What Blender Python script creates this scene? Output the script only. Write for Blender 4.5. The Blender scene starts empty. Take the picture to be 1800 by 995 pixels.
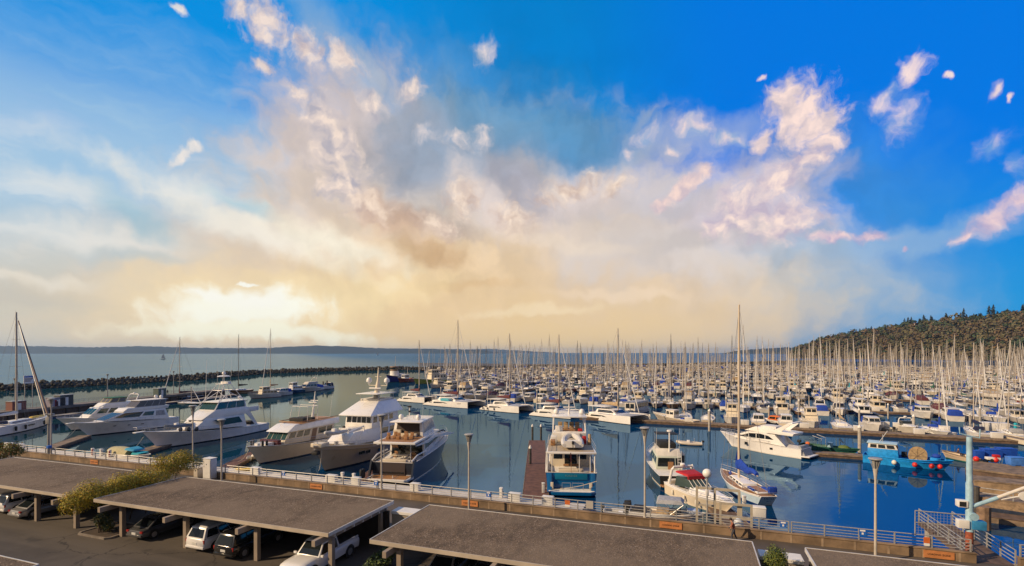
import bpy, bmesh, math, random
from mathutils import Vector, Matrix
import numpy as np
R = math.radians
sc = bpy.context.scene
COL = sc.collection
CAMZ = 17.0            # camera height above the water (water is z = 0, land is z = 3)
F = 880.0              # focal length of the photograph in its own pixels (1800 wide)
HOR = 620.0            # the row of the horizon

# ------------------------------------------------------------------ camera
cam_data = bpy.data.cameras.new("camera")
cam = bpy.data.objects.new("camera", cam_data)
COL.objects.link(cam)
cam.location = (0, 0, CAMZ)
cam.rotation_euler = (R(90), 0, 0)
cam_data.sensor_width = 36.0
cam_data.lens = 36.0 * F / 1800.0
cam_data.shift_y = (HOR - 497.5) / 1800.0
cam_data.clip_start = 0.5
cam_data.clip_end = 90000
sc.camera = cam

# ------------------------------------------------------------------ colour management
sc.view_settings.view_transform = 'Standard'
sc.view_settings.look = 'None'
sc.view_settings.exposure = 0.0
sc.view_settings.gamma = 1.0
sc.view_settings.use_curve_mapping = False
sc.render.engine = 'CYCLES'
sc.cycles.max_bounces = 6
sc.cycles.glossy_bounces = 3
sc.cycles.diffuse_bounces = 2
sc.cycles.caustics_reflective = False
sc.cycles.caustics_refractive = False
sc.cycles.use_denoising = True
sc.cycles.sample_clamp_indirect = 4.0

# ------------------------------------------------------------------ axes of the place: u runs along the sea wall, v out to sea
UX, UY = .942, -.334
VX, VY = .334, .942
ANG_U = math.atan2(UY, UX)
def UV(u, v, z=0.0): return Vector((UX*u + VX*v, UY*u + VY*v, z))
def at(px, py, z=0.0):
    d = F*(CAMZ - z)/(py - HOR)
    return Vector(((px - 900)/F*d, d, z))
def at_depth(px, depth, z=0.0): return Vector(((px - 900)/F*depth, depth, z))

# ------------------------------------------------------------------ sun (behind the camera, from its left)
SUN_EL = 30.0
SUN_FROM = Vector((-.80*UX - .60*VX, -.80*UY - .60*VY, 0)).normalized()
sun_data = bpy.data.lights.new("sun", 'SUN')
sun_data.energy = 5.0
sun_data.angle = R(0.5)
sun_data.color = (1.0, .74, .46)
sun = bpy.data.objects.new("sun", sun_data)
COL.objects.link(sun)
_sd = Vector((SUN_FROM.x*math.cos(R(SUN_EL)), SUN_FROM.y*math.cos(R(SUN_EL)), math.sin(R(SUN_EL))))
sun.rotation_euler = _sd.to_track_quat('Z', 'Y').to_euler()

# ------------------------------------------------------------------ sky
world = bpy.data.worlds.new("World")
sc.world = world
world.use_nodes = True
world.cycles.sampling_method = 'MANUAL'; world.cycles.sample_map_resolution = 256
NT = world.node_tree
NT.nodes.clear()
class S:
    """a socket with arithmetic, so that the sky reads as a formula"""
    tree = NT
    def __init__(s, sock): s.k = sock
    def __add__(a, b): return mth('ADD', a, b)
    def __radd__(a, b): return mth('ADD', b, a)
    def __sub__(a, b): return mth('SUBTRACT', a, b)
    def __rsub__(a, b): return mth('SUBTRACT', b, a)
    def __mul__(a, b): return mth('MULTIPLY', a, b)
    def __rmul__(a, b): return mth('MULTIPLY', b, a)
    def __truediv__(a, b): return mth('DIVIDE', a, b)
def put(sock, v):
    if isinstance(v, S): S.tree.links.new(v.k, sock)
    elif isinstance(v, (tuple, list, Vector)) and sock.type == 'RGBA': sock.default_value = (*v[:3], 1)
    else: sock.default_value = v
def mth(op, a, b=0.0, c=None, clamp=False):
    n = S.tree.nodes.new('ShaderNodeMath'); n.operation = op; n.use_clamp = clamp
    put(n.inputs[0], a); put(n.inputs[1], b)
    if c is not None: put(n.inputs[2], c)
    return S(n.outputs[0])
def vmth(op, a, b=(0, 0, 0), scale=None):
    n = S.tree.nodes.new('ShaderNodeVectorMath'); n.operation = op
    put(n.inputs[0], a)
    if scale is None: put(n.inputs[1], b)
    else: put(n.inputs['Scale'], scale)
    return S(n.outputs[0])
def sep(v):
    n = S.tree.nodes.new('ShaderNodeSeparateXYZ'); put(n.inputs[0], v); return [S(o) for o in n.outputs]
def comb(x, y, z=0.0):
    n = S.tree.nodes.new('ShaderNodeCombineXYZ'); put(n.inputs[0], x); put(n.inputs[1], y); put(n.inputs[2], z); return S(n.outputs[0])
def sstep(x, a, b):
    n = S.tree.nodes.new('ShaderNodeMapRange'); n.interpolation_type = 'SMOOTHSTEP'
    put(n.inputs['Value'], x); put(n.inputs['From Min'], a); put(n.inputs['From Max'], b); return S(n.outputs['Result'])
def mixc(f, a, b, mode='MIX'):
    n = S.tree.nodes.new('ShaderNodeMix'); n.data_type = 'RGBA'; n.blend_type = mode; n.clamp_factor = True
    put(n.inputs['Factor'], f); put(n.inputs[6], a); put(n.inputs[7], b); return S(n.outputs[2])
def noise(v, scale, detail=4, rough=.5, color=False, lac=2.0, dim='3D'):
    n = S.tree.nodes.new('ShaderNodeTexNoise'); n.noise_dimensions = dim; put(n.inputs['Vector'], v)
    n.inputs['Scale'].default_value = scale; n.inputs['Detail'].default_value = detail
    n.inputs['Roughness'].default_value = rough; n.inputs['Lacunarity'].default_value = lac
    return S(n.outputs['Color' if color else 'Fac'])
def srgb(r, g, b):
    return tuple((c/255/12.92 if c/255 <= .04045 else ((c/255 + .055)/1.055)**2.4) for c in (r, g, b))
def azel(px, py):
    a = math.atan((px - 900)/F); return math.degrees(a), math.degrees(math.atan((HOR - py)/F*math.cos(a)))
def blob(vec, px, py, rx, ry, rot=0):
    """1 at the centre, falling to 0 at the rim of a tilted ellipse; place and radii are given in photograph pixels"""
    a, e = azel(px, py); c = math.cos(R(a)); k = math.degrees(1/F)
    n = S.tree.nodes.new('ShaderNodeMapping'); n.vector_type = 'TEXTURE'
    put(n.inputs['Vector'], vec)
    n.inputs['Location'].default_value = (a, e, 0); n.inputs['Rotation'].default_value = (0, 0, R(rot))
    n.inputs['Scale'].default_value = (rx*k*c*c*1.0, ry*k*c, 1)
    g = S.tree.nodes.new('ShaderNodeTexGradient'); g.gradient_type = 'SPHERICAL'
    S.tree.links.new(n.outputs[0], g.inputs[0])
    return S(g.outputs['Fac'])
# soft patches: px, py, radius x, radius y, tilt, colour, strength, lo, hi [, noise vector, texture]
SKY_WASHES = [
 (880, 280, 440, 170, -18, (128, 160, 186), .72, .0, .8, None, .35),
 (960, 190, 330, 110, -20, (40, 135, 195), .45, .05, .9, None, .3),
 (600, 285, 215, 230, -55, (216, 198, 190), .88, .0, .7, None, .5),
 (700, 470, 640, 300, 14, (226, 208, 190), .85, .0, .7, None, .4),
 (1120, 430, 430, 230, -12, (216, 206, 204), .85, .0, .6, None, .4),
 (830, 300, 300, 100, -22, (158, 166, 182), .70, .1, .8, None, .4),
 (700, 290, 140, 80, -35, (146, 156, 174), .7, .05, .8, None, .6),
 (1010, 265, 130, 60, -10, (90, 150, 200), .55, .1, .8, None, .4),
 (1500, 300, 330, 150, -30, (80, 152, 214), .5, .05, .9, None, .4),
 (1010, 245, 200, 70, -8, (70, 140, 192), .75, .0, .7, None, .4),
 (900, 215, 240, 60, -14, (96, 150, 190), .6, .0, .8, None, .4),
 (1420, 480, 330, 120, -14, (168, 192, 210), .60, .0, .8, None, .4),
 (1330, 370, 230, 130, 25, (210, 200, 206), .80, .05, .7, None, .5),
 (1240, 235, 200, 40, 0, (180, 190, 214), .5, .0, .8, None, .4),
 (1600, 420, 300, 45, 4, (150, 184, 218), .65, .1, .8, None, .5),
 (770, 262, 150, 80, -20, (146, 164, 186), .65, .0, .8, None, .5),
 (850, 215, 150, 40, -15, (120, 160, 192), .5, .0, .8, None, .5),
 (860, 560, 760, 130, 0, (238, 207, 156), .85, .0, .7, None, .3),
 (820, 480, 520, 130, 4, (236, 206, 164), .80, .0, .8, None, .4),
 (870, 350, 180, 80, -30, (228, 212, 204), .75, .1, .8, None, .6),
 (1000, 350, 200, 60, 10, (226, 210, 204), .65, .1, .8, None, .6),
 (905, 325, 110, 55, -35, (164, 166, 182), .7, .05, .8, None, .6),
 (770, 395, 130, 34, -15, (184, 170, 166), .6, .05, .8, None, .6),
 (690, 385, 150, 55, -25, (206, 168, 142), .6, .1, .9, None, .6),
 (760, 455, 115, 36, 0, (202, 164, 122), .7, .1, .9, None, .6),
 (1130, 500, 360, 80, -4, (226, 202, 174), .55, .0, .9, None, .3),
 (1130, 455, 300, 70, -8, (214, 207, 206), .7, .0, .8, None, .7),
 (940, 545, 190, 16, 4, (250, 228, 190), .6, .05, .8),
 (1090, 518, 200, 16, -4, (246, 222, 194), .6, .05, .8),
 (820, 505, 150, 14, 6, (226, 190, 142), .5, .05, .8),
 (1000, 430, 180, 22, -10, (238, 220, 200), .55, .05, .8),
 (650, 520, 220, 60, 10, (246, 222, 172), .6, .0, .8, None, .6),
 (430, 400, 480, 46, -19, (246, 240, 226), .70, .15, .9),
 (600, 435, 240, 46, -16, (250, 242, 222), .80, .15, .9),
 (180, 420, 300, 50, -3, (234, 232, 226), .70, .05, .9),
 (120, 330, 260, 46, -8, (222, 226, 226), .60, .1, .9),
 (330, 330, 220, 34, -14, (228, 230, 228), .60, .1, .9),
 (240, 380, 150, 40, -30, (130, 186, 210), .5, .1, .9),
 (420, 362, 120, 24, -14, (150, 198, 214), .5, .1, .9),
 (240, 448, 190, 26, 2, (176, 192, 198), .6, .1, .9),
 (60, 490, 220, 22, 2, (238, 230, 216), .6, .1, .9),
 (60, 520, 240, 40, 0, (200, 194, 182), .6, .1, .9),
 (450, 540, 400, 120, 4, (252, 230, 184), .85, .0, 1.0, None, .3),
 (425, 545, 230, 60, 3, (255, 253, 236), 1.0, .05, .7, None, .7),
 (450, 586, 330, 26, -1, (255, 251, 226), .95, .05, .7, None, .5),
 (600, 90, 220, 50, -40, (150, 180, 208), .5, .05, .8),
]
# heaped clouds: ellipses, lit colour, dark colour, lo, hi, strength
SKY_PUFFS = [
 ([(470, 40, 110, 62, -25), (540, 90, 80, 44, -45), (600, 110, 60, 40, -20), (430, 20, 60, 40, 0), (470, 120, 30, 20, -30),
   (520, 160, 40, 30, -50)], (250, 228, 212), (198, 182, 184), .72, 1.5, .92),
 ([(560, 210, 90, 50, -50), (650, 185, 50, 30, -10), (720, 155, 48, 32, 25), (590, 260, 80, 70, -40), (605, 320, 90, 80, -30)], (252, 230, 214), (178, 174, 186), .7, 1.4, .88),
 ([(745, 235, 24, 20, 0), (855, 92, 30, 22, 40), (800, 240, 36, 20, 10), (850, 235, 30, 26, 30)], (246, 228, 220), (160, 176, 198), .42, 1.35, .85),
 ([(815, 350, 60, 60, 30), (900, 385, 70, 50, -40), (1000, 330, 130, 36, 14), (1090, 325, 60, 30, 20), (770, 400, 70, 40, -20), (660, 370, 80, 40, -20)],
  (255, 232, 210), (204, 178, 164), .7, 1.5, .85),
 ([(1400, 200, 75, 66, -48), (1370, 170, 40, 36, -60), (1450, 245, 50, 30, -20), (1430, 215, 70, 60, -20), (1340, 245, 30, 26, 0)],
  (255, 228, 218), (206, 192, 200), .52, 1.25, 1.0),
 ([(1420, 280, 60, 26, 10), (1370, 320, 80, 50, 20), (1310, 370, 95, 70, 30), (1380, 390, 100, 60, 0), (1270, 400, 60, 34, 20)],
  (255, 230, 218), (196, 182, 200), .6, 1.35, .97),
 ([(1560, 170, 52, 34, 20), (1590, 200, 44, 52, -20)], (250, 226, 222), (130, 166, 218), .5, 1.6, .85),
 ([(1605, 120, 36, 24, 6), (1662, 134, 10, 7, 0), (1742, 165, 18, 16, 0), (1778, 179, 9, 9, 0), (1340, 136, 10, 5, 0)], (255, 230, 222), (206, 192, 216), .45, 1.2, .95),
 ([(1205, 330, 62, 20, 38), (1240, 300, 22, 22, 30), (1175, 358, 34, 16, 20)], (252, 222, 210), (206, 188, 198), .5, 1.25, .95),
 ([(1220, 222, 50, 20, 4), (1140, 236, 30, 16, 0), (1280, 236, 60, 16, -20), (1180, 262, 16, 9, 0), (1108, 268, 16, 16, 0)], (250, 224, 216), (160, 182, 214), .5, 1.5, .85),
 ([(1750, 255, 40, 32, 10), (1792, 300, 26, 36, 0)], (232, 214, 224), (120, 164, 220), .45, 1.6, .8),
 ([(1760, 385, 66, 28, 32), (1800, 355, 60, 28, 40), (1710, 412, 50, 18, 6), (1590, 429, 12, 8, 0), (1520, 415, 60, 14, -8), (1460, 420, 60, 14, 0)],
  (250, 218, 214), (190, 174, 204), .5, 1.35, .95),
 ([(330, 272, 38, 11, 42), (348, 258, 16, 11, 30), (318, 34, 18, 9, -12)], (250, 238, 226), (214, 214, 216), .4, 1.2, .85),
]
SKY_TOP = [
 (365, 520, 60, 20, 4, (255, 253, 242), .9, .1, .8),
 (450, 528, 90, 34, 6, (255, 253, 242), .9, .1, .9),
 (430, 498, 26, 6, 12, (255, 255, 245), .9, .1, .7),
]
_tc = NT.nodes.new('ShaderNodeTexCoord')
_d = S(_tc.outputs['Generated'])
_x, _y, _z = sep(_d)
_az = mth('ARCTAN2', _x, _y)*57.29578
_el = mth('ARCSINE', mth('MINIMUM', mth('MAXIMUM', _z, -1), 1))*57.29578
P = comb(_az, mth('ABSOLUTE', _el), 0.0)
_w1 = vmth('SUBTRACT', noise(P, .10, 2, .5, True, dim='2D'), (.5, .5, .5))
_w2 = vmth('SUBTRACT', noise(P, .42, 4, .5, True, dim='2D'), (.5, .5, .5))
Pw = vmth('MULTIPLY', vmth('ADD', vmth('ADD', P, vmth('SCALE', _w1, scale=5.0)), vmth('SCALE', _w2, scale=2.6)), (1, 1, 0))
Ps = vmth('MULTIPLY', vmth('ADD', vmth('ADD', P, vmth('SCALE', _w1, scale=2.0)), vmth('SCALE', _w2, scale=1.9)), (1, 1, 0))
_e = mth('ABSOLUTE', _el)

nish = NT.nodes.new('ShaderNodeTexSky'); nish.sky_type = 'NISHITA'; nish.sun_disc = False
nish.sun_elevation = R(SUN_EL); nish.sun_rotation = math.atan2(SUN_FROM.x, SUN_FROM.y)
nish.altitude = 50; nish.air_density = 1.0; nish.dust_density = .6; nish.ozone_density = 1.6
nk = vmth('SCALE', S(nish.outputs[0]), scale=.1)
tintL = (.10, .80, 1.45); tintR = (.02, .48, 1.45)
blue = mixc(sstep(_az, -8, 34), vmth('MULTIPLY', nk, tintL), vmth('MULTIPLY', nk, tintR))
own = mixc(sstep(_az, -20, 2), srgb(0, 146, 228), mixc(sstep(_az, 4, 26), srgb(0, 130, 208), srgb(0, 122, 229)))
own = mixc(sstep(_e, 20, 3), own, mixc(sstep(_az, 0, 38), srgb(150, 190, 215), srgb(30, 150, 214)))
blue = mixc(.88, blue, own)
c = blue
fb = noise(Pw, .38, 5, .5, dim='2D')
fs = noise(vmth('MULTIPLY', Ps, (.30, 1.3, 1)), .32, 6, .58, dim='2D')     # stretched, for high thin cloud
relief = (noise(Ps, .5, 4, .5, dim='2D') - noise(vmth('ADD', Ps, (-.6, -.7, 0)), .5, 4, .5, dim='2D'))*2.6

# thin veil over the whole left of the sky
veil = sstep(_az, 6, -24)*sstep(_e + (fs - .5)*9 + _az*-.02, 31, 16)
c = mixc(veil*.74, c, srgb(182, 210, 226))
streak = sstep(fs, .40, .74)*sstep(_az, -2, -22)*sstep(_e, 25, 13)
c = mixc(streak*.5, c, srgb(236, 236, 232))
# warm air near the horizon
warmh = sstep(_e + (fs - .5)*5, 15, 1.5)*sstep(_az, 36, 12)
c = mixc(warmh*.88, c, mixc(sstep(_az, -14, 26), mixc(sstep(_az, -44, -20), srgb(214, 204, 184), srgb(238, 214, 168)), srgb(205, 193, 178)))
warm2 = blob(Ps, 860, 530, 760, 200)
c = mixc(sstep(warm2, 0, .7)*.85, c, srgb(240, 206, 150))

def wash(px, py, rx, ry, rot, col, amt, lo=.0, hi=.8, vec=None, tex=.5):
    """a soft patch of cloud or clear sky, broken up by the cloud noise"""
    global c
    b = blob(vec or (Ps if min(rx, ry) < 65 else Pw), px, py, rx, ry, rot)
    a = sstep(b + (fb - .5)*tex, lo + .05, hi)*sstep(b, 0, .12)
    c = mixc(a*amt, c, srgb(*col))
for W in SKY_WASHES: wash(*W)
PN = noise(Ps, .75, 7, .64, dim='2D')
def puffs(lst, lit, dark, lo, hi, amt, tex=1.1, vec=None):
    """heaped cloud: one crisp density from several ellipses, lit from one side"""
    global c
    d = None
    for b in lst:
        g = blob(vec or Ps, b[0], b[1], b[2]*1.5, b[3]*1.5, b[4]); d = g if d is None else mth('MAXIMUM', d, g)
    dens = d*1.5 + (PN - .5)*tex
    a = sstep(dens, lo, hi)*sstep(d, .0, .10)
    sh = mth('ADD', relief*.9 + .55, (dens - hi)*.35, clamp=True)
    c = mixc(a*amt, c, mixc(sh, srgb(*dark), srgb(*lit)))
_rb = (noise(Ps, .16, 4, .5, dim='2D') - noise(vmth('ADD', Ps, (-.9, -1.6, 0)), .16, 4, .5, dim='2D'))
_mk = sstep(mth('MAXIMUM', blob(Ps, 800, 320, 520, 280, 12), blob(Ps, 1330, 380, 330, 200, 20)), 0, .6)
c = vmth('SCALE', c, scale=1.0 + _mk*mth('MINIMUM', mth('MAXIMUM', _rb*.6, -.09), .09))
for W in SKY_PUFFS: puffs(*W)
for W in SKY_TOP: wash(*W)
# unseen sky behind camera and overhead: cloud added to warm and dim ambient light
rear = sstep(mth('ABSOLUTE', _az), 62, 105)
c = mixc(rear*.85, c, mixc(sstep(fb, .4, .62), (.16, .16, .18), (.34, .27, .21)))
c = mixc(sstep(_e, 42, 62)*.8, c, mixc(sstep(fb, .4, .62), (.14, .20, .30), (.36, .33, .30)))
# below the horizon the world shows a dull sea colour
c = mixc(sstep(_el, -.2, -3.0), c, srgb(90, 120, 150))
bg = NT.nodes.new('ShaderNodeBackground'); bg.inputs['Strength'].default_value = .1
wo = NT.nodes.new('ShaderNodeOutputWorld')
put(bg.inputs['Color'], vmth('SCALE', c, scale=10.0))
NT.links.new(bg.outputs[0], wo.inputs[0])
# ------------------------------------------------------------------ materials
MATS = {}
def material(name, col, rough=.5, metal=0.0, vary=.0, vscale=3.0, bump=0.0, bscale=30.0, spec=.5, col2=None, coat=0.0, detail=4, emit=None):
    """Principled material whose colour wanders with a noise in object space"""
    if name in MATS: return MATS[name]
    m = bpy.data.materials.new(name); m.use_nodes = True
    t = m.node_tree; b = t.nodes['Principled BSDF']
    S.tree = t
    b.inputs['Roughness'].default_value = rough; b.inputs['Metallic'].default_value = metal
    b.inputs['Specular IOR Level'].default_value = spec; b.inputs['Coat Weight'].default_value = coat
    b.inputs['Base Color'].default_value = (*col, 1)
    if vary or bump or col2:
        tc = t.nodes.new('ShaderNodeTexCoord'); o = S(tc.outputs['Object'])
        if vary or col2:
            n = noise(o, vscale, detail, .6)
            a = tuple(max(0, c*(1 - vary)) for c in col); d = col2 or tuple(min(1, c*(1 + vary)) for c in col)
            put(b.inputs['Base Color'], mixc(sstep(n, .32, .68), a, d))
            put(b.inputs['Roughness'], mth('ADD', rough - .08, n*.16, clamp=True))
        if bump:
            bn = t.nodes.new('ShaderNodeBump'); bn.inputs['Strength'].default_value = min(1, bump); bn.inputs['Distance'].default_value = .02
            put(bn.inputs['Height'], noise(o, bscale, 3, .6)); t.links.new(bn.outputs[0], b.inputs['Normal'])
    S.tree = NT
    MATS[name] = m
    return m
mt = material
WHITE = mt('gelcoat_white', (.80, .78, .75), .28, vary=.04, vscale=.5, coat=.2)
WHITE2 = mt('gelcoat_old_white', (.66, .63, .58), .4, vary=.10, vscale=.8)
CREAM = mt('gelcoat_cream', (.68, .60, .47), .32, vary=.06, vscale=.6)
TAN = mt('hull_tan', (.48, .38, .27), .3, vary=.06, vscale=.6, coat=.2)
DECKW = mt('deck_non_skid', (.72, .70, .67), .6, vary=.07, vscale=2.5)
TEAK = mt('teak_deck', (.33, .17, .075), .6, vary=.25, vscale=5)
GLASS = mt('tinted_glass', (.012, .016, .018), .06, spec=.8)
GLASSG = mt('green_tinted_glass', (.02, .06, .055), .06, spec=.8)
CLEARV = mt('clear_vinyl', (.34, .33, .34), .2, vary=.3, vscale=3)
STEEL = mt('polished_steel', (.50, .50, .50), .42, .6)
ALU = mt('mast_aluminium', (.52, .455, .38), .42, .2, vary=.08, vscale=1.5)
GALV = mt('galvanised_rail', (.36, .355, .345), .5, .25, vary=.15, vscale=6)
WIRE = mt('rigging_wire', (.20, .19, .18), .7)
BLACK = mt('black_rubber', (.015, .015, .016), .6)
DARK = mt('dark_interior', (.03, .025, .022), .8)
NAVY = mt('hull_navy', (.008, .014, .045), .18, coat=.5)
SLATE = mt('hull_slate', (.018, .023, .036), .3, coat=.12)
REALBLUE = mt('hull_bright_blue', (.003, .10, .29), .18, coat=.5, vary=.08, vscale=.5)
PALEBLUE = mt('hull_pale_blue', (.45, .58, .70), .3, vary=.06)
WORKBLUE = mt('workboat_blue_paint', (.012, .27, .70), .42, vary=.18, vscale=2.5, bump=.15, bscale=9)
GREENH = mt('hull_green', (.02, .10, .075), .4, vary=.2)
DKGREEN = mt('hull_dark_green', (.02, .035, .032), .2, coat=.4)
REDA = mt('antifouling_red', (.16, .03, .02), .7, vary=.2)
BLUEA = mt('antifouling_blue', (.01, .04, .12), .7, vary=.2)
BLACKA = mt('antifouling_black', (.012, .013, .015), .7, vary=.2)
STRIPEB = mt('boot_stripe_blue', (.01, .03, .14), .3)
CAN_BLUE = mt('canvas_blue', (.008, .05, .36), .75, vary=.2, vscale=4)
CAN_NAVY = mt('canvas_navy', (.01, .016, .06), .8, vary=.2, vscale=4)
CAN_TEAL = mt('canvas_turquoise', (.02, .36, .46), .75, vary=.15, vscale=4)
CAN_MAROON = mt('canvas_maroon', (.10, .022, .028), .8, vary=.2, vscale=4)
CAN_RED = mt('canvas_red', (.42, .012, .014), .7, vary=.15, vscale=4)
CAN_TAN = mt('canvas_tan', (.40, .29, .17), .8, vary=.2, vscale=4)
CAN_GREEN = mt('canvas_green', (.02, .12, .075), .8, vary=.2, vscale=4)
CAN_GREY = mt('canvas_grey', (.33, .34, .37), .8, vary=.15, vscale=4)
CAN_ORANGE = mt('canvas_orange', (.55, .13, .02), .75, vary=.15, vscale=4)
CAN_BLACK = mt('canvas_black', (.02, .02, .022), .8, vary=.2, vscale=4)
CAN_WHITE = mt('canvas_white', (.66, .65, .64), .8, vary=.1, vscale=4)
CAN_KHAKI = mt('canvas_khaki', (.42, .38, .22), .8, vary=.1, vscale=4)
TUBE = mt('inflatable_grey', (.42, .42, .42), .5, vary=.08)
TUBED = mt('inflatable_slate', (.14, .16, .19), .5, vary=.08)
FENDER = mt('fender_vinyl', (.70, .66, .58), .45, vary=.1)
REDB = mt('buoy_red', (.62, .03, .018), .4, vary=.1)
ORANGE = mt('orange_paint', (.58, .14, .03), .6, vary=.12, vscale=3)
YELLOW = mt('yellow_paint', (.62, .42, .04), .5, vary=.1)
BLUESIGN = mt('sign_blue', (.015, .12, .50), .5, vary=.08)
TOTE = mt('plastic_tote_blue', (.012, .07, .42), .45, vary=.15, vscale=2)
TOTE2 = mt('plastic_tote_sky_blue', (.06, .20, .62), .45, vary=.15, vscale=2)
RUST = mt('rusty_red_steel', (.27, .07, .035), .7, vary=.35, vscale=5)
CRANEB = mt('crane_pale_blue', (.30, .47, .58), .5, vary=.16, vscale=2.2, bump=.1)
WOODD = mt('dock_planks_dark', (.115, .075, .055), .85, vary=.3, vscale=1.6, bump=.3, bscale=5)
WOODR = mt('dock_planks_red', (.125, .058, .042), .8, vary=.3, vscale=1.4, bump=.3, bscale=5)
WOODG = mt('dock_timber_weathered', (.20, .145, .10), .85, vary=.35, vscale=1.2, bump=.3, bscale=5)
DOCKC = mt('dock_concrete', (.36, .32, .27), .85, vary=.2, vscale=1.0, bump=.2, bscale=12)
DOCKP = mt('dock_pale_concrete', (.50, .48, .46), .85, vary=.15, vscale=1.0, bump=.2, bscale=12)
PILE = mt('piling_steel_dark', (.06, .055, .05), .7, vary=.4, vscale=2)
PILEC = mt('piling_concrete', (.38, .35, .31), .8, vary=.2, vscale=2)
CAPW = mt('pile_cap_white', (.74, .72, .68), .5)
BOXW = mt('dock_box_white', (.70, .69, .67), .5, vary=.06, vscale=2)
HULLS = {}
TYRE = mt('tyre_rubber', (.018, .018, .018), .8)

# ------------------------------------------------------------------ mesh collector
class MB:
    def __init__(s): s.v = []; s.f = []; s.m = []
    def add(s, vs, fs, m=0):
        k = len(s.v); s.v += [tuple(p) for p in vs]
        s.f += [tuple(i + k for i in f) for f in fs]; s.m += [m]*len(fs)
        return s
    def bx(s, x0, x1, y0, y1, z0, z1, m=0):
        vs = [(x, y, z) for z in (z0, z1) for y in (y0, y1) for x in (x0, x1)]
        return s.add(vs, [(0, 2, 3, 1), (4, 5, 7, 6), (0, 1, 5, 4), (2, 6, 7, 3), (0, 4, 6, 2), (1, 3, 7, 5)], m)
    def rbox(s, c, d, rz=0, m=0, ry=0):
        M = Matrix.Translation(c) @ Matrix.Rotation(rz, 4, 'Z') @ Matrix.Rotation(ry, 4, 'Y')
        vs = [M @ Vector((sx*d[0]/2, sy*d[1]/2, sz*d[2]/2)) for sz in (-1, 1) for sy in (-1, 1) for sx in (-1, 1)]
        return s.add(vs, [(0, 2, 3, 1), (4, 5, 7, 6), (0, 1, 5, 4), (2, 6, 7, 3), (0, 4, 6, 2), (1, 3, 7, 5)], m)
    def loft(s, rings, m=0, closed=True, caps=True, rowm=None):
        n = len(rings[0]); k = len(s.v)
        for r in rings: s.v += [tuple(p) for p in r]
        w = n if closed else n - 1
        for i in range(len(rings) - 1):
            for j in range(w):
                a, b = k + i*n + j, k + i*n + (j + 1) % n
                s.f.append((a, b, b + n, a + n)); s.m.append(rowm[j] if rowm else m)
        if caps:
            s.f.append(tuple(k + j for j in reversed(range(n)))); s.m.append(m)
            e = k + (len(rings) - 1)*n
            s.f.append(tuple(e + j for j in range(n))); s.m.append(m)
        return s
    def cyl(s, p0, p1, r0, r1=None, n=8, m=0, caps=True):
        return s.tube([p0, p1], [r0, r0 if r1 is None else r1], n, m, caps)
    def tube(s, pts, r, n=6, m=0, caps=True):
        pts = [Vector(p) for p in pts]
        rs = r if isinstance(r, (list, tuple)) else [r]*len(pts)
        rings = []
        ref = None
        for i, p in enumerate(pts):
            d = (pts[min(i + 1, len(pts) - 1)] - pts[max(i - 1, 0)])
            if d.length < 1e-9: d = Vector((0, 0, 1))
            d.normalize()
            a = Vector((0, 0, 1)) if abs(d.z) < .9 else Vector((1, 0, 0))
            e1 = d.cross(a).normalized()
            if ref is not None and e1.dot(ref) < 0: e1 = -e1
            ref = e1
            e2 = d.cross(e1)
            rings.append([p + (e1*math.cos(2*math.pi*k/n) + e2*math.sin(2*math.pi*k/n))*rs[i] for k in range(n)])
        return s.loft(rings, m, True, caps)
    def lathe(s, prof, c=(0, 0, 0), n=12, m=0, sx=1, sy=1):
        rings = [[(c[0] + r*sx*math.cos(2*math.pi*k/n), c[1] + r*sy*math.sin(2*math.pi*k/n), c[2] + z) for k in range(n)] for r, z in prof]
        return s.loft(rings, m)
    def ball(s, c, rx, ry=None, rz=None, n=10, m=0):
        ry = ry or rx; rz = rz or rx; k = max(4, n//2 + 1)
        rings = [[(c[0] + rx*math.sin(a)*math.cos(2*math.pi*j/n), c[1] + ry*math.sin(a)*math.sin(2*math.pi*j/n), c[2] - rz*math.cos(a)) for j in range(n)]
                 for a in [math.pi*(.04 + .92*i/k) for i in range(k + 1)]]
        return s.loft(rings, m)
    def slab(s, poly, z0, z1, m=0):
        """upright prism over a polygon (list of x, y), counter-clockwise"""
        return s.loft([[(x, y, z0) for x, y in poly], [(x, y, z1) for x, y in poly]], m)
    def side(s, poly, y0, y1, m=0):
        """prism across the boat from a side outline (list of x, z)"""
        return s.loft([[(x, y0, z) for x, z in poly], [(x, y1, z) for x, z in poly]], m)
    def wall2(s, a, b, z0, z1, t, m=0):
        a = Vector(a).to_2d(); b = Vector(b).to_2d(); d = (b - a).normalized(); nrm = Vector((-d.y, d.x))*t/2
        return s.slab([a - nrm, b - nrm, b + nrm, a + nrm], z0, z1, m)
    def pane(s, q, s0, s1, t0, t1, m=0, th=.02, off=.004):
        """thin sheet lying on the quad q (bl, br, tr, tl), in fractions of it"""
        q = [Vector(p) for p in q]
        def P(a, b): return (q[0]*(1 - a) + q[1]*a)*(1 - b) + (q[3]*(1 - a) + q[2]*a)*b
        nr = (q[1] - q[0]).cross(q[3] - q[0]).normalized()
        r0 = [P(s0, t0) + nr*off, P(s1, t0) + nr*off, P(s1, t1) + nr*off, P(s0, t1) + nr*off]
        return s.loft([[p for p in r0], [p + nr*th for p in r0]], m)
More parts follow.
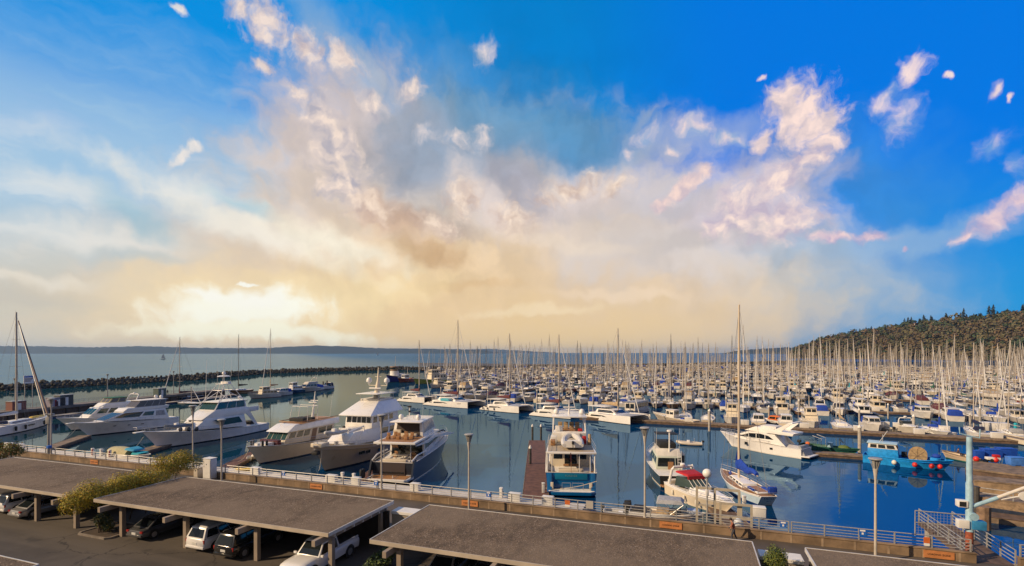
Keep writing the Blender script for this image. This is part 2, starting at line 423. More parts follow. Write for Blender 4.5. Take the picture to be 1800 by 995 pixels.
    def build(s, name, mats, parent=None, smooth=35, bevel=0, loc=None, rz=None, segs=2):
        me = bpy.data.meshes.new(name)
        me.from_pydata(s.v, [], s.f)
        mats = mats if isinstance(mats, (list, tuple)) else [mats]
        for q in mats: me.materials.append(q)
        if max(s.m, default=0): me.polygons.foreach_set('material_index', s.m)
        bm = bmesh.new(); bm.from_mesh(me)
        bmesh.ops.recalc_face_normals(bm, faces=bm.faces)
        if bevel: bmesh.ops.bevel(bm, geom=[e for e in bm.edges if len(e.link_faces) == 2 and e.calc_face_angle(0) > .5], offset=bevel, segments=segs, affect='EDGES', profile=.6, clamp_overlap=True)
        bm.to_mesh(me); bm.free()
        if smooth:
            me.shade_smooth(); me.set_sharp_from_angle(angle=R(smooth))
        me.update()
        o = bpy.data.objects.new(name, me); COL.objects.link(o)
        if parent is not None: o.parent = parent
        if loc is not None: o.location = loc
        if rz is not None: o.rotation_euler = (0, 0, rz)
        return o
def box(x0, x1, y0, y1, z0, z1): return MB().bx(x0, x1, y0, y1, z0, z1)

# ------------------------------------------------------------------ naming
def tag(o, label, cat, group=None):
    o['label'] = label; o['category'] = cat
    if group: o['group'] = group
    return o
def thing(name, label, cat, loc=(0, 0, 0), rz=0.0, group=None):
    o = bpy.data.objects.new(name, None); COL.objects.link(o)
    o.location = loc; o.rotation_euler = (0, 0, rz); o.empty_display_size = .5
    return tag(o, label, cat, group)
def struct(o): o['kind'] = 'structure'; return o
def dup(root, loc, rz, label=None, group=None, scale=None):
    """a copy of a thing with copies of its parts and their sub-parts (meshes are shared)"""
    r = root.copy(); COL.objects.link(r); r.location = loc; r.rotation_euler = (0, 0, rz)
    if label: r['label'] = label
    if group: r['group'] = group
    if scale: r.scale = scale
    for ch in root.children:
        q = ch.copy(); COL.objects.link(q); q.parent = r
        for g in ch.children:
            d = g.copy(); COL.objects.link(d); d.parent = q
    return r
def lerp(a, b, t): return a + (b - a)*t
# ================================================================== setting: water, land, hills
def water_mat(name, body, wave, scale, stretch, rough, body2, tint, tint2, side, span, amount):
    """water: a body colour under a Fresnel mirror; both drift from one side of the harbour to the other"""
    m = bpy.data.materials.new(name); m.use_nodes = True; t = m.node_tree; S.tree = t
    t.nodes.remove(t.nodes['Principled BSDF'])
    g = t.nodes.new('ShaderNodeNewGeometry'); p = S(g.outputs['Position']); q = sep(p)
    f = sstep(q[0] + q[1]*side, *span)
    ps = vmth('MULTIPLY', p, (stretch[0], stretch[1], 1))
    big = noise(ps, scale*.16, 2, .5); small = noise(ps, scale, 3, .55)
    patch = sstep(noise(p, .018, 3, .6), .38, .66)
    bn = t.nodes.new('ShaderNodeBump'); bn.inputs['Strength'].default_value = 1.0; bn.inputs['Distance'].default_value = wave
    put(bn.inputs['Height'], small*(patch*1.1 + .3) + big*1.6)
    d = t.nodes.new('ShaderNodeBsdfDiffuse'); put(d.inputs['Color'], mixc(f, body2, body))
    gl = t.nodes.new('ShaderNodeBsdfGlossy'); put(gl.inputs['Color'], mixc(f, tint2, tint)); gl.inputs['Roughness'].default_value = rough
    fr_ = t.nodes.new('ShaderNodeFresnel'); fr_.inputs['IOR'].default_value = 1.333
    mx = t.nodes.new('ShaderNodeMixShader')
    for n in (gl, fr_): t.links.new(bn.outputs[0], n.inputs['Normal'])
    put(mx.inputs[0], S(fr_.outputs[0])*amount)
    t.links.new(d.outputs[0], mx.inputs[1]); t.links.new(gl.outputs[0], mx.inputs[2]); t.links.new(mx.outputs[0], t.nodes['Material Output'].inputs['Surface'])
    S.tree = NT
    return m
HARB = water_mat('harbour_water', (.0005, .036, .112), .012, .7, (1, 1), .0, (.006, .036, .056), (.40, .64, .86), (.80, .86, .86), .12, (-46, 2), .35)
SOUND = water_mat('sound_water', (.003, .042, .15), .40, .55, (.6, 1.3), .2, (.04, .085, .105), (.36, .62, .9), (.80, .9, .95), .45, (-40, 330), .42)
# rubble breakwater line (waterline of its harbour side), from far left round to the far right
BW = [(-560, -60), (-330, 130), (-225, 222), (-197, 312), (-198, 405), (-160, 458), (-128, 480), (-28, 507), (65, 572), (180, 625), (300, 705), (430, 810), (620, 960)]
hb = [(x, y) for x, y in BW]
o = MB().add([(x, y, 0) for x, y in hb] + [(2500, 1000, 0), (2500, -1500, 0), (-700, -1500, 0)], [tuple(range(len(hb) + 3))]).build('harbour_water', HARB, smooth=0)
struct(o)
far = [(-40000, -3000), (-40000, 40000), (40000, 40000), (40000, 3200), (620, 960)]
o = MB().add([(x, y, 0) for x, y in far] + [(x, y, 0) for x, y in reversed(hb[:-1])] + [(-700, -3000, 0)], [tuple(range(len(far) + len(hb)))]).build('open_water', SOUND, smooth=0)
bmw = bmesh.new(); bmw.from_mesh(o.data); bmesh.ops.triangulate(bmw, faces=bmw.faces); bmw.to_mesh(o.data); bmw.free()
struct(o)

# land under the car park and the promenade
def asphalt_mat():
    m = bpy.data.materials.new('asphalt'); m.use_nodes = True; t = m.node_tree; S.tree = t; b = t.nodes['Principled BSDF']
    g = t.nodes.new('ShaderNodeNewGeometry'); p = S(g.outputs['Position'])
    mp = t.nodes.new('ShaderNodeMapping'); mp.inputs['Rotation'].default_value = (0, 0, -ANG_U); put(mp.inputs['Vector'], p); o = S(mp.outputs[0])
    lanes = noise(vmth('MULTIPLY', o, (.10, 1.1, 1)), .55, 4, .6); blot = noise(o, .22, 5, .62); fine = noise(o, 18, 3, .7)
    vo = t.nodes.new('ShaderNodeTexVoronoi'); vo.feature = 'DISTANCE_TO_EDGE'; vo.inputs['Scale'].default_value = .16
    put(vo.inputs['Vector'], vmth('ADD', o, vmth('SCALE', noise(o, .7, 4, .6, True), scale=1.6)))
    crack = sstep(S(vo.outputs['Distance']), .012, .002)*sstep(noise(o, .12, 2), .45, .55)
    oil = sstep(noise(o, .75, 2, .4), .66, .76)
    c = mixc(sstep(lanes, .35, .65), (.052, .043, .036), (.088, .073, .060)); c = mixc(sstep(blot, .40, .66)*.6, c, (.105, .088, .072))
    c = mixc(sstep(fine, .3, .7)*.25, c, (.03, .026, .022)); c = mixc(oil*.6, c, (.022, .019, .017)); c = mixc(crack*.8, c, (.015, .013, .012))
    put(b.inputs['Base Color'], c); put(b.inputs['Roughness'], .78 + fine*.2)
    S.tree = NT
    return m
ASPH = asphalt_mat()
ASPH2 = mt('promenade_asphalt', (.085, .070, .060), .85, vary=.18, vscale=.4, bump=.3, bscale=25)
CONC = mt('sea_wall_concrete', (.215, .150, .095), .85, vary=.38, vscale=.55, bump=.3, bscale=8)
def uvpoly(pts, z): return [tuple(UV(u, v, z)) for u, v in pts]
g = MB(); g.loft([uvpoly([(-300, -120), (200, -120), (200, 41.95), (-300, 41.95)], -4), uvpoly([(-300, -120), (200, -120), (200, 41.95), (-300, 41.95)], 3.0)])
struct(g.build('ground', ASPH, smooth=0))
g = MB(); g.add(uvpoly([(-300, 33.2), (200, 33.2), (200, 41.6), (-300, 41.6)], 3.012), [(0, 1, 2, 3)])
struct(g.build('promenade_path', ASPH2, smooth=0))

# far shore: long low ridges across the sound
rng = random.Random(5)
def ridge(name, pts, depth, mat):
    """pts: (pixel x, pixel y of the crest); the ridge is a rounded bank about depth metres off, 1.5 km through"""
    rings = []
    xs = []
    for (a, ya), (b, yb) in zip(pts, pts[1:]):
        n = max(2, int(abs(b - a)/5))
        for k in range(n): xs.append((lerp(a, b, k/n), lerp(ya, yb, k/n)))
    xs.append(pts[-1])
    for px, py in xs:
        h = CAMZ + (HOR - py)/F*depth + rng.uniform(-.5, .5)*depth/F
        x = (px - 900)/F*depth
        rings.append([(x*.985, depth*.985, -3), (x*.995, depth*.995, h*.72), (x, depth, max(h, 2)), (x*1.02, depth*1.02, h*.9), (x*1.1, depth*1.1, h*.5), (x*1.16, depth*1.16, -3)])
    m = MB().loft(rings, closed=False, caps=False)
    return struct(m.build(name, mat, smooth=60))
FARL = mt('far_forest', (.022, .038, .045), .9, vary=.2, vscale=.004)
ridge('far_shore_hills', [(-120, 610), (0, 608), (90, 609), (160, 610.5), (250, 608.5), (330, 611), (400, 612), (470, 611.5), (520, 609), (550, 607.5), (600, 608.5), (660, 612), (730, 613), (800, 614), (850, 615), (880, 620.5)], 9500, FARL)
ridge('distant_hills', [(760, 621), (800, 615), (860, 613), (900, 615.5), (960, 619), (1010, 621)], 16000, FARL)
ridge('far_point_hills', [(1270, 621), (1300, 616), (1340, 613), (1380, 610.5), (1420, 611), (1480, 612), (1560, 614)], 7000, FARL)

# breakwater of piled rocks
ROCK = mt('breakwater_rock', (.040, .040, .034), .9, vary=.45, vscale=.35, bump=.5, bscale=2.0, col2=(.10, .09, .075))
bwm = MB(); rr = random.Random(11)
ico = bmesh.new(); bmesh.ops.create_icosphere(ico, subdivisions=1, radius=1); IV = [v.co.copy() for v in ico.verts]; IFc = [tuple(v.index for v in f.verts) for f in ico.faces]; ico.free()
def rock(mb, c, r, rg, m=0):
    M = Matrix.Rotation(rg.uniform(0, 6.3), 3, 'Z') @ Matrix.Rotation(rg.uniform(0, 6.3), 3, 'X')
    sx, sy, sz = rg.uniform(.7, 1.25), rg.uniform(.7, 1.25), rg.uniform(.6, 1.0)
    mb.add([Vector(c) + M @ Vector((v.x*sx, v.y*sy, v.z*sz))*r*rg.uniform(.8, 1.12) for v in IV], IFc, m)
rings = []
segs = []
for (x0, y0), (x1, y1) in zip(BW, BW[1:]):
    d = Vector((x1 - x0, y1 - y0)); L = d.length; d.normalize(); nn = Vector((-d.y, d.x))      # seaward side
    segs.append((Vector((x0, y0)), d, nn, L))
for i, (x, y) in enumerate(BW):
    nn = segs[min(i, len(segs) - 1)][2] + segs[max(i - 1, 0)][2]; nn.normalize()
    p = Vector((x, y))
    rings.append([(*(p + nn*o_), z) for o_, z in ((-1.5, -2), (4.5, 2.6), (8.0, 2.6), (13, -2))])
bwm.loft(rings, closed=True, caps=True)
for p0, d, nn, L in segs:
    dist = (p0 + d*L/2).length
    step = 1.05 if dist < 330 else 2.1
    for row, (off, z, r) in enumerate(((-.6, .2, 1.1), (1.2, 1.1, 1.1), (2.9, 2.0, 1.05), (4.8, 2.7, 1.05), (7.2, 2.8, 1.1))):
        s_ = rr.uniform(0, 1)
        while s_ < L:
            q = p0 + d*s_ + nn*(off + rr.uniform(-.6, .6))
            rock(bwm, (q.x, q.y, z + rr.uniform(-.5, .45)), r*rr.uniform(.42, .92)*(1.0 if step < 2 else 1.35), rr)
            s_ += step*rr.uniform(.8, 1.5)
tag(bwm.build('breakwater', ROCK, smooth=0), 'long dark breakwater of piled rocks between harbour and open sound', 'breakwater')
# ================================================================== sea wall, railing, lamps
def shore(name, label, cat, u, v, z=3.0, group=None): return thing(name, label, cat, UV(u, v, z), ANG_U, group)
def wall_run(u0, u1, label):
    t = shore('sea_wall', label, 'wall', u0, 41.6)
    L = u1 - u0
    m = MB().bx(0, L, 0, .32, 0, .62); m.build('parapet', CONC, t, bevel=.03, smooth=0)
    c = MB().bx(-.02, L + .02, -.04, .40, .62, .70); c.build('coping', CONC, t, bevel=.02, smooth=0)
    f = MB().bx(0, L, .345, .9, -6, -.02); f.build('sea_face', DOCKC, t, smooth=0)
    p = MB()
    k = 1.0
    while k < L: p.bx(k - .07, k + .07, -.014, -.004, .0, .60); k += 2.0
    p.build('buttress', mt('buttress_pale', (.30, .22, .15), .85, vary=.25, vscale=1.5), t, smooth=0, bevel=.02)
    return t
wall_run(-98, 17.9, 'long low stained concrete sea wall with buttresses below the railing')
wall_run(20.2, 34, 'short concrete sea wall beyond the gangway opening and the crane')

def rail_run(u0, u1, label, z0=3.705, v=41.78):
    t = shore('railing', label, 'railing', u0, v, z0, 'railings along the sea wall')
    L = u1 - u0
    for z in (.16, .36, .56, .80):
        MB().tube([(0, 0, z), (L, 0, z)], .026 if z < .7 else .036, 6).build('rail', GALV, t)
    n = max(1, round(L/2.0))
    for i in range(n + 1):
        MB().bx(-.035, .035, -.05, .05, 0, .82).build('post', GALV, t, loc=(i*L/n, 0, 0), smooth=0)
    return t
rail_run(-98, -28.9, 'long grey metal railing on the sea wall in front of the white motor yachts')
rail_run(-28.7, 6.9, 'grey metal railing on the sea wall between the dark yacht and the gangway gate')
rail_run(7.1, 17.7, 'grey metal railing on the sea wall beside the crane')
rail_run(20.3, 34, 'short grey railing on the wall past the gangway opening')

LAMPM = mt('lamp_post_paint', (.46, .42, .37), .55, vary=.12, vscale=1.5)
def lamp(u, v, z0, h, label, group, sc_=1.0):
    t = shore('street_lamp', label, 'street lamp', u, v, z0, group)
    MB().tube([(0, 0, 0), (0, 0, .05), (0, 0, .06), (0, 0, h - .75)], [.15, .15, .09, .065], 10).build('pole', LAMPM, t)
    MB().lathe([(.07, h - 1.5), (.10, h - 1.2), (.16, h - .74), (.12, h - .72)], n=10).build('neck', LAMPM, t)
    f = MB()
    for k in range(6):
        a = k*math.pi/3
        f.cyl((.13*math.cos(a), .13*math.sin(a), h - .75), (.34*math.cos(a), .34*math.sin(a), h - .1), .022, n=5)
    f.build('lantern_frame', GALV, t)
    MB().lathe([(.11, h - .72), (.26, h - .12)], n=10).build('lantern_glass', mt('lamp_glass', (.30, .29, .27), .2), t)
    MB().lathe([(.40, h - .12), (.42, h - .08), (.36, h - .02), (.05, h)], n=14).build('cap', GALV, t)
    return t
for u, txt in ((-79, 'with a blue box strapped to it'), (-53.5, 'beside the white electric cabinets'), (-28.3, 'by the stern of the dark yacht'), (-3.4, 'beside the grey canopied runabout')):
    lamp(u, 41.75, 3.7, 7.3, 'grey lamp post standing on the sea wall ' + txt, 'lamps on the sea wall')
for u, txt in ((-46.6, 'in front of the cream flybridge yacht'), (-18, 'behind the carport roofs, short of the brown pier'), (11.7, 'in front of the blue fishing boat')):
    lamp(u, 39.6, 3.0, 7.0, 'grey lamp post on the promenade ' + txt, 'lamps on the promenade')
bx_ = tag(MB().bx(-.22, .22, -.2, .2, 0, .35).build('junction_box', BLUESIGN, loc=UV(-79, 41.5, 4.5), rz=ANG_U, bevel=.03), 'small blue box strapped to a lamp post on the sea wall', 'box')

# ---- writing: a flat mesh made from text
def letters(txt, size, mat, name='lettering', parent=None, loc=(0, 0, 0), rot=(R(90), 0, 0), depth=.004, align='CENTER'):
    cu = bpy.data.curves.new(name, 'FONT'); cu.body = txt; cu.size = size; cu.align_x = align; cu.align_y = 'CENTER'; cu.extrude = depth; cu.resolution_u = 2
    tmp = bpy.data.objects.new('tmp_text', cu); COL.objects.link(tmp)
    dg = bpy.context.evaluated_depsgraph_get(); me = bpy.data.meshes.new_from_object(tmp.evaluated_get(dg))
    COL.objects.unlink(tmp); bpy.data.objects.remove(tmp)
    me.name = name; me.materials.clear(); me.materials.append(mat)
    o = bpy.data.objects.new(name, me); COL.objects.link(o); o.location = loc; o.rotation_euler = rot
    if parent is not None: o.parent = parent
    return o
INK = mt('dark_lettering', (.02, .015, .012), .6); PAINTW = mt('white_lettering', (.78, .78, .78), .5)
def u_of(px, v=41.6):
    r = (px - 900)/F; Y = v/(VX*r + VY); return UX*r*Y + UY*Y
for px, lab in ((497, 'small blue sign on the railing before the cream flybridge yacht'), (660, 'small blue sign on the railing beside the lamp by the dark yacht'), (858, 'small blue sign on the railing left of the brown pier'),
                (1377, 'pale blue sign on the railing behind the pale sloop'), (1517, 'blue and white sign on the railing beside the promenade lamp')):
    t = shore('railing_sign', lab, 'sign', u_of(px), 41.70, 4.0, 'blue signs on the railing')
    MB().bx(-.21, .21, -.025, 0, .06, .50).build('sign_plate', BLUESIGN, t, smooth=0)
    MB().bx(-.16, .16, -.030, -.027, .36, .47).build('white_panel', PAINTW, t, smooth=0)
    MB().bx(-.06, .06, -.030, -.027, .14, .28).build('white_symbol', PAINTW, t, smooth=0)
t = shore('railing_notice', 'orange and white notice on the railing in front of the blue yacht', 'notice', u_of(997), 41.70, 3.85)
MB().bx(-.22, .22, -.03, 0, .25, .60).build('orange_plate', ORANGE, t, smooth=0); MB().bx(-.20, .20, -.03, 0, .05, .235).build('white_plate', PAINTW, t, smooth=0)
t = shore('railing_notice', 'plain grey plate on the railing in front of the blue yacht', 'notice', u_of(1036), 41.70, 3.95)
MB().bx(-.30, .30, -.03, 0, 0, .65).build('grey_plate', mt('plate_grey', (.42, .40, .38), .6), t, smooth=0)
t = shore('railing_notice', 'orange notice with white lower half on the railing by the crane', 'notice', u_of(1630), 41.70, 3.75)
MB().bx(-.17, .17, -.03, 0, .25, .65).build('orange_plate', ORANGE, t, smooth=0); MB().bx(-.16, .16, -.03, 0, .08, .235).build('white_plate', PAINTW, t, smooth=0)
for px, w, lab in ((166, 1.4, 'left of the golden shrub'), (556, 1.5, 'behind the middle carport'), (826, 1.6, 'behind the lamp post by the pier'), (1179, 1.7, 'below the grey canopied runabout'), (1650, 1.7, 'near the crane')):
    t = shore('wall_plaque', 'orange plaque with dark lettering on the sea wall ' + lab, 'plaque', u_of(px), 41.585, 3.08, 'orange plaques on the sea wall')
    MB().bx(-w/2, w/2, -.04, 0, 0, .50).build('plate', mt('plaque_orange', (.50, .20, .07), .7, vary=.15), t, smooth=0)
    letters('LOADING ZONE', .17, INK, parent=t, loc=(0, -.046, .25))

# ---- cabinets on the sea wall
def cabinet(u, v, w, d, h, mat, label, z=3.0):
    t = shore('electric_cabinet', label, 'cabinet', u, v, z)
    MB().bx(-w/2, w/2, 0, d, 0, .14).build('plinth', DOCKC, t, smooth=0)
    MB().bx(-w/2, w/2, .01, d - .01, .142, h).build('housing', mat, t, bevel=.03)
    MB().bx(-w/2 + .06, w/2 - .06, -.02, .005, .22, h - .1).build('door', mat, t, smooth=0)
    MB().bx(-.03, .03, -.045, -.022, h*.72, h*.72 + .12).build('handle', BLACK, t, smooth=0)
    MB().bx(-w/2 - .04, w/2 + .04, -.05, d + .04, h + .003, h + .06).build('lid', mat, t, smooth=0)
    return t
cabinet(u_of(366, 40.9), 40.7, 1.15, .8, 2.3, BOXW, 'tall white electric cabinet on the promenade at the golden shrub', 3.0)
cabinet(u_of(347, 40.9), 40.7, .68, .6, 1.15, mt('cabinet_beige', (.50, .44, .36), .6, vary=.08), 'low beige cabinet beside the tall white electric cabinet', 3.0)

# ================================================================== carports
def gravel_mat():
    m = bpy.data.materials.new('roof_gravel'); m.use_nodes = True; t = m.node_tree; S.tree = t; b = t.nodes['Principled BSDF']
    tc = t.nodes.new('ShaderNodeTexCoord'); o = S(tc.outputs['Object'])
    fine = noise(o, 14.0, 4, .75); mid = noise(vmth('MULTIPLY', o, (1.6, .8, 1)), 1.1, 5, .65); big = noise(o, .16, 3, .6)
    vo = t.nodes.new('ShaderNodeTexVoronoi'); vo.inputs['Scale'].default_value = 20.0; t.links.new(o.k, vo.inputs['Vector'])
    vb, vr, vg = sep(S(vo.outputs['Color']))
    c = mixc(sstep(fine, .34, .66), (.10, .070, .048), (.25, .185, .13))
    c = mixc(sstep(vb, .86, .97), c, (.40, .32, .24))
    c = mixc(sstep(vr, .84, .97), c, (.045, .036, .03))
    c = mixc(sstep(mid, .42, .66)*.65, c, (.085, .066, .05))
    c = mixc(sstep(big, .42, .66)*.6, c, (.24, .185, .135))
    put(b.inputs['Base Color'], c); b.inputs['Roughness'].default_value = .95; b.inputs['Specular IOR Level'].default_value = .2
    bn = t.nodes.new('ShaderNodeBump'); bn.inputs['Distance'].default_value = .05; bn.inputs['Strength'].default_value = .9
    put(bn.inputs['Height'], fine + vb*.4 + mid); t.links.new(bn.outputs[0], b.inputs['Normal'])
    S.tree = NT
    return m
GRAVEL = gravel_mat()
TRIM = mt('roof_trim_painted', (.44, .38, .31), .6, vary=.12, vscale=.6)
TRIMW = mt('roof_edge_metal', (.62, .60, .57), .45, .2, vary=.1)
POSTM = mt('carport_post_painted', (.29, .235, .185), .75, vary=.12, vscale=.7)
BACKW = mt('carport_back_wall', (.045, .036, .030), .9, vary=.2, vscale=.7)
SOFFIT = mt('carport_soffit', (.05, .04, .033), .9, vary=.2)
def carport(u0, u1, posts, label, backwall=True):
    t = shore('carport', label, 'carport', u0, 25.2, 3.0, 'carports with flat gravel roofs')
    L = u1 - u0; D = 7.2; zt = 2.9
    MB().bx(.03, L - .03, .03, D - .03, zt - .20, zt).build('roof', [GRAVEL], t, smooth=0)
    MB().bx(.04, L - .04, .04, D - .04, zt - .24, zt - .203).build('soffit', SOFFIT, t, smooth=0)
    MB().bx(0, L, -.03, .027, zt - .22, zt + .02).build('front_trim', TRIM, t, smooth=0)
    MB().bx(0, L, D - .027, D + .03, zt - .2, zt + .03).build('rear_trim', TRIMW, t, smooth=0)
    for x0, x1 in ((-.03, .027), (L - .027, L + .03)):
        MB().bx(x0, x1, .03, D - .03, zt - .2, zt + .025).build('side_trim', TRIMW, t, smooth=0)
    for u in posts:
        x = u - u0
        MB().bx(x - .15, x + .15, .75, 1.05, 0, zt - .62).build('post', POSTM, t, smooth=0, bevel=.015)
        MB().bx(x - .12, x + .12, D - 1.1, D - .85, 0, zt - .62).build('post', POSTM, t, smooth=0)
        MB().bx(x - .13, x + .13, -.75, D - .25, zt - .612, zt - .245).build('beam', POSTM, t, smooth=0, bevel=.01)
    # joists under the roof, their ends showing along the side
    k = .6
    while k < D - .3:
        for x0 in (.02, L - .5):
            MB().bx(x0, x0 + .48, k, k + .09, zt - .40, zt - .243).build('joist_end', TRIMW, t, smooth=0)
        k += .95
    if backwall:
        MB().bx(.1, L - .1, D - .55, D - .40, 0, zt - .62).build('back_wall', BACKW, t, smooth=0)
    return t
carport(-67.5, -45.8, (-64, -57.6, -51.2, -46.2), 'carport with flat gravel roof to the left of the golden shrub')
carport(-42.6, -20.9, (-40.8, -34.1, -27.5, -21.4), 'carport with flat gravel roof, white pickup under its open end')
carport(-17.9, 3.45, (-16.4, -9.9, -3.4, 2.6), 'carport with flat gravel roof in the middle, overlooked by the blue yacht')
carport(6.2, 27.5, (7.2, 13.7, 20.2, 26.6), 'carport with flat gravel roof beyond the round clipped shrub, nearest the crane')
# the corner of a nearer carport, across the aisle
t = shore('carport', 'carport roof corner across the car park aisle, at the lower left', 'carport', -58, 9.2, 3.0, 'carports with flat gravel roofs')
MB().bx(.03, 25.8, .03, 7.2, 2.7, 2.9).build('roof', GRAVEL, t, smooth=0)
MB().bx(0, 25.83, 7.203, 7.26, 2.68, 2.93).build('rear_trim', TRIMW, t, smooth=0)
MB().bx(25.803, 25.86, 0, 7.2, 2.68, 2.93).build('side_trim', TRIMW, t, smooth=0)
for x in (1, 8, 15, 22, 25.3):
    for y in (1, 6.3): MB().bx(x - .15, x + .15, y, y + .3, 0, 2.69).build('post', POSTM, t, smooth=0)

# storage walls that close the gaps between the carports
def store(u0, u1, label, doors=0):
    t = shore('storage_wall', label, 'wall', u0, 31.7)
    L = u1 - u0
    MB().bx(0, L, 0, .9, 0, 2.2).build('wall', mt('storage_wall_paint', (.34, .29, .235), .8, vary=.12, vscale=.8), t, smooth=0)
    MB().bx(-.02, L + .02, -.08, 1.0, 2.203, 2.42).build('cap', mt('wall_cap_white', (.68, .67, .66), .6, vary=.05), t, smooth=0, bevel=.02)
    for i in range(doors):
        x = .6 + i*1.1
        fr = MB().bx(x, x + .95, -.035, -.004, .05, 1.9).build('door', mt('storage_door', (.40, .34, .27), .7, vary=.08), t, smooth=0)
        e = MB()
        for a, b_, c_, d_ in ((x + .06, x + .10, .2, 1.8), (x + .85, x + .89, .2, 1.8)): e.bx(a, b_, -.05, -.037, c_, d_)
        e.bx(x + .10, x + .85, -.05, -.037, 1.76, 1.8).bx(x + .10, x + .85, -.05, -.037, .2, .24)
        e.build('door_trim', DARK, fr, smooth=0)
store(-20.6, -18.2, 'storage wall with white cap between the middle carports')
store(3.8, 6.0, 'pale storage wall with white cap behind the round shrub', 2)

# kerbed island between the carports
ISL = mt('planting_soil', (.06, .042, .03), .95, vary=.3, vscale=2)
t = shore('planting_island', 'kerbed planting bed between the carport posts', 'planting bed', -44.6, 25.1, 3.0)
MB().bx(.15, 3.45, .15, 3.0, 0, .07).build('soil', ISL, t, smooth=0)
k = MB(); k.loft([[(x, y, z) for x, y in pl] for pl, z in (([(0, .3), (.3, 0), (3.3, 0), (3.6, .3), (3.6, 3.1), (0, 3.1)], 0), ([(0, .3), (.3, 0), (3.3, 0), (3.6, .3), (3.6, 3.1), (0, 3.1)], .13), ([(.15, .36), (.36, .15), (3.24, .15), (3.45, .36), (3.45, 2.95), (.15, 2.95)], .13), ([(.15, .36), (.36, .15), (3.24, .15), (3.45, .36), (3.45, 2.95), (.15, 2.95)], .02))], caps=False)
k.build('kerb', mt('kerb_concrete', (.20, .17, .145), .85, vary=.2), t, smooth=0)

# ================================================================== shrubs
LEAF_G = mt('leaf_golden', (.52, .34, .02), .7, vary=.35, vscale=9)
LEAF_Y = mt('leaf_yellow_green', (.36, .32, .02), .7, vary=.35, vscale=9)
LEAF_O = mt('leaf_olive', (.17, .14, .02), .7, vary=.35, vscale=9)
LEAF_D = mt('leaf_dark_green', (.03, .055, .014), .65, vary=.35, vscale=9)
LEAF_M = mt('leaf_mid_green', (.09, .13, .02), .65, vary=.35, vscale=9)
LEAF_B = mt('leaf_bronze', (.34, .14, .03), .7, vary=.35, vscale=9)
BARK = mt('bark', (.07, .05, .035), .9, vary=.3, vscale=4)
def foliage(clumps, n, size, weights, rg, shell=.55, droop=0.0):
    """n small leaf quads spread through the given ellipsoids; weights choose the leaf colour"""
    m = MB(); tot = sum(c[3]*c[4]*c[5] for c in clumps)
    for cx, cy, cz, rx, ry, rz in clumps:
        for _ in range(int(n*rx*ry*rz/tot) + 6):
            while True:
                d = Vector((rg.gauss(0, 1), rg.gauss(0, 1), rg.gauss(0, 1)))
                if d.length > .01: break
            d.normalize(); r = 1 - shell*rg.random()**1.7
            wob = 1 + .22*math.sin(5*d.x + cx*3) * math.cos(4*d.z + cy*2)
            p = Vector((cx + d.x*rx*r*wob, cy + d.y*ry*r*wob, cz + d.z*rz*r*wob))
            nn = (d + Vector((rg.gauss(0, .55), rg.gauss(0, .55), rg.gauss(0, .55) + .25))).normalized()
            a = nn.cross(Vector((rg.gauss(0, 1), rg.gauss(0, 1), rg.gauss(0, .6) - droop))).normalized(); b = nn.cross(a)
            s = size*rg.uniform(.6, 1.35)
            k = rg.choices(range(len(weights)), weights)[0]
            m.add([p - a*s - b*s*.12, p - a*s*.1 - b*s*.42, p + a*s, p - a*s*.1 + b*s*.42], [(0, 1, 2, 3)], k)
    return m
def shrub(label, cat, u, v, z, clumps, n, size, mats, weights, seed, stems=True, name='shrub', droop=0.0):
    rg = random.Random(seed)
    t = shore(name, label, cat, u, v, z)
    foliage(clumps, n, size, weights, rg, droop=droop).build('foliage', mats, t, smooth=0)
    if stems:
        s_ = MB()
        for cx, cy, cz, rx, ry, rz in (clumps if len(clumps) < 20 else clumps[6:26:4]):
            s_.tube([(cx*.8 + rg.uniform(-.1, .1), cy*.8, -max(0, 0)), (cx*.9, cy*.9, cz*.5), (cx, cy, cz + rz*.3)], [.06, .045, .015], 5)
        s_.build('stem', BARK, t)
    return t
rg = random.Random(3)
cl = []
for k in range(26):
    f = k/25
    cl.append((rg.uniform(-.8, .8) + lerp(0, .1, f), lerp(-.3, 9.2, f) + rg.uniform(-.4, .4), lerp(2.9, 3.3, f) + rg.uniform(-.55, .35) + (.75 if f > .7 else 0), rg.uniform(.75, 1.15), rg.uniform(.7, 1.1), rg.uniform(.65, 1.0)))
cl += [(0, -.5, 2.4, .9, .8, .8), (-.4, .4, 2.3, .8, .7, .7)]
shrub('long golden green shrub filling the gap between two carport roofs', 'shrub', -44.2, 25.2, 3.0, cl, 42000, .055, [LEAF_G, LEAF_Y, LEAF_M, LEAF_B], (4, 4.5, 2.0, .5), 21, name='golden_shrub')
cl = [(rg.uniform(-1.6, 1.6), rg.uniform(-.8, .8), rg.uniform(.4, 1.6), rg.uniform(.6, 1.1), rg.uniform(.6, .9), rg.uniform(.5, .9)) for k in range(9)]
shrub('brown and green bush at the far left end of the sea wall', 'bush', -79.8, 37.2, 3.0, [(c[0], c[1], c[2] + .9, c[3], c[4], c[5]) for c in cl], 3000, .12, [LEAF_O, LEAF_M, LEAF_B], (3, 3, 1.5), 22, name='bush')
cl = [(rg.uniform(-.55, .55), rg.uniform(-.4, .4), rg.uniform(.4, 1.15), .45, .4, .4) for k in range(9)]
shrub('small rounded plant with pale tips in the kerbed bed', 'plant', -42.9, 26.0, 3.07, cl, 1100, .11, [LEAF_D, LEAF_O, mt('leaf_pale', (.22, .22, .15), .6)], (4, 2, 1.2), 23, name='shrub')
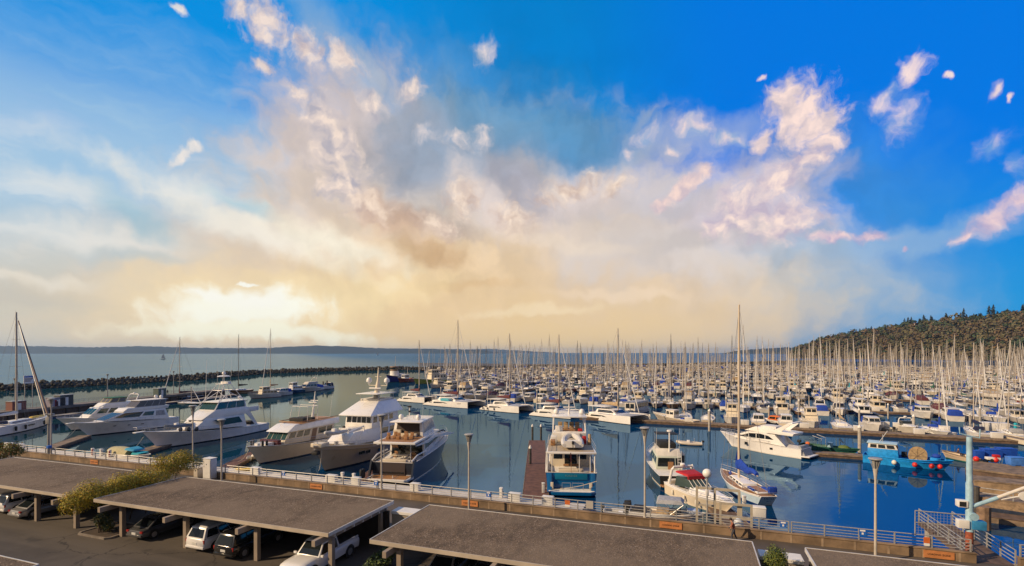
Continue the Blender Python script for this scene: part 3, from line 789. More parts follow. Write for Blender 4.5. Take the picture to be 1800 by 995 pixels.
cl = [(rg.uniform(-.25, .25), rg.uniform(-.25, .25), lerp(.5, 2.7, k/12), lerp(.75, .5, (k/12)**2), lerp(.75, .5, (k/12)**2), .55) for k in range(13)] + [(x, y, 2.5, .36, .36, .62) for x, y in ((-.5, 0), (.45, .1), (0, -.45), (.1, .4), (-.3, -.35), (.35, -.3))]
shrub('rounded upright clipped evergreen between two carports', 'evergreen', 4.43, 30.3, 3.0, [(c[0]*.6, c[1]*.6, c[2]*1.08 + .1, c[3]*.98, c[4]*.98, c[5]) for c in cl], 30000, .045, [LEAF_D, LEAF_M, mt('leaf_yew', (.16, .17, .02), .7, vary=.3, vscale=9)], (3, 3, 3), 24, name='evergreen_shrub')
cl = [(rg.uniform(-.9, .9), rg.uniform(-1.2, 1.8), rg.uniform(.3, .9), .6, .7, .5) for k in range(8)]
shrub('low dark green hedge beside the white pickup under the carport', 'hedge', -18.6, 27.0, 3.0, cl, 2200, .10, [LEAF_D, LEAF_M], (3, 2), 25, name='low_hedge')

# ================================================================== cars
PLATE = mt('number_plate', (.62, .62, .60), .5); TAIL = mt('tail_lamp_red', (.30, .012, .010), .2, coat=.4); HEADL = mt('head_lamp', (.55, .56, .58), .1, .3)
RIM = mt('alloy_rim', (.50, .50, .51), .3, .7)
def car(label, paint, u, v, ang, L=4.6, W=1.85, H=1.55, kind='suv', z=3.0, group='cars parked under the carports'):
    """ang 0: nose towards the sea (+v)"""
    t = thing('pickup_truck' if kind == 'pickup' else 'parked_car', label, 'pickup' if kind == 'pickup' else 'car', UV(u, v, z), ANG_U + math.pi/2 + ang, group)
    hw = W/2; belt = H*.60 if kind != 'pickup' else H*.585
    hood = belt*.98
    if kind == 'sedan': st = [(-.5, .80, .42, .72), (-.485, .93, .30, .88), (-.40, 1, .25, .96), (-.25, 1, .22, 1.0), (.10, 1, .22, 1.0), (.25, .99, .22, .99), (.38, .97, .22, .93), (.47, .88, .28, .82), (.5, .74, .42, .66)]
    elif kind == 'pickup': st = [(-.5, .96, .45, .97), (-.49, .98, .42, 1.0), (-.30, 1, .40, 1.0), (-.12, 1, .38, 1.0), (.17, 1, .36, 1.0), (.25, 1, .36, 1.02), (.40, .97, .36, 1.0), (.47, .92, .40, .95), (.5, .82, .46, .82)]
    else: st = [(-.5, .86, .40, .92), (-.485, .95, .32, 1.0), (-.38, 1, .26, 1.0), (-.1, 1, .24, 1.0), (.15, 1, .24, 1.0), (.27, .99, .24, 1.0), (.40, .96, .26, .97), (.47, .88, .30, .88), (.5, .76, .42, .74)]
    rings = []
    for fx, fw, zb, ft in st:
        w = hw*fw; zt = belt*ft; zb = zb*.9
        half = [(w*.80, zb), (w*.97, zb + .07), (w, zb + (zt - zb)*.5), (w*.985, zt - .12), (w*.90, zt - .02), (w*.5, zt + .015)]
        rings.append([(fx*L, -y, zz) for y, zz in half] + [(fx*L, y, zz) for y, zz in reversed(half)])
    MB().loft(rings).build('body', paint, t, smooth=50)
    # greenhouse
    if kind == 'sedan': b0, b1, t0, t1 = -.40, .22, -.22, .05
    elif kind == 'pickup': b0, b1, t0, t1 = -.14, .22, -.12, .10
    else: b0, b1, t0, t1 = -.49, .24, -.42, .08
    wb, wt = hw*.92, hw*.72
    A = [(b0*L, -wb, belt - .01), (b1*L, -wb, belt - .01), (b1*L, wb, belt - .01), (b0*L, wb, belt - .01)]
    B = [(t0*L, -wt, H - .03), (t1*L, -wt, H - .03), (t1*L, wt, H - .03), (t0*L, wt, H - .03)]
    B2 = [(lerp(p[0], (t0 + t1)/2*L, .12), p[1]*.86, H + .02) for p in B]
    MB().loft([A, B, B2]).build('cabin', paint, t, smooth=60, bevel=.03)
    q = {'rear': (A[3], A[0], B[0], B[3]), 'front': (A[1], A[2], B[2], B[1]), 'star': (A[0], A[1], B[1], B[0]), 'port': (A[2], A[3], B[3], B[2])}
    MB().pane(q['rear'], .10, .90, .10, .86, th=.02).build('rear_window', GLASS, t, smooth=0)
    MB().pane(q['front'], .07, .93, .08, .92, th=.02).build('windscreen', GLASS, t, smooth=0)
    for k in ('star', 'port'):
        for a, b_ in ((.06, .34), (.37, .62), (.65, .92)) if kind != 'pickup' else ((.06, .46), (.52, .90)):
            MB().pane(q[k], a, b_, .10, .84, th=.015).build('side_window', GLASS, t, smooth=0)
    rw = .34 if kind != 'pickup' else .40
    for fx in (-.31, .32):
        for sy in (-1, 1):
            w = MB().lathe([(rw*.55, -.11), (rw*.95, -.11), (rw, -.07), (rw, .07), (rw*.95, .11), (rw*.55, .11)], n=18)
            o = w.build('wheel', TYRE, t); o.location = (fx*L, sy*(hw - .10), rw); o.rotation_euler = (R(90), 0, 0)
            r_ = MB().lathe([(rw*.12, .122), (rw*.60, .118), (rw*.62, .08), (rw*.15, .08)], n=12)
            ro = r_.build('rim', RIM, o); ro.rotation_euler = (0 if sy < 0 else math.pi, 0, 0)
            MB().lathe([(rw*1.16, -.02), (rw*1.16, .02)], n=18).build('wheel_arch', BLACK, t, loc=None).matrix_local = Matrix.Translation((fx*L, sy*(hw - .012), rw)) @ Matrix.Rotation(R(90), 4, 'X')
    for sy in (-1, 1):
        MB().rbox((-.485*L, sy*hw*.80, belt*.80), (.12, .26, .24 if kind != 'sedan' else .15)).build('tail_lamp', TAIL, t, bevel=.02)
        MB().rbox((.468*L, sy*hw*.66, belt*.76), (.16, .40, .17), rz=-sy*.25).build('head_lamp', HEADL, t, bevel=.03)
        MB().rbox((.20*L, sy*(hw + .09), belt + .07), (.12, .20, .15)).build('mirror', paint, t, bevel=.03)
    MB().rbox((-.5*L - .0, 0, belt*.66), (.04, .42, .16)).build('number_plate', PLATE, t, smooth=0)
    MB().rbox((-.495*L, 0, .42), (.14, W*.90, .16)).build('rear_bumper', paint if kind != 'pickup' else STEEL, t, bevel=.04)
    MB().rbox((.488*L, 0, .44), (.16, W*.86, .18)).build('front_bumper', BLACK if kind == 'pickup' else paint, t, bevel=.04)
    MB().rbox((.485*L, 0, belt*.70), (.10, W*.42, .20)).build('grille', BLACK, t, bevel=.02)
    if kind == 'pickup':
        MB().bx(-.485*L, -.145*L, -hw*.84, hw*.84, belt + .016, belt + .03).build('truck_bed', DARK, t, smooth=0)
        for sy in (-1, 1): MB().bx(-.49*L, -.145*L, sy*hw*.86 - .05, sy*hw*.86 + .05, belt, belt + .09).build('bed_rail', paint, t, smooth=0)
    else:
        for sy in (-1, 1): MB().tube([((t0 + .03)*L, sy*wt*.84, H + .02), ((t0 + .05)*L, sy*wt*.84, H + .07), (t1*L - .3, sy*wt*.84, H + .07), (t1*L - .2, sy*wt*.84, H + .01)], .02, 6).build('roof_rail', STEEL, t)
    return t
CW = mt('car_paint_white', (.74, .73, .72), .25, coat=.6); CB = mt('car_paint_black', (.012, .012, .013), .18, coat=.8); CS = mt('car_paint_silver', (.36, .36, .37), .28, .4, coat=.5)
CG = mt('car_paint_grey', (.10, .10, .105), .25, .3, coat=.5); CI = mt('car_paint_pale_blue', (.46, .55, .60), .25, .1, coat=.5); CBG = mt('car_paint_beige', (.42, .37, .31), .25, .3, coat=.5)
car('white hatchback backed out beside a silver car at the left end', CW, -56.3, 28.2, 0, 4.5, 1.8, 1.62, 'suv')
car('silver saloon car parked next to the white hatchback at the left end', CS, -53.3, 27.9, 0, 4.7, 1.8, 1.45, 'sedan')
car('dark grey saloon parked beside the kerbed planting bed', CG, -38.9, 28.0, 0, 4.7, 1.8, 1.45, 'sedan')
car('white sport utility car with bright rear window under the middle carport', CW, -32.6, 27.9, 0, 4.7, 1.88, 1.72, 'suv')
car('black sport utility car beside the white one under the carport', CB, -29.6, 27.6, 0, 4.7, 1.88, 1.70, 'suv')
car('white pickup truck nosing out from the carport end', CW, -22.9, 26.9, math.pi, 5.6, 1.95, 1.85, 'pickup')
car('dark car with pale roof under the carport near the low hedge', CBG, -14.2, 27.9, math.pi, 4.6, 1.8, 1.5, 'sedan')
car('dark grey car tucked under the front edge of the carport', CG, -11.4, 27.9, math.pi, 4.6, 1.8, 1.5, 'suv')
# ================================================================== boats: the shared building blocks
class Hull:
    """x runs from the stern (0) to the stem head (L), y to port, z up from the waterline"""
    T = [0, .06, .14, .25, .36, .47, .58, .68, .77, .85, .91, .955, .985, 1]
    def __init__(s, L, B, fs, fb, draft=.7, tw=.85, rake=1.5, flare=.35, tm=.42, p=2.3, so=0.0, fm=None, pw=1.9, tail=1.0):
        s.L, s.B, s.fs, s.fb, s.draft, s.tw, s.rake, s.flare, s.tm, s.p, s.so, s.pw, s.tail = L, B, fs, fb, draft, tw, rake, flare, tm, p, so, pw, tail
        s.fm = fm if fm is not None else min(fs, fb)
    def b(s, t):
        if t < s.tm: f = lerp(s.tw, 1, math.sin(math.pi/2*t/s.tm))
        else: f = 1 - ((t - s.tm)/(1 - s.tm))**s.p
        return max(.025, f*s.B/2)
    def z(s, t):
        base = lerp(s.fs, s.fb, t**s.pw)
        return base - (min(s.fs, s.fb) - s.fm)*math.sin(math.pi*min(1, t*1.2))*(1 if t < .83 else 0)
    def at(s, x): return s.b(x/s.L), s.z(x/s.L)
    def edge(s, x0, x1, n, inset=0.0, dz=0.0, side=1):
        r = []
        for k in range(n + 1):
            x = lerp(x0, x1, k/n); b, z = s.at(x); r.append((x, side*max(.02, b - inset), z + dz))
        return r
    def mesh(s, stripe=.0):
        rings = []
        for t in s.T:
            b, zs = s.b(t), s.z(t); q = max(0, (t - .3)/.7)**1.3
            bw = max(.015, b*lerp(.93, .93 - s.flare, q)*(1 if t < .9 else (1 - t)/.1*.75 + .25))
            xd = t*s.L; xw = s.so + t*(s.L - s.rake - s.so); xk = s.so*1.6 + t*(s.L - s.rake*1.5 - s.so*1.6)
            zst = zs - stripe if stripe else zs - .02
            def pt(f): return (lerp(xw, xd, f**1.1), lerp(bw, b, f**1.35), zs*f)
            half = [(xd, b, zs), (lerp(xw, xd, zst/zs), lerp(bw, b, (zst/zs)**1.35), zst), pt(.62), pt(.30), (lerp(xw, xd, .06), bw*1.004, .16), (xw, bw, .0), (lerp(xw, xk, .5), bw*.72, -s.draft*.55), (xk, .0, -s.draft)]
            rings.append(half + [(x, -y, z) for x, y, z in reversed(half[:-1])])
        m = MB(); n = len(half); w = 2*n - 2
        row = [3, 0, 0, 0, 1, 2, 2]; row = row + row[::-1]
        m.loft(rings, closed=False, caps=False, rowm=row)
        m.f.append(tuple(reversed(range(2*n - 1)))); m.m.append(4)
        return m
    def deck(s, drop=.05, t0=0.0, t1=1.0, inset=.03):
        m = MB(); ts = sorted(set([t0, t1] + [t for t in s.T if t0 < t < t1])); v = []
        for t in ts:
            b = max(.01, s.b(t) - inset); z = s.z(t) - drop; x = t*s.L
            v += [(x, b, z), (x, b*.5, z + .03), (x, -b*.5, z + .03), (x, -b, z)]
        f = []
        for i in range(len(ts) - 1):
            for j in range(3): f.append((i*4 + j, i*4 + j + 1, i*4 + j + 5, i*4 + j + 4))
        return m.add(v, f)
def put_hull(root, H, top, boot=BLACKA, bottom=BLACKA, stripe=None, transom=None, deckm=DECKW, drop=.06, sw=.0, name='hull', cap=None, capr=.045):
    h = H.mesh(sw).build(name, [top, boot, bottom, stripe or top, transom or top], root, smooth=40)
    H.deck(drop).build('deck', deckm, root, smooth=30)
    m = MB()
    for sd in (1, -1): m.tube(H.edge(0, H.L, 22, .0, .0, sd), capr, 5)
    m.tube([(0, H.b(0), H.z(0)), (0, -H.b(0), H.z(0))], capr, 5)
    m.build('cap_rail', cap or WHITE, root)
    return h
def house(root, name, mat, bot, top, crown=.04, bevel=.06, roof=None, over=.0):
    """bot/top: (x rear, x front, half width rear, half width front, z [, z front]); returns its four sides for windows"""
    x0, x1, w0, w1, z0 = bot[:5]; z0f = bot[5] if len(bot) > 5 else z0
    X0, X1, W0, W1, z1 = top[:5]; z1f = top[5] if len(top) > 5 else z1
    A = [(x0, -w0, z0), (x1, -w1, z0f), (x1, w1, z0f), (x0, w0, z0)]
    B_ = [(X0, -W0, z1), (X1, -W1, z1f), (X1, W1, z1f), (X0, W0, z1)]
    m = MB().loft([A, B_])
    o = m.build(name, mat, root, smooth=40, bevel=bevel)
    if roof is not None or over:
        C0 = [(X0 - over, -W0 - over*.6, z1 + .004), (X1 + over, -W1 - over*.6, z1f + .004), (X1 + over, W1 + over*.6, z1f + .004), (X0 - over, W0 + over*.6, z1 + .004)]
        C1 = [(x, y, z + .09) for x, y, z in C0]; C2 = [(lerp(x, (X0 + X1)/2, .10), y*.86, z + .09 + crown) for x, y, z in C0]
        MB().loft([C0, C1, C2]).build('roof', roof or mat, root, smooth=40, bevel=.03)
    return {'star': (A[0], A[1], B_[1], B_[0]), 'front': (A[1], A[2], B_[2], B_[1]), 'port': (A[2], A[3], B_[3], B_[2]), 'rear': (A[3], A[0], B_[0], B_[3])}
def windows(root, q, spans, t0, t1, mat=GLASS, sides=('star', 'port'), name='window', th=.03):
    for k in sides:
        for a, b in spans:
            if k == 'port': a, b = 1 - b, 1 - a
            MB().pane(q[k], a, b, t0, t1, th=th).build(name, mat, root, smooth=0)
def guard(root, pts, h, step=1.4, r=.028, mat=STEEL, mid=True, name='guard_rail'):
    m = MB(); P3 = [Vector(p) for p in pts]; top = [p + Vector((0, 0, h)) for p in P3]
    m.tube(top, r, 6)
    if mid: m.tube([p + Vector((0, 0, h*.52)) for p in P3], r*.6, 4)
    acc = 0; last = None
    for i, p in enumerate(P3):
        if last is None or (p - last).length >= step*.95 or i == len(P3) - 1:
            m.cyl(p, p + Vector((0, 0, h)), r*.9, n=5); last = p
    m.build(name, mat, root); return m
def bow_rail(root, H, x0, h=.75, inset=.14, n=10, mat=STEEL, dz=0.0, step=1.3, tip=.1):
    a = H.edge(x0, H.L - tip, n, inset, dz, 1); b = H.edge(x0, H.L - tip, n, inset, dz, -1)
    guard(root, a + list(reversed(b)), h, step, mat=mat)
def radar_arch(root, x, w, z0, z1, mat=WHITE, lean=-.8, dome=True, t=.14):
    m = MB(); m.tube([(x, -w, z0), (x + lean, -w*.86, z1 - .2), (x + lean, -w*.7, z1), (x + lean, w*.7, z1), (x + lean, w*.86, z1 - .2), (x, w, z0)], t, 8)
    m.build('radar_arch', mat, root)
    if dome: MB().lathe([(.05, z1 + .02), (.06, z1 + .15), (.30, z1 + .17), (.32, z1 + .30), (.22, z1 + .40), (.03, z1 + .43)], (x + lean, 0, 0), 12).build('radar_dome', WHITE, root)
def satdome(root, x, y, z, r=.35, name='satellite_dome'):
    MB().lathe([(r*.45, 0), (r*.45, r*.35), (r, r*.55), (r*1.02, r*1.2), (r*.8, r*1.8), (r*.4, r*2.1), (.02, r*2.18)], (x, y, z), 14).build(name, WHITE, root)
def antenna(root, x, y, z, h, lean=(0, 0), r=.022, name='antenna'):
    MB().tube([(x, y, z), (x + lean[0], y + lean[1], z + h)], [r, r*.5], 5).build(name, WHITE, root)
def rig(root, H, xm, zm, h, mat=ALU, r=.10, boom=4.5, cover=CAN_BLUE, jib=CAN_WHITE, jibc=None, bz=1.5, spreaders=2, beam=None, cover_r=.20, droop=.0, stays=True, wire=.018):
    """mast, boom with its sail under a cover, spreaders, stays and a rolled headsail"""
    MB().tube([(xm, 0, zm), (xm, 0, zm + h*.7), (xm - .05, 0, zm + h)], [r, r*.95, r*.7], 8).build('mast', mat, root)
    bw = beam or H.B/2*.92
    sp = MB()
    for k in range(spreaders):
        z = zm + h*(k + 1)/(spreaders + 1); w = bw*(.55 - .1*k)
        sp.tube([(xm - .1, -w, z + .04), (xm, 0, z), (xm - .1, w, z + .04)], .032, 5)
    sp.tube([(xm - .35, 0, zm + h + .02), (xm + .2, 0, zm + h + .02)], .015, 4).cyl((xm - .3, 0, zm + h), (xm - .3, 0, zm + h + .45), .014, n=4)
    sp.build('spreaders', mat, root)
    zb = zm + bz
    if boom:
        bm_ = MB().tube([(xm - .1, 0, zb), (xm - boom, 0, zb + .12)], .065, 8); bm_.build('boom', mat, root)
        if cover is not None:
            n = 9; rings = []
            for k in range(n + 1):
                f = k/n; x = xm + .12 - f*(boom - .1); rz = cover_r*(1.65 - 1.1*f)*(1 + .06*math.sin(k*2.2)); ry = cover_r*(.95 - .4*f)
                zc = zb + .12*f + rz*.62 + droop*math.sin(f*math.pi*3)*.12
                rings.append([(x, ry*math.cos(a), zc + rz*math.sin(a)) for a in [2*math.pi*j/8 for j in range(8)]])
            up = [[(x + .0, y*.7, z + (1.1 - 0)*1.0) for x, y, z in rings[0]]]
            m = MB().loft(rings); m.loft([rings[0], [(xm + .14 + (p[0] - xm)*.2, p[1]*.8, p[2] + .9) for p in rings[0]], [(xm + .1, p[1]*.5, zb + 2.0 + (p[2] - zb)*.2) for p in rings[0]]])
            m.build('sail_cover', cover, root)
    if jib is not None:
        xb, zb2 = H.L - .25, H.z(.97) + .25
        p0 = Vector((xb, 0, zb2)); p1 = Vector((xm + .1, 0, zm + h*.96))
        MB().tube([p0, p0.lerp(p1, .04), p0.lerp(p1, .12), p0.lerp(p1, .5), p0.lerp(p1, .88), p1], [.03, .10, .13, .10, .06, .02], 7).build('rolled_headsail', jibc or jib, root)
    if stays:
        st = MB()
        st.tube([(xm, 0, zm + h), (.25, 0, H.z(0) + .1)], wire, 4)
        for sd in (-1, 1):
            st.tube([(xm - .1, sd*bw, H.at(xm)[1]), (xm - .1, sd*bw*.5, zm + h*.5), (xm, 0, zm + h*.97)], wire, 4)
            st.tube([(xm - .7, sd*bw*.95, H.at(xm)[1]), (xm, 0, zm + h*.5)], wire*.8, 4)
        if jib is None: st.tube([(xm, 0, zm + h*.97), (H.L - .2, 0, H.z(1))], wire, 4)
        st.build('rigging', WIRE, root)
def cabin_trunk(root, H, x0, x1, h, wf=.62, mat=WHITE, win=True, n=3):
    (b0, z0), (b1, z1) = H.at(x0), H.at(x1)
    q = house(root, 'cabin', mat, (x0, x1, b0*wf, b1*wf*.8, z0 - .08, z1 - .05), (x0 + .1, x1 - h*1.6, b0*wf*.86, b1*wf*.66, z0 + h, z1 + h*.72), bevel=.07)
    if win: windows(root, q, [(.06 + k*.92/n, .06 + (k + .72)*.92/n) for k in range(n)], .38, .74, th=.02)
    return q
def fenders(root, H, xs, side, r=.13, l=.6, mat=FENDER):
    for x in xs:
        b, z = H.at(x)
        MB().lathe([(.02, 0), (r*.8, .05), (r, .15), (r, l - .15), (r*.8, l - .05), (.02, l)], (x, side*(b + r*.7), max(.05, z*.45 - l/2 + .1)), 8).build('fender', mat, root)
def outboard(root, x, y, z, s=1.0, mat=BLACK, name='outboard_motor'):
    m = MB().rbox((x, y, z + .25*s), (.55*s, .36*s, .46*s), 0, 0, -.12)
    o = m.build(name, mat, root, bevel=.06*s)
    MB().rbox((x + .02, y, z - .35*s), (.16*s, .12*s, .85*s)).build('lower_unit', mat, o, smooth=0)
    return o
def rib(label, loc, rz, L=3.4, B=1.7, tube=TUBE, r=.24, motor=True, group=None, tilt=None, name='dinghy', console=False, floor=DECKW):
    """rigid inflatable: a horseshoe tube, a floor, a transom, perhaps a seat and an outboard"""
    t = thing(name, label, 'dinghy', loc, rz, group)
    if tilt: t.rotation_euler = (tilt[0], tilt[1], rz)
    y = B/2 - r
    pts = [(0, -y, r), (L*.25, -y, r), (L*.55, -y, r), (L*.78, -y*.82, r*1.25), (L*.92, -y*.42, r*1.7), (L*.97, 0, r*1.85), (L*.92, y*.42, r*1.7), (L*.78, y*.82, r*1.25), (L*.55, y, r), (L*.25, y, r), (0, y, r)]
    MB().tube(pts, [r*.6] + [r]*9 + [r*.6], 10).build('inflated_tube', tube, t)
    fl = MB().add([(p[0], p[1]*.95, .12) for p in pts], [tuple(range(len(pts)))]); fl.build('floor', floor, t, smooth=0)
    kl = MB().loft([[(x, -w, .14), (x, 0, d), (x, w, .14)] for x, w, d in ((.1, y*.9, -.10), (L*.6, y*.9, -.12), (L*.9, y*.3, .2))], closed=False, caps=False); kl.build('keel', WHITE2, t)
    MB().bx(.02, .10, -y, y, .1, r*2 + .12).build('transom', WHITE, t, smooth=0)
    MB().bx(L*.38, L*.50, -y, y, r*1.3, r*1.45).build('seat', WHITE, t, smooth=0)
    if console:
        MB().bx(L*.48, L*.6, -.28, .28, .1, .85).build('console', WHITE, t, bevel=.04)
        MB().tube([(L*.3, -.45, .3), (L*.3, -.45, 1.2), (L*.3, .45, 1.2), (L*.3, .45, .3)], .03, 6).build('roll_bar', STEEL, t)
    if motor: outboard(t, -.18, 0, .55, .75)
    return t
def place(px, py, heading, Lwl=0, z=0.0, off=0.0):
    """stern position and turn of a boat whose stem meets the water at a photograph pixel (heading: vector or the pixel of the stern)"""
    bow = at(px, py, z)
    if isinstance(heading, tuple) and abs(heading[0]) > 5: d = bow - at(*heading, z); d.z = 0
    else: d = Vector((heading[0], heading[1], 0))
    d.normalize()
    p = bow - d*Lwl
    return Vector((p.x, p.y, 0)), math.atan2(d.y, d.x)
def place_stern(px, py, heading, z=0.0):
    s = at(px, py, z); d = Vector((heading[0], heading[1], 0)).normalized()
    return Vector((s.x, s.y, 0)), math.atan2(d.y, d.x)
# ================================================================== the large yachts along the sea wall
G_Y = 'large motor yachts berthed along the sea wall'
TOSEA = (VX, VY); TOSHORE = (-VX, -VY)
# ---- tall white sport fishing yacht with a lattice tower
loc, rz = place(279, 789, (-.262, -.965), 23.5)
t = thing('sport_fishing_yacht', 'big white sport fishing yacht with lattice tower and inflatable on its foredeck', 'yacht', loc, rz, G_Y)
H = Hull(26.6, 6.6, 1.5, 3.5, 1.0, .88, 3.0, .50, tm=.40, p=2.2, pw=2.1)
put_hull(t, H, WHITE, BLACKA, BLACKA, stripe=WHITE2, sw=.14, cap=WHITE)
q = house(t, 'deckhouse', WHITE, (6.2, 18.6, 2.75, 2.0, 1.7, 2.55), (6.6, 15.6, 2.45, 2.1, 4.4), bevel=.25)
for sd in ('star', 'port'):
    y_ = 1 if sd == 'port' else -1; MB().side([(7.4, 2.75), (8.3, 3.95), (14.4, 3.95), (12.2, 2.75)], y_*2.62 - .10, y_*2.62 + .10).build('window', GLASSG, t, smooth=0); MB().side([(8.0, 2.5), (8.0, 2.72), (15.2, 2.72), (15.2, 2.5)], y_*2.68 - .05, y_*2.68 + .05).build('window_sill', WHITE, t, smooth=0)
q2 = house(t, 'flybridge_base', WHITE, (5.4, 16.6, 2.75, 1.9, 4.3, 4.15), (5.6, 13.6, 2.55, 2.15, 5.75), bevel=.22)
q3 = house(t, 'bridge', WHITE, (6.0, 13.6, 2.4, 2.05, 5.70), (6.2, 12.4, 2.25, 1.85, 7.15), over=.55, roof=WHITE)
windows(t, q3, [(.05, .34), (.36, .64), (.66, .985)], .10, .94, GLASSG)
windows(t, q3, [(.03, .33), (.35, .65), (.67, .97)], .08, .94, GLASSG, ('front',))
MB().bx(2.6, 5.5, -2.3, 2.3, 4.55, 4.70).build('rear_deck', WHITE, t, bevel=.03)
for sd in (-1, 1):
    MB().side([(3.0, 1.6), (3.6, 1.6), (6.6, 4.6), (5.2, 4.6)], sd*2.55 - .06, sd*2.55 + .06).build('side_wing', WHITE, t, smooth=0)
    MB().bx(2.7, 5.6, sd*2.45 - .05, sd*2.45 + .05, 4.7, 5.6).build('deck_coaming', WHITE, t, bevel=.02)
bow_rail(t, H, 13.5, .85, .18, 14)
MB().bx(26.0, 27.9, -.38, .38, 3.42, 3.55).build('bow_pulpit', WHITE, t, bevel=.03)
guard(t, [(25.8, .38, 3.55), (27.7, .36, 3.55), (27.7, -.36, 3.55), (25.8, -.38, 3.55)], .8, .9, name='pulpit_rail')
tw = MB()
for sd in (-1, 1):
    for a, b in (((12.6, 2.0, 7.2), (10.2, .85, 10.6)), ((6.4, 2.1, 7.2), (8.6, .85, 10.6)), ((12.6, 2.0, 7.2), (8.9, 1.2, 9.4)), ((6.4, 2.1, 7.2), (10.0, 1.2, 9.4)), ((9.5, 2.1, 7.2), (9.4, .9, 10.6)), ((12.6, 2.0, 7.2), (14.0, 2.3, 5.8))):
        tw.tube([(a[0], sd*a[1], a[2]), (b[0], sd*b[1], b[2])], .06, 6)
    tw.tube([(12.2, sd*1.9, 7.8), (6.8, sd*1.95, 7.8)], .04, 6).tube([(11.0, sd*1.25, 9.4), (8.0, sd*1.25, 9.4)], .04, 6)
for x, w, z in ((11.0, 1.25, 9.4), (8.0, 1.25, 9.4), (10.2, .85, 10.6), (8.6, .85, 10.6)): tw.tube([(x, -w, z), (x, w, z)], .045, 6)
tw.build('lattice_tower', WHITE, t)
MB().bx(8.3, 10.5, -1.0, 1.0, 10.6, 10.7).bx(8.5, 9.3, -.9, .9, 10.7, 11.1).build('tower_platform', WHITE, t, bevel=.02)
MB().lathe([(1.35, 12.1), (1.4, 12.2), (.9, 12.35), (.1, 12.42)], (9.4, 0, 0), 14, sy=.8).build('tower_sunshade', WHITE, t)
m = MB()
for sx, sy in ((8.5, -.8), (8.5, .8), (10.2, -.8), (10.2, .8)): m.cyl((sx, sy, 10.7), (sx, sy, 12.15), .035, n=5)
m.build('sunshade_posts', STEEL, t)
satdome(t, 9.4, 0, 12.42, .34, 'radar_dome'); satdome(t, 6.6, 1.2, 7.35, .32)
antenna(t, 12.0, -1.9, 7.3, 8.2, (-.6, -.3), .05, 'outrigger'); antenna(t, 12.0, 1.9, 7.3, 8.2, (-.6, .3), .05, 'outrigger')
antenna(t, 8.4, .9, 12.2, 4.2); antenna(t, 10.0, -.9, 12.2, 3.6)
MB().bx(2.0, 3.0, -.8, .8, 1.5, 2.3).build('fighting_chair', BLACK, t, bevel=.1)
MB().bx(0.3, 3.4, -2.5, 2.5, 1.16, 1.2).build('cockpit_floor', TEAK, t, smooth=0)
for x in (17.8, 19.2, 20.6):
    b, z = H.at(x); MB().ball((x, b - .55, z + .38), .36, .28, .42).build('black_fender', BLACK, t)
c0 = Vector(loc) + Vector((math.cos(rz), math.sin(rz), 0))*17.4
rib('grey inflatable dinghy cradled on the foredeck of the sport fishing yacht', (c0.x, c0.y, 3.25), rz, 4.9, 2.1, TUBED, .30, True, console=True)

# ---- low white motor yacht with enclosed flybridge
loc, rz = place(157.5, 766, (-.345, -.938), 17.2)
t = thing('motor_yacht', 'white motor yacht with dark swept windows and clear vinyl flybridge enclosure', 'yacht', loc, rz, G_Y)
H = Hull(20.4, 5.4, 1.9, 3.0, .9, .88, 3.0, .45, tm=.40, p=2.2)
put_hull(t, H, WHITE, BLACKA, BLACKA, sw=.10, stripe=WHITE2)
q = house(t, 'deckhouse', WHITE, (2.2, 16.0, 2.35, 1.5, 1.85, 2.7), (3.0, 11.4, 2.0, 1.65, 4.35, 4.3), bevel=.16)
windows(t, q, [(.52, .93)], .34, .84, GLASS); windows(t, q, [(.28, .48)], .42, .80, GLASSG); windows(t, q, [(.05, .23)], .36, .84, CLEARV)
windows(t, q, [(.04, .48), (.52, .96)], .12, .86, GLASS, ('front',))
q2 = house(t, 'flybridge', WHITE, (2.4, 11.8, 2.1, 1.55, 4.3), (2.2, 10.8, 2.2, 1.5, 5.0), bevel=.1)
q3 = house(t, 'flybridge_enclosure', CLEARV, (3.0, 9.4, 1.95, 1.55, 5.0), (2.6, 8.2, 1.8, 1.5, 6.35), bevel=.05, over=.25, roof=CAN_WHITE)
windows(t, q3, [(.03, .22), (.25, .46), (.49, .70), (.73, .97)], .08, .9, mt('vinyl_window', (.12, .11, .11), .15), ('star', 'port', 'front'))
bow_rail(t, H, 6.0, .7, .16, 16)
MB().bx(19.8, 21.2, -.34, .34, 2.95, 3.06).build('bow_pulpit', WHITE, t, bevel=.03)
for x in (8.5, 11.2, 13.8):
    b, z = H.at(x)
    for sd in (-1, 1): MB().rbox((x, sd*(b*.965 + .015), z*.68), (.55, .05, .14)).build('porthole', GLASS, t, smooth=0)
satdome(t, 3.2, .9, 6.48, .36); satdome(t, 3.2, -.9, 6.48, .36); antenna(t, 4.0, 1.6, 5.0, 4.5, (-.5, 0))

# ---- white yacht moored behind it
loc, rz = place(127, 757, (-.345, -.938), 15.5)
t = thing('motor_yacht', 'white yacht with green flybridge canopy half hidden behind another white yacht', 'yacht', loc, rz, G_Y)
H = Hull(18.4, 5.2, 1.9, 3.1, .9, .88, 2.9, .45)
put_hull(t, H, WHITE, NAVY, BLACKA, sw=.10, stripe=WHITE2)
q = house(t, 'deckhouse', WHITE, (2.5, 13.5, 2.2, 1.6, 2.0, 2.5), (3.0, 11.2, 2.0, 1.6, 4.6), bevel=.12)
windows(t, q, [(.06, .26), (.30, .48), (.52, .69), (.73, .92)], .42, .88, GLASSG); windows(t, q, [(.05, .32), (.36, .64), (.68, .95)], .35, .9, GLASSG, ('front',))
q2 = house(t, 'flybridge', WHITE, (2.4, 10.6, 2.1, 1.6, 4.6), (2.4, 9.6, 2.0, 1.5, 5.5), bevel=.12)
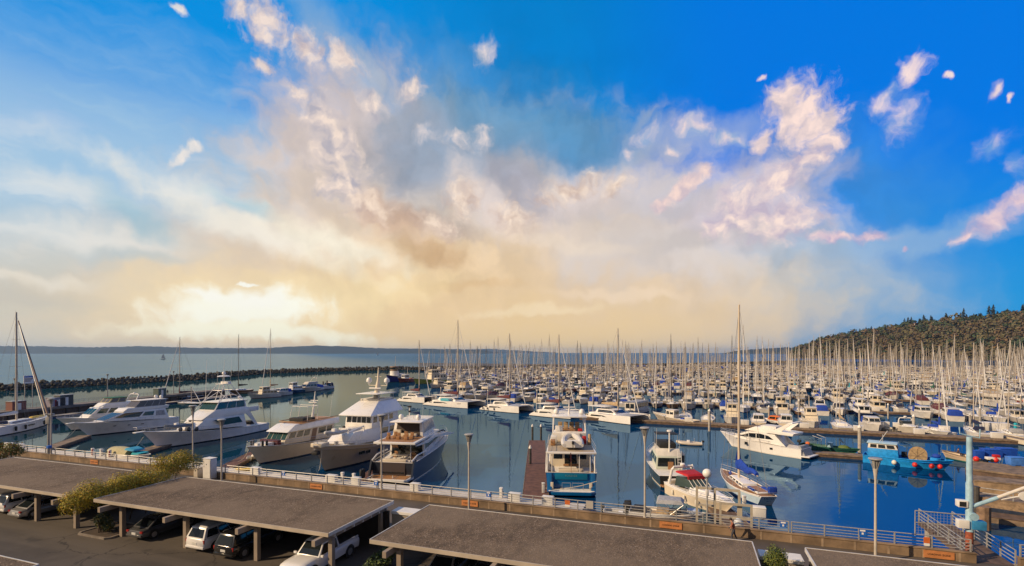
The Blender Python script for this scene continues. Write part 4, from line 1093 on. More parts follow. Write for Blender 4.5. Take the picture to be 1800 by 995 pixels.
q3 = house(t, 'flybridge_enclosure', CAN_KHAKI, (5.6, 9.2, 1.7, 1.5, 5.5), (5.2, 8.4, 1.6, 1.4, 6.5), bevel=.04, over=.25, roof=CAN_GREEN)
windows(t, q3, [(.08, .46), (.54, .92)], .1, .9, mt('vinyl_window', (.12, .11, .11), .15), ('star', 'port', 'front'))
bow_rail(t, H, 7, .7, .16, 12); radar_arch(t, 3.4, 1.8, 5.5, 7.0); antenna(t, 4, 1, 6.5, 3.5)

# ---- cream flybridge yacht
loc, rz = place(456, 816, (-.30, -.953), 17.0)
t = thing('motor_yacht', 'cream hulled flybridge motor yacht with tan side panels and open upper helm', 'yacht', loc, rz, G_Y)
H = Hull(19.4, 5.4, 1.9, 3.1, .9, .86, 2.4, .46, tm=.42, p=2.3)
put_hull(t, H, CREAM, NAVY, BLACKA, stripe=NAVY, sw=.09, cap=WHITE)
q = house(t, 'deckhouse', CREAM, (2.4, 14.2, 2.35, 1.95, 2.0, 2.55), (2.0, 12.9, 2.2, 1.85, 4.35), bevel=.08)
windows(t, q, [(.05, .17), (.20, .36), (.55, .66), (.69, .80), (.84, .95)], .46, .90, GLASS); windows(t, q, [(.40, .50)], .02, .92, mt('side_panel_brown', (.20, .12, .07), .5))
windows(t, q, [(.03, .24), (.27, .49), (.51, .73), (.76, .97)], .36, .93, GLASSG, ('front',))
q2 = house(t, 'flybridge', WHITE, (1.0, 13.6, 2.55, 2.15, 4.35), (.9, 11.4, 2.45, 1.9, 5.35), bevel=.12)
MB().bx(1.3, 10.6, -2.2, 2.2, 5.352, 5.37).build('flybridge_deck', TEAK, t, smooth=0)
MB().tube([(1.2, -2.35, 5.6), (9.5, -2.1, 5.65), (11.2, -1.6, 5.75), (11.6, 0, 5.8), (11.2, 1.6, 5.75), (9.5, 2.1, 5.65), (1.2, 2.35, 5.6)], .07, 6).build('flybridge_rail', TEAK, t)
MB().bx(8.0, 9.2, -1.4, 1.4, 5.37, 6.05).build('helm_seat', CAN_BLACK, t, bevel=.1); MB().bx(6.2, 7.2, -1.5, 1.5, 5.37, 5.95).build('helm_seat', CAN_BLACK, t, bevel=.1)
MB().tube([(6.4, -2.0, 5.4), (6.0, -1.8, 7.9), (6.0, 1.8, 7.9), (6.4, 2.0, 5.4)], .06, 6).tube([(8.6, -1.8, 5.4), (8.2, -1.6, 7.9), (8.2, 1.6, 7.9), (8.6, 1.8, 5.4)], .05, 6).tube([(6.0, -1.8, 7.9), (8.2, -1.6, 7.9)], .04, 5).tube([(6.0, 1.8, 7.9), (8.2, 1.6, 7.9)], .04, 5).build('canopy_frame', WHITE, t)
MB().tube([(5.2, 0, 5.4), (4.7, 0, 8.0), (4.4, 0, 10.2)], [.20, .14, .05], 8).tube([(4.6, -.8, 8.6), (4.6, .8, 8.6)], .05, 6).build('radar_mast', WHITE, t)
MB().rbox((5.0, 0, 8.3), (.25, 1.6, .16)).build('radar_scanner', WHITE, t, bevel=.04); antenna(t, 3.0, 2, 5.5, 4.5, (-.6, .1))
MB().bx(15.2, 16.9, -1.1, 1.1, 2.62, 3.15).build('deck_locker', WHITE, t, bevel=.08)
MB().bx(14.4, 15.2, -1.75, 1.75, 2.6, 3.4).build('bow_seat_cover', CAN_MAROON, t, bevel=.12)
for x, y in ((17.4, 1.0), (17.0, 1.4), (16.7, -1.5), (17.5, -1.0)): MB().lathe([(.05, 2.9), (.18, 2.95), (.18, 3.65), (.06, 3.75)], (x, y, 0), 8).build('black_fender', BLACK, t)
bow_rail(t, H, 4.0, .8, .14, 18)

# ---- tan expedition yacht, bow towards the wall
loc, rz = place(575, 827, (-.27, -.963), 21.5)
t = thing('expedition_yacht', 'tan and white expedition yacht with raised wheelhouse, dome mast and high bow', 'yacht', loc, rz, G_Y)
H = Hull(24.6, 6.8, 2.2, 4.1, 1.2, .86, 2.6, .42, tm=.45, p=2.4, pw=2.0)
put_hull(t, H, TAN, BLACKA, BLACKA, stripe=CREAM, sw=.12, cap=WHITE, drop=.5)
q = house(t, 'deckhouse', WHITE, (2.4, 17.5, 2.8, 2.2, 2.4, 3.1), (2.6, 15.2, 2.6, 2.1, 5.2, 5.0), bevel=.12)
windows(t, q, [(.05, .2), (.24, .4), (.44, .6)], .42, .8)
q2 = house(t, 'wheelhouse', WHITE, (5.4, 13.6, 2.7, 2.45, 5.0), (5.5, 13.3, 2.65, 2.35, 7.0), bevel=.06)
windows(t, q2, [(.22, .36), (.42, .56), (.62, .76), (.82, .95)], .42, .86); windows(t, q2, [(.05, .21), (.26, .41), (.45, .58), (.62, .77), (.81, .95)], .42, .86, GLASS, ('front',))
MB().loft([[(4.4, -3.1, 7.0), (14.6, -2.9, 7.0), (14.6, 2.9, 7.0), (4.4, 3.1, 7.0)], [(4.4, -3.1, 7.14), (14.6, -2.9, 7.14), (14.6, 2.9, 7.14), (4.4, 3.1, 7.14)], [(5.4, -2.2, 9.0), (10.4, -1.8, 9.0), (10.4, 1.8, 9.0), (5.4, 2.2, 9.0)]]).build('wheelhouse_roof', WHITE, t, bevel=.10)
MB().bx(5.6, 10.1, -1.9, 1.9, 9.0, 9.3).build('upper_helm', WHITE2, t, bevel=.08)
MB().loft([[(5.4, -2.3, 10.1), (11.2, -2.0, 10.15), (11.2, 2.0, 10.15), (5.4, 2.3, 10.1)], [(5.4, -2.3, 10.2), (11.2, -2.0, 10.25), (11.2, 2.0, 10.25), (5.4, 2.3, 10.2)]]).build('hardtop', WHITE, t, bevel=.03)
m = MB()
for x, y in ((5.8, -2.0), (5.8, 2.0), (10.2, -1.7), (10.2, 1.7)): m.tube([(x, y, 8.6), (x + .2, y, 10.12)], .05, 6)
m.build('hardtop_posts', STEEL, t)
MB().tube([(8.1, 0, 9.2), (7.9, 0, 10.6), (7.5, 0, 12.4), (7.4, 0, 14.5)], [.55, .42, .22, .08], 10).tube([(7.6, -1.7, 11.4), (7.6, 1.7, 11.4)], .06, 6).tube([(7.5, -.6, 12.9), (7.5, .6, 12.9)], .05, 6).build('dome_mast', CREAM, t)
for sd in (-1, 1): MB().cyl((7.6, sd*1.7, 11.4), (7.6, sd*1.7, 11.8), .06, n=6).build('dome_arm', WHITE, t); satdome(t, 7.6, sd*1.7, 11.75, .46)
MB().rbox((8.5, 0, 11.0), (.3, 2.2, .18)).build('radar_scanner', WHITE, t, bevel=.05)
MB().rbox((7.4, 0, 14.6), (.3, .6, .14)).build('masthead_lights', BLACK, t, bevel=.02)
MB().loft([[(14.2, -2.2, 3.1), (19.6, -1.7, 3.5), (19.6, 1.7, 3.5), (14.2, 2.2, 3.1)], [(14.0, -2.1, 5.0), (17.2, -1.7, 4.9), (17.2, 1.7, 4.9), (14.0, 2.1, 5.0)]]).build('trunk_cabin', WHITE, t, bevel=.12)
MB().bx(13.9, 16.9, -.9, .9, 5.0, 5.35).build('deck_hatch', WHITE, t, bevel=.08)
MB().tube([(15.0, 2.0, 4.6), (15.2, 2.0, 5.6), (19.5, 2.1, 5.2)], .13, 8).build('boat_crane', WHITE, t)
MB().bx(22.2, 24.0, -.9, .9, 3.75, 4.3).build('bow_seat', CREAM, t, bevel=.1)
MB().cyl((20.6, .9, 3.6), (20.6, .9, 4.1), .28, n=10).cyl((20.6, -.9, 3.6), (20.6, -.9, 4.1), .28, n=10).build('windlass', STEEL, t)
for x, w in ((15.6, .5), (17.0, .7), (12.6, .5)):
    b, z = H.at(x)
    for sd in (-1, 1):
        for d in (-.42, .42): MB().rbox((x + d*w*1.2, sd*(b*.975 - .0), z*.60), (w, .12, .42)).build('hull_window', GLASS, t, smooth=0)
MB().rbox((24.0, 0, 3.0), (.8, .9, .5)).build('anchor_pocket', BLACK, t, bevel=.1)
bow_rail(t, H, 12.5, .55, .10, 14)
c0 = Vector(loc) + Vector((math.cos(rz), math.sin(rz), 0))*17.6
rib('white tender with slate seats lying on the foredeck of the tan expedition yacht', (c0.x, c0.y, 4.95), rz + .0, 4.2, 1.9, TUBE, .26, True, console=True)

# ---- dark hulled yacht, stern towards the wall
hd = Vector((.165, .986, 0)).normalized()
loc = at(690, 846, 0); rz = math.atan2(hd.y, hd.x)
t = thing('sports_yacht', 'dark slate hulled sports yacht, stern to the wall, with teak swim platform', 'yacht', loc, rz, G_Y)
H = Hull(22.6, 6.4, 2.5, 3.5, 1.1, .93, 1.6, .42, tm=.45, p=2.4, pw=1.3)
put_hull(t, H, SLATE, CREAM, BLACKA, stripe=SLATE, transom=SLATE, cap=WHITE, drop=.25)
for i in range(3): MB().bx(-1.9, -.1, -2.55 + i*1.75, -.95 + i*1.75, .76, .80).build('teak_panel', TEAK, t, smooth=0)
MB().slab([(-2.1, -2.4), (-1.9, -2.75), (0, -2.95), (0, 2.95), (-1.9, 2.75), (-2.1, 2.4)], .45, .757).build('swim_platform', WHITE, t, bevel=.06)
MB().loft([[(-.03, -1.75, .85), (.02, -1.75, 2.5), (.02, 1.75, 2.5), (-.03, 1.75, .85)], [(-.16, -1.75, .85), (-.02, -1.75, 2.5), (-.02, 1.75, 2.5), (-.16, 1.75, .85)]]).build('garage_door', mt('garage_door_brown', (.07, .055, .05), .3, coat=.3), t, smooth=0)
MB().rbox((-.15, 0, 1.15), (.06, 3.2, .22)).build('transom_window', GLASS, t, smooth=0)
for sd in (-1, 1):
    st = MB()
    for k in range(5): st.bx(-.10 + k*.22, .34 + k*.22, sd*2.30 - .38, sd*2.30 + .38, .8 + k*.32, .92 + k*.32)
    st.build('stern_steps', CAN_GREY, t, smooth=0)
    MB().side([(-.9, .8), (-.5, .8), (.6, 2.4), (.9, 2.75), (-.1, 2.75)], sd*2.95 - .11, sd*2.95 + .11).build('stern_wing', SLATE, t, smooth=0)
    MB().tube([(-.2, sd*2.75, 2.75), (1.6, sd*2.85, 3.2), (5, sd*2.9, 3.2)], .10, 8).build('cockpit_coaming', WHITE, t)
MB().bx(.25, 7.6, -2.7, 2.7, 2.26, 2.29).build('cockpit_floor', TEAK, t, smooth=0)
MB().bx(.35, 1.3, -1.7, 1.7, 2.3, 2.75).build('cockpit_sofa', CREAM, t, bevel=.1)
MB().bx(1.9, 3.0, -1.3, 1.1, 2.95, 3.03).cyl((2.4, -.6, 2.3), (2.4, -.6, 2.95), .07, n=8).cyl((2.4, .5, 2.3), (2.4, .5, 2.95), .07, n=8).build('cockpit_table', CREAM, t)
for x, y in ((3.3, -1.7), (2.7, -2.1), (3.6, .9)): MB().bx(x, x + .5, y, y + .5, 2.3, 2.75).bx(x + .42, x + .5, y, y + .5, 2.752, 3.2).build('deck_chair', TEAK, t, bevel=.03)
q = house(t, 'saloon', WHITE, (5.2, 18.5, 2.65, 1.5, 2.3, 3.2), (5.2, 14.6, 2.5, 1.7, 4.75), bevel=.12)
windows(t, q, [(.04, .96)], .40, .86); windows(t, q, [(.06, .94)], .03, .92, GLASS, ('rear',))
for k, sd in enumerate((-1, 1)):
    MB().side([(1.2, 4.55), (6.2, 4.55), (9.6, 4.9), (15.2, 4.3), (19.6, 3.45), (19.4, 3.3), (14.5, 3.8), (9.5, 4.35), (6.3, 4.1), (1.5, 4.42)], sd*2.72 - .12, sd*2.72 + .12).build('side_fashion_plate', WHITE, t, smooth=30, bevel=.03)
MB().loft([[(.5, -2.95, 4.75), (11.5, -2.5, 4.76), (11.5, 2.5, 4.76), (.5, 2.95, 4.75)], [(.5, -2.95, 5.05), (11.5, -2.5, 5.05), (11.5, 2.5, 5.05), (.5, 2.95, 5.05)]]).build('upper_deck', WHITE, t, bevel=.08)
MB().bx(.9, 5.6, -2.45, 2.45, 5.052, 5.075).build('upper_deck_teak', TEAK, t, smooth=0)
for y in (-1.9, 1.9): MB().cyl((1.6, y, 2.3), (1.6, y, 4.8), .07, n=8).build('deck_post', STEEL, t)
MB().loft([[(7.8, -.4, 2.3), (8.3, -.4, 2.3), (8.3, .5, 2.3), (7.8, .5, 2.3)], [(5.5, -.4, 4.8), (6.0, -.4, 4.8), (6.0, .5, 4.8), (5.5, .5, 4.8)]]).build('stair', TEAK, t, loc=(-1.6, 1.7, 0))
q = house(t, 'upper_cabin', WHITE, (5.4, 13.4, 2.3, 1.6, 5.05), (5.8, 11.2, 2.05, 1.7, 7.1), bevel=.08)
windows(t, q, [(.05, .94)], .22, .9, CLEARV); windows(t, q, [(.05, .95)], .2, .9, GLASS, ('front',)); windows(t, q, [(.10, .90)], .06, .90, mt('open_lounge', (.05, .035, .028), .7), ('rear',))
MB().loft([[(4.4, -2.3, 7.1), (11.6, -1.9, 7.1), (11.6, 1.9, 7.1), (4.4, 2.3, 7.1)], [(4.4, -2.3, 7.22), (11.6, -1.9, 7.22), (11.6, 1.9, 7.22), (4.4, 2.3, 7.22)], [(5.0, -1.9, 7.36), (11.0, -1.5, 7.36), (11.0, 1.5, 7.36), (5.0, 1.9, 7.36)]]).build('hardtop', WHITE, t, bevel=.04)
MB().bx(4.7, 5.3, -1.5, 1.3, 5.08, 5.55).build('lounge_sofa', CREAM, t, bevel=.1)
for x, y in ((3.4, .9), (2.6, .1), (3.7, -.5), (2.4, 1.5), (2.2, -1.2), (3.2, -1.6)): MB().bx(x, x + .5, y, y + .5, 5.08, 5.5).bx(x + .42, x + .5, y, y + .5, 5.502, 5.95).build('lounge_chair', TEAK, t, bevel=.03)
MB().bx(5.0, 5.5, .9, 2.0, 5.08, 6.0).build('bar_unit', CREAM, t, bevel=.05)
satdome(t, 6.2, 1.3, 7.33, .36); satdome(t, 6.2, -1.3, 7.33, .36)
MB().tube([(6.4, -.5, 7.33), (6.4, -.5, 7.9), (6.4, .5, 7.9), (6.4, .5, 7.33)], .04, 6).tube([(6.4, .1, 7.9), (6.4, .1, 9.3)], .09, 6).build('light_mast', WHITE, t)
MB().rbox((6.4, 0.1, 9.2), (.3, .5, .25)).build('mast_lamp', BLACK, t, bevel=.03); MB().rbox((6.4, .1, 8.5), (.3, .3, .25)).build('mast_lamp', BLACK, t, bevel=.03); antenna(t, 7.0, -1.7, 7.3, 2.4)
guard(t, H.edge(15, 22.4, 8, .12, 0, 1) + list(reversed(H.edge(15, 22.4, 8, .12, 0, -1))), .75, 1.2)
fl = MB()
for y in (-2.3, 2.3): fl.cyl((-1.6, y*.3, .8), (-1.6, y*.3, 1.15), .05, n=6)
fl.build('platform_cleats', WHITE, t)
for k in range(2): MB().lathe([(.03, 0), (.22, .1), (.26, .3), (.26, 1.0), (.2, 1.2), (.03, 1.3)], (-1.7 - .5*k, 3.3, .7), 10).build('black_fender', BLACK, t)

# ---- blue hulled yacht, stern towards the wall
hd = Vector((.085, .996, 0)).normalized(); loc = at(1004, 868, 0); rz = math.atan2(hd.y, hd.x)
t = thing('motor_yacht', 'bright blue hulled motor yacht, stern to the wall, carrying an inflatable on its boat deck', 'yacht', loc, rz, G_Y)
H = Hull(22.5, 6.3, 2.55, 3.6, 1.1, .97, 1.8, .42, tm=.42, p=2.4, pw=1.4)
put_hull(t, H, REALBLUE, CREAM, BLACKA, stripe=REALBLUE, transom=REALBLUE, cap=WHITE, drop=.2)
MB().slab([(-1.7, -2.3), (-1.3, -2.85), (.1, -2.95), (.1, 2.95), (-1.3, 2.85), (-1.7, 2.3)], .25, .62).build('swim_platform', REALBLUE, t, bevel=.06)
MB().slab([(-1.55, -2.2), (-1.2, -2.7), (-.05, -2.75), (-.05, 2.75), (-1.2, 2.7), (-1.55, 2.2)], .623, .65).build('platform_planks', DECKW, t, smooth=0)
for sd in (-1, 1):
    MB().side([(-1.0, .62), (-.02, .62), (.3, 2.5), (-.02, 2.55), (-.5, 1.5)], sd*2.6 - .28, sd*2.6 + .28).build('stern_stair', REALBLUE, t, smooth=30, bevel=.06)
    MB().rbox((-.62, sd*2.30, 1.1), (.30, .34, .8)).build('stair_side', CREAM, t, bevel=.05)
MB().rbox((-.06, 0, 2.1), (.12, 3.9, .75)).build('transom_panel', mt('transom_teal', (.005, .16, .30), .25, coat=.4), t, bevel=.05)
letters('FOREVER', .36, mt('gold_lettering', (.09, .20, .22), .4), parent=t, loc=(-.125, 0, 2.18), rot=(R(90), 0, R(-90)))
MB().tube([(-.6, -1.4, .65), (-.6, -1.4, 1.45), (-.6, -.1, 1.45), (-.6, -.1, .65)], .035, 6).tube([(-.6, .1, .65), (-.6, .1, 1.45), (-.6, 1.1, 1.45), (-.6, 1.1, .65)], .035, 6).build('platform_rail', STEEL, t)
MB().bx(.15, 4.2, -2.75, 2.75, 2.36, 2.39).build('cockpit_floor', TEAK, t, smooth=0)
q = house(t, 'saloon', CREAM, (3.6, 18.5, 2.6, 1.6, 2.4, 3.3), (3.6, 15.0, 2.5, 1.8, 4.75), bevel=.08)
windows(t, q, [(.06, .3), (.34, .58), (.62, .92)], .4, .84); 
windows(t, q, [(.36, .66)], .0, .72, GLASS, ('rear',)); windows(t, q, [(.08, .30), (.70, .90)], .45, .80, GLASS, ('rear',))
MB().bx(.4, 1.1, -1.5, 1.5, 2.4, 2.85).build('cockpit_sofa', CREAM, t, bevel=.08); MB().bx(1.5, 2.4, -1.2, .9, 3.0, 3.07).build('cockpit_table', TEAK, t, smooth=0)
for y in (-2.85, -2.3, -1.0, 2.3, 2.85): MB().cyl((.25, y, 2.4), (.25, y, 4.75), .05 if abs(y) < 2.5 else .09, n=8).build('deck_post', WHITE, t)
for sd in (-1, 1): MB().bx(.2, 6.0, sd*2.95 - .05, sd*2.95 + .05, 2.55, 3.0).build('cockpit_coaming', WHITE, t, bevel=.02)
MB().loft([[(0, -3.05, 4.76), (14.0, -2.4, 4.76), (14.0, 2.4, 4.76), (0, 3.05, 4.76)], [(0, -3.05, 5.0), (14, -2.4, 5.0), (14, 2.4, 5.0), (0, 3.05, 5.0)]]).build('boat_deck', WHITE, t, bevel=.06)
MB().bx(.3, 8.2, -2.8, 2.8, 5.002, 5.02).build('boat_deck_surface', mt('boat_deck_tan', (.40, .33, .24), .7, vary=.12), t, smooth=0)
guard(t, [(.1, -2.95, 5.0), (8.5, -2.75, 5.0)], .75, 1.4); guard(t, [(.1, 2.95, 5.0), (8.5, 2.75, 5.0)], .75, 1.4)
q = house(t, 'flybridge', WHITE, (7.6, 13.6, 2.35, 1.9, 5.0), (7.4, 12.6, 2.3, 1.7, 6.2), bevel=.12)
MB().bx(7.3, 7.42, -1.4, .9, 5.0, 6.15).build('flybridge_screen', WHITE, t, bevel=.03)
MB().bx(8.6, 12.2, -1.9, 1.9, 6.203, 6.22).build('flybridge_floor', TEAK, t, smooth=0)
for y in (-1.5, -.7, .1, .9): MB().bx(10.2, 10.8, y, y + .6, 6.22, 6.75).bx(10.7, 10.8, y, y + .6, 6.752, 7.2).build('flybridge_seat', CAN_TAN, t, bevel=.06)
MB().bx(8.4, 9.0, .9, 1.9, 6.22, 6.9).build('bar_unit', WHITE, t, bevel=.05); MB().bx(8.4, 8.9, -1.8, -1.2, 6.22, 6.6).build('red_cushion', CAN_RED, t, bevel=.1)
for x in (7.8, 12.0):
    for sd in (-1, 1): MB().tube([(x, sd*2.2, 6.1), (x + .3, sd*2.1, 8.2)], .10, 6).build('hardtop_post', WHITE, t)
MB().loft([[(7.4, -2.4, 8.2), (12.8, -2.0, 8.2), (12.8, 2.0, 8.2), (7.4, 2.4, 8.2)], [(7.4, -2.4, 8.38), (12.8, -2.0, 8.38), (12.8, 2.0, 8.38), (7.4, 2.4, 8.38)], [(8.2, -1.9, 8.56), (12.2, -1.5, 8.56), (12.2, 1.5, 8.56), (8.2, 1.9, 8.56)]]).build('hardtop', WHITE, t, bevel=.05)
satdome(t, 8.8, 1.75, 8.45, .38); satdome(t, 8.8, -1.75, 8.45, .38); MB().tube([(8.8, 0, 8.5), (8.6, 0, 10.4)], [.16, .06], 8).build('light_mast', WHITE, t)
MB().rbox((8.7, 0, 9.5), (.22, 1.6, .14)).build('radar_scanner', WHITE, t, bevel=.03)
MB().rbox((6.2, 2.1, 5.5), (.9, .8, .9)).build('deck_locker', WHITE, t, bevel=.1); MB().rbox((4.6, 2.2, 5.35), (1.3, .6, .65)).build('teak_locker', TEAK, t, bevel=.06)
MB().rbox((5.6, -1.9, 5.55), (.8, .5, 1.0)).build('red_bag', CAN_RED, t, bevel=.15); MB().cyl((5.4, -2.55, 5.05), (5.7, -2.6, 6.3), .26, .2, 8).build('rolled_mat', CAN_TAN, t)
MB().tube([(-.05, 0, 2.6), (.1, 0, 3.9)], .03, 6).build('flag_staff', TEAK, t)
MB().loft([[(.08, -.02, 3.75), (.0, -.02, 4.95), (-.02, .12, 4.95), (.06, .1, 3.75)], [(.25, -.06, 3.85), (.3, -.05, 4.9), (.28, .1, 4.9), (.24, .06, 3.8)]]).build('furled_flag', CAN_MAROON, t)
c0 = Vector(loc) + Matrix.Rotation(rz, 3, 'Z') @ Vector((1.1, -.25, 0))
rib('white inflatable tender with outboard on the boat deck of the blue yacht', (c0.x, c0.y, 5.25), rz, 5.8, 2.9, mt('inflatable_white', (.58, .57, .56), .5, vary=.06), .38, True)
# ================================================================== boats in the basin
# ---- dark green hardtop cruiser, seen from astern
hd = Vector((.10, 1.0, 0)).normalized(); loc = at(1187, 857, 0); rz = math.atan2(hd.y, hd.x)
t = thing('hardtop_cruiser', 'dark green hulled cruiser with white decks and black bimini, stern towards the gangway', 'cabin cruiser', loc, rz)
H = Hull(15.5, 4.5, 1.45, 2.3, .7, .86, 1.9, .42, tm=.45, p=2.3)
put_hull(t, H, DKGREEN, CREAM, BLACKA, stripe=DKGREEN, transom=BLACK, cap=WHITE, drop=.04)
MB().slab([(-.9, -1.7), (0, -1.9), (0, 1.9), (-.9, 1.7)], .2, .34).build('swim_platform', TEAK, t, bevel=.03)
q = house(t, 'cabin', mt('paint_pale_green', (.55, .60, .52), .35), (3.4, 11.0, 1.75, 1.35, 1.5, 1.9), (3.5, 9.2, 1.6, 1.2, 3.2), bevel=.1)
windows(t, q, [(.06, .34), (.38, .64), (.68, .94)], .34, .86, GLASSG); windows(t, q, [(.05, .70), (.74, .96)], .22, .88, GLASS, ('rear',)); windows(t, q, [(.05, .95)], .2, .9, GLASSG, ('front',))
MB().bx(3.36, 3.46, -.5, .2, 1.25, 2.5).build('cabin_door', TEAK, t, smooth=0)
q = house(t, 'flybridge', WHITE2, (3.6, 9.4, 1.55, 1.15, 3.2), (4.2, 8.4, 1.5, 1.05, 4.1), bevel=.1)
MB().bx(4.4, 7.8, -1.1, 1.1, 4.1, 4.8).build('black_helm_cover', CAN_BLACK, t, bevel=.15)
MB().tube([(5.2, -1.45, 3.9), (5.0, -1.4, 5.9), (5.0, 1.4, 5.9), (5.2, 1.45, 3.9)], .05, 6).tube([(7.2, -1.3, 3.9), (7.0, -1.25, 5.85), (7.0, 1.25, 5.85), (7.2, 1.3, 3.9)], .05, 6).build('bimini_frame', STEEL, t)
MB().bx(4.9, 7.1, -1.42, 1.42, 5.86, 5.95).build('black_bimini', CAN_BLACK, t, bevel=.03)
MB().tube([(4.0, -.1, 3.2), (3.9, -.1, 6.4)], .10, 8).build('radar_mast', WHITE, t); MB().lathe([(.1, 6.4), (.36, 6.45), (.36, 6.65), (.1, 6.7)], (3.9, -.1, 0), 12).build('radar_dome', WHITE, t)
for y in (-1.5, 1.5): antenna(t, 4.4, y, 3.2, 3.6)
ld = MB()
for y in (-1.5, -1.05): ld.tube([(3.0, y, 1.4), (3.4, y, 4.0)], .03, 5)
for k in range(6): ld.tube([(3.03 + k*.06, -1.5, 1.7 + k*.38), (3.03 + k*.06, -1.05, 1.7 + k*.38)], .03, 5)
ld.build('ladder', WHITE, t)
MB().bx(.15, 3.2, -1.75, 1.75, 1.0, 1.05).build('cockpit_floor', TEAK, t, smooth=0)
MB().bx(.02, .22, -1.5, 1.5, 1.0, 1.5).build('cockpit_coaming', WHITE, t, bevel=.04)
bow_rail(t, H, 7.5, .65, .12, 10)

# ---- white express cruiser with a red canopy, bow towards the wall
loc, rz = place(1272, 906, (.24, -.97), 9.0)
t = thing('express_cruiser', 'white express cruiser with a red canopy over its cockpit behind the gate frame', 'cabin cruiser', loc, rz)
H = Hull(10.8, 3.5, 1.35, 1.75, .6, .9, 1.8, .42, tm=.4, p=2.2)
put_hull(t, H, CREAM, CREAM, BLACKA, stripe=WHITE, sw=.25, cap=WHITE, drop=.03)
q = house(t, 'foredeck_cabin', WHITE, (4.6, 9.6, 1.45, .5, 1.35, 1.72), (4.8, 8.6, 1.2, .45, 2.0, 2.0), bevel=.12)
for x, y in ((7.2, 0), (5.9, .55), (5.9, -.55)): MB().rbox((x, y, 2.03), (.5, .42, .05)).build('deck_hatch', GLASS, t, smooth=0)
A = [(3.1, -1.45, 1.4), (5.6, -1.1, 1.95), (5.6, 1.1, 1.95), (3.1, 1.45, 1.4)]
q = house(t, 'windscreen', mt('windscreen_glass', (.05, .075, .07), .08), (2.2, 5.4, 1.5, 1.15, 1.5, 1.9), (2.4, 4.2, 1.42, 1.05, 2.65), bevel=.03)
fr = MB()
for k in range(5):
    y = -1.1 + k*.55; fr.tube([(5.42, y, 1.95), (4.23, y*.93, 2.68)], .03, 5)
fr.build('windscreen_frame', WHITE, t)
MB().loft([[(2.0, -1.35, 2.98), (4.2, -1.1, 2.9), (4.2, 1.1, 2.9), (2.0, 1.35, 2.98)], [(2.1, -1.2, 3.2), (4.0, -.95, 3.12), (4.0, .95, 3.12), (2.1, 1.2, 3.2)]]).build('red_canopy', CAN_RED, t, bevel=.08)
MB().bx(4.2, 4.35, -1.1, 1.1, 2.62, 3.0).build('canopy_valance', CAN_RED, t, smooth=0)
radar_arch(t, 1.2, 1.62, 1.5, 3.45, lean=.3, dome=True, t=.16)
MB().bx(.2, 3.0, -1.35, 1.35, 1.3, 1.36).build('cockpit_floor', CREAM, t, smooth=0)
MB().bx(.2, .9, -1.2, 1.2, 1.36, 1.75).build('cockpit_seat', CREAM, t, bevel=.08)
bow_rail(t, H, 4.6, .5, .08, 9, tip=.25); fenders(t, H, (2.2, 4.6, 6.6), -1, .12, .6)

# ---- runabout with a grey canopy close under the wall
loc = UV(u_of(1108, 53.0), 53.0, 0)
t = thing('runabout', 'open runabout with a grey folding canopy and dark outboards below the sea wall', 'motorboat', loc, ANG_U)
H = Hull(7.4, 2.5, .85, 1.15, .4, .95, 1.2, .4)
put_hull(t, H, WHITE, BLACKA, BLACKA, drop=.3, deckm=CAN_TAN)
MB().loft([[(2.6, -1.2, 1.95), (5.3, -1.0, 2.0), (5.3, 1.0, 2.0), (2.6, 1.2, 1.95)], [(2.8, -.9, 2.3), (5.0, -.7, 2.35), (5.0, .7, 2.35), (2.8, .9, 2.3)]]).build('grey_canopy', CAN_GREY, t, bevel=.08)
cf = MB()
for y in (-1.12, 1.12):
    for a, b in (((3.9, y, .9), (2.7, y, 2.0)), ((3.9, y, .9), (5.2, y*.88, 2.0)), ((6.2, y*.7, 1.0), (5.2, y*.88, 2.0))): cf.tube([a, b], .03, 5)
cf.build('canopy_frame', STEEL, t)
MB().bx(4.9, 5.0, -.9, .9, 1.0, 1.6).build('windscreen', GLASS, t, smooth=0); MB().bx(2.6, 4.4, -.9, .9, .62, 1.1).build('cushions', CAN_TAN, t, bevel=.1)
MB().bx(.3, 1.4, -.9, .9, .6, 1.15).build('covered_gear', CAN_BLACK, t, bevel=.15)
MB().rbox((6.1, 0, 1.25), (1.1, .9, .35)).build('folded_cover', mt('canvas_pale_blue', (.42, .50, .66), .8, vary=.15), t, bevel=.12)
for y in (-.5, .5): outboard(t, -.3, y, .95, 1.25)
rib('grey inflatable with a black covered motor left of the canopied runabout', tuple(UV(u_of(1062, 53.2), 53.2, 0)), ANG_U, 3.9, 1.8, TUBE, .24, True)

# ---- classic pale sloop with a very tall mast, stern towards the wall
loc = at(1352, 893, 0); hd = Vector((-.02, 1.0, 0)); rz = math.atan2(hd.y, hd.x)
t = thing('sloop', 'pale blue wooden decked sloop with very tall mast and bright blue sail cover', 'sailboat', loc, rz)
H = Hull(12.0, 3.5, 1.25, 1.55, .9, .50, 1.5, .30, tm=.45, p=2.0, so=.9, fm=1.05)
put_hull(t, H, PALEBLUE, STRIPEB, BLACKA, stripe=WHITE, sw=.16, transom=WHITE, deckm=TEAK, drop=.05, cap=WHITE)
letters('FAROLA', .30, NAVY, parent=t, loc=(-.01, 0, .98), rot=(R(84), 0, R(-90))); letters('SEATTLE', .14, NAVY, parent=t, loc=(.05, 0, .70), rot=(R(80), 0, R(-90)))
cabin_trunk(t, H, 4.2, 8.8, .45, .58, WHITE, True, 4)
MB().bx(1.0, 3.9, -.75, .75, 1.2, 1.42).build('cockpit_coaming', WHITE, t, bevel=.06); MB().bx(1.2, 3.7, -.55, .55, 1.43, 1.44).build('cockpit_well', TEAK, t, smooth=0)
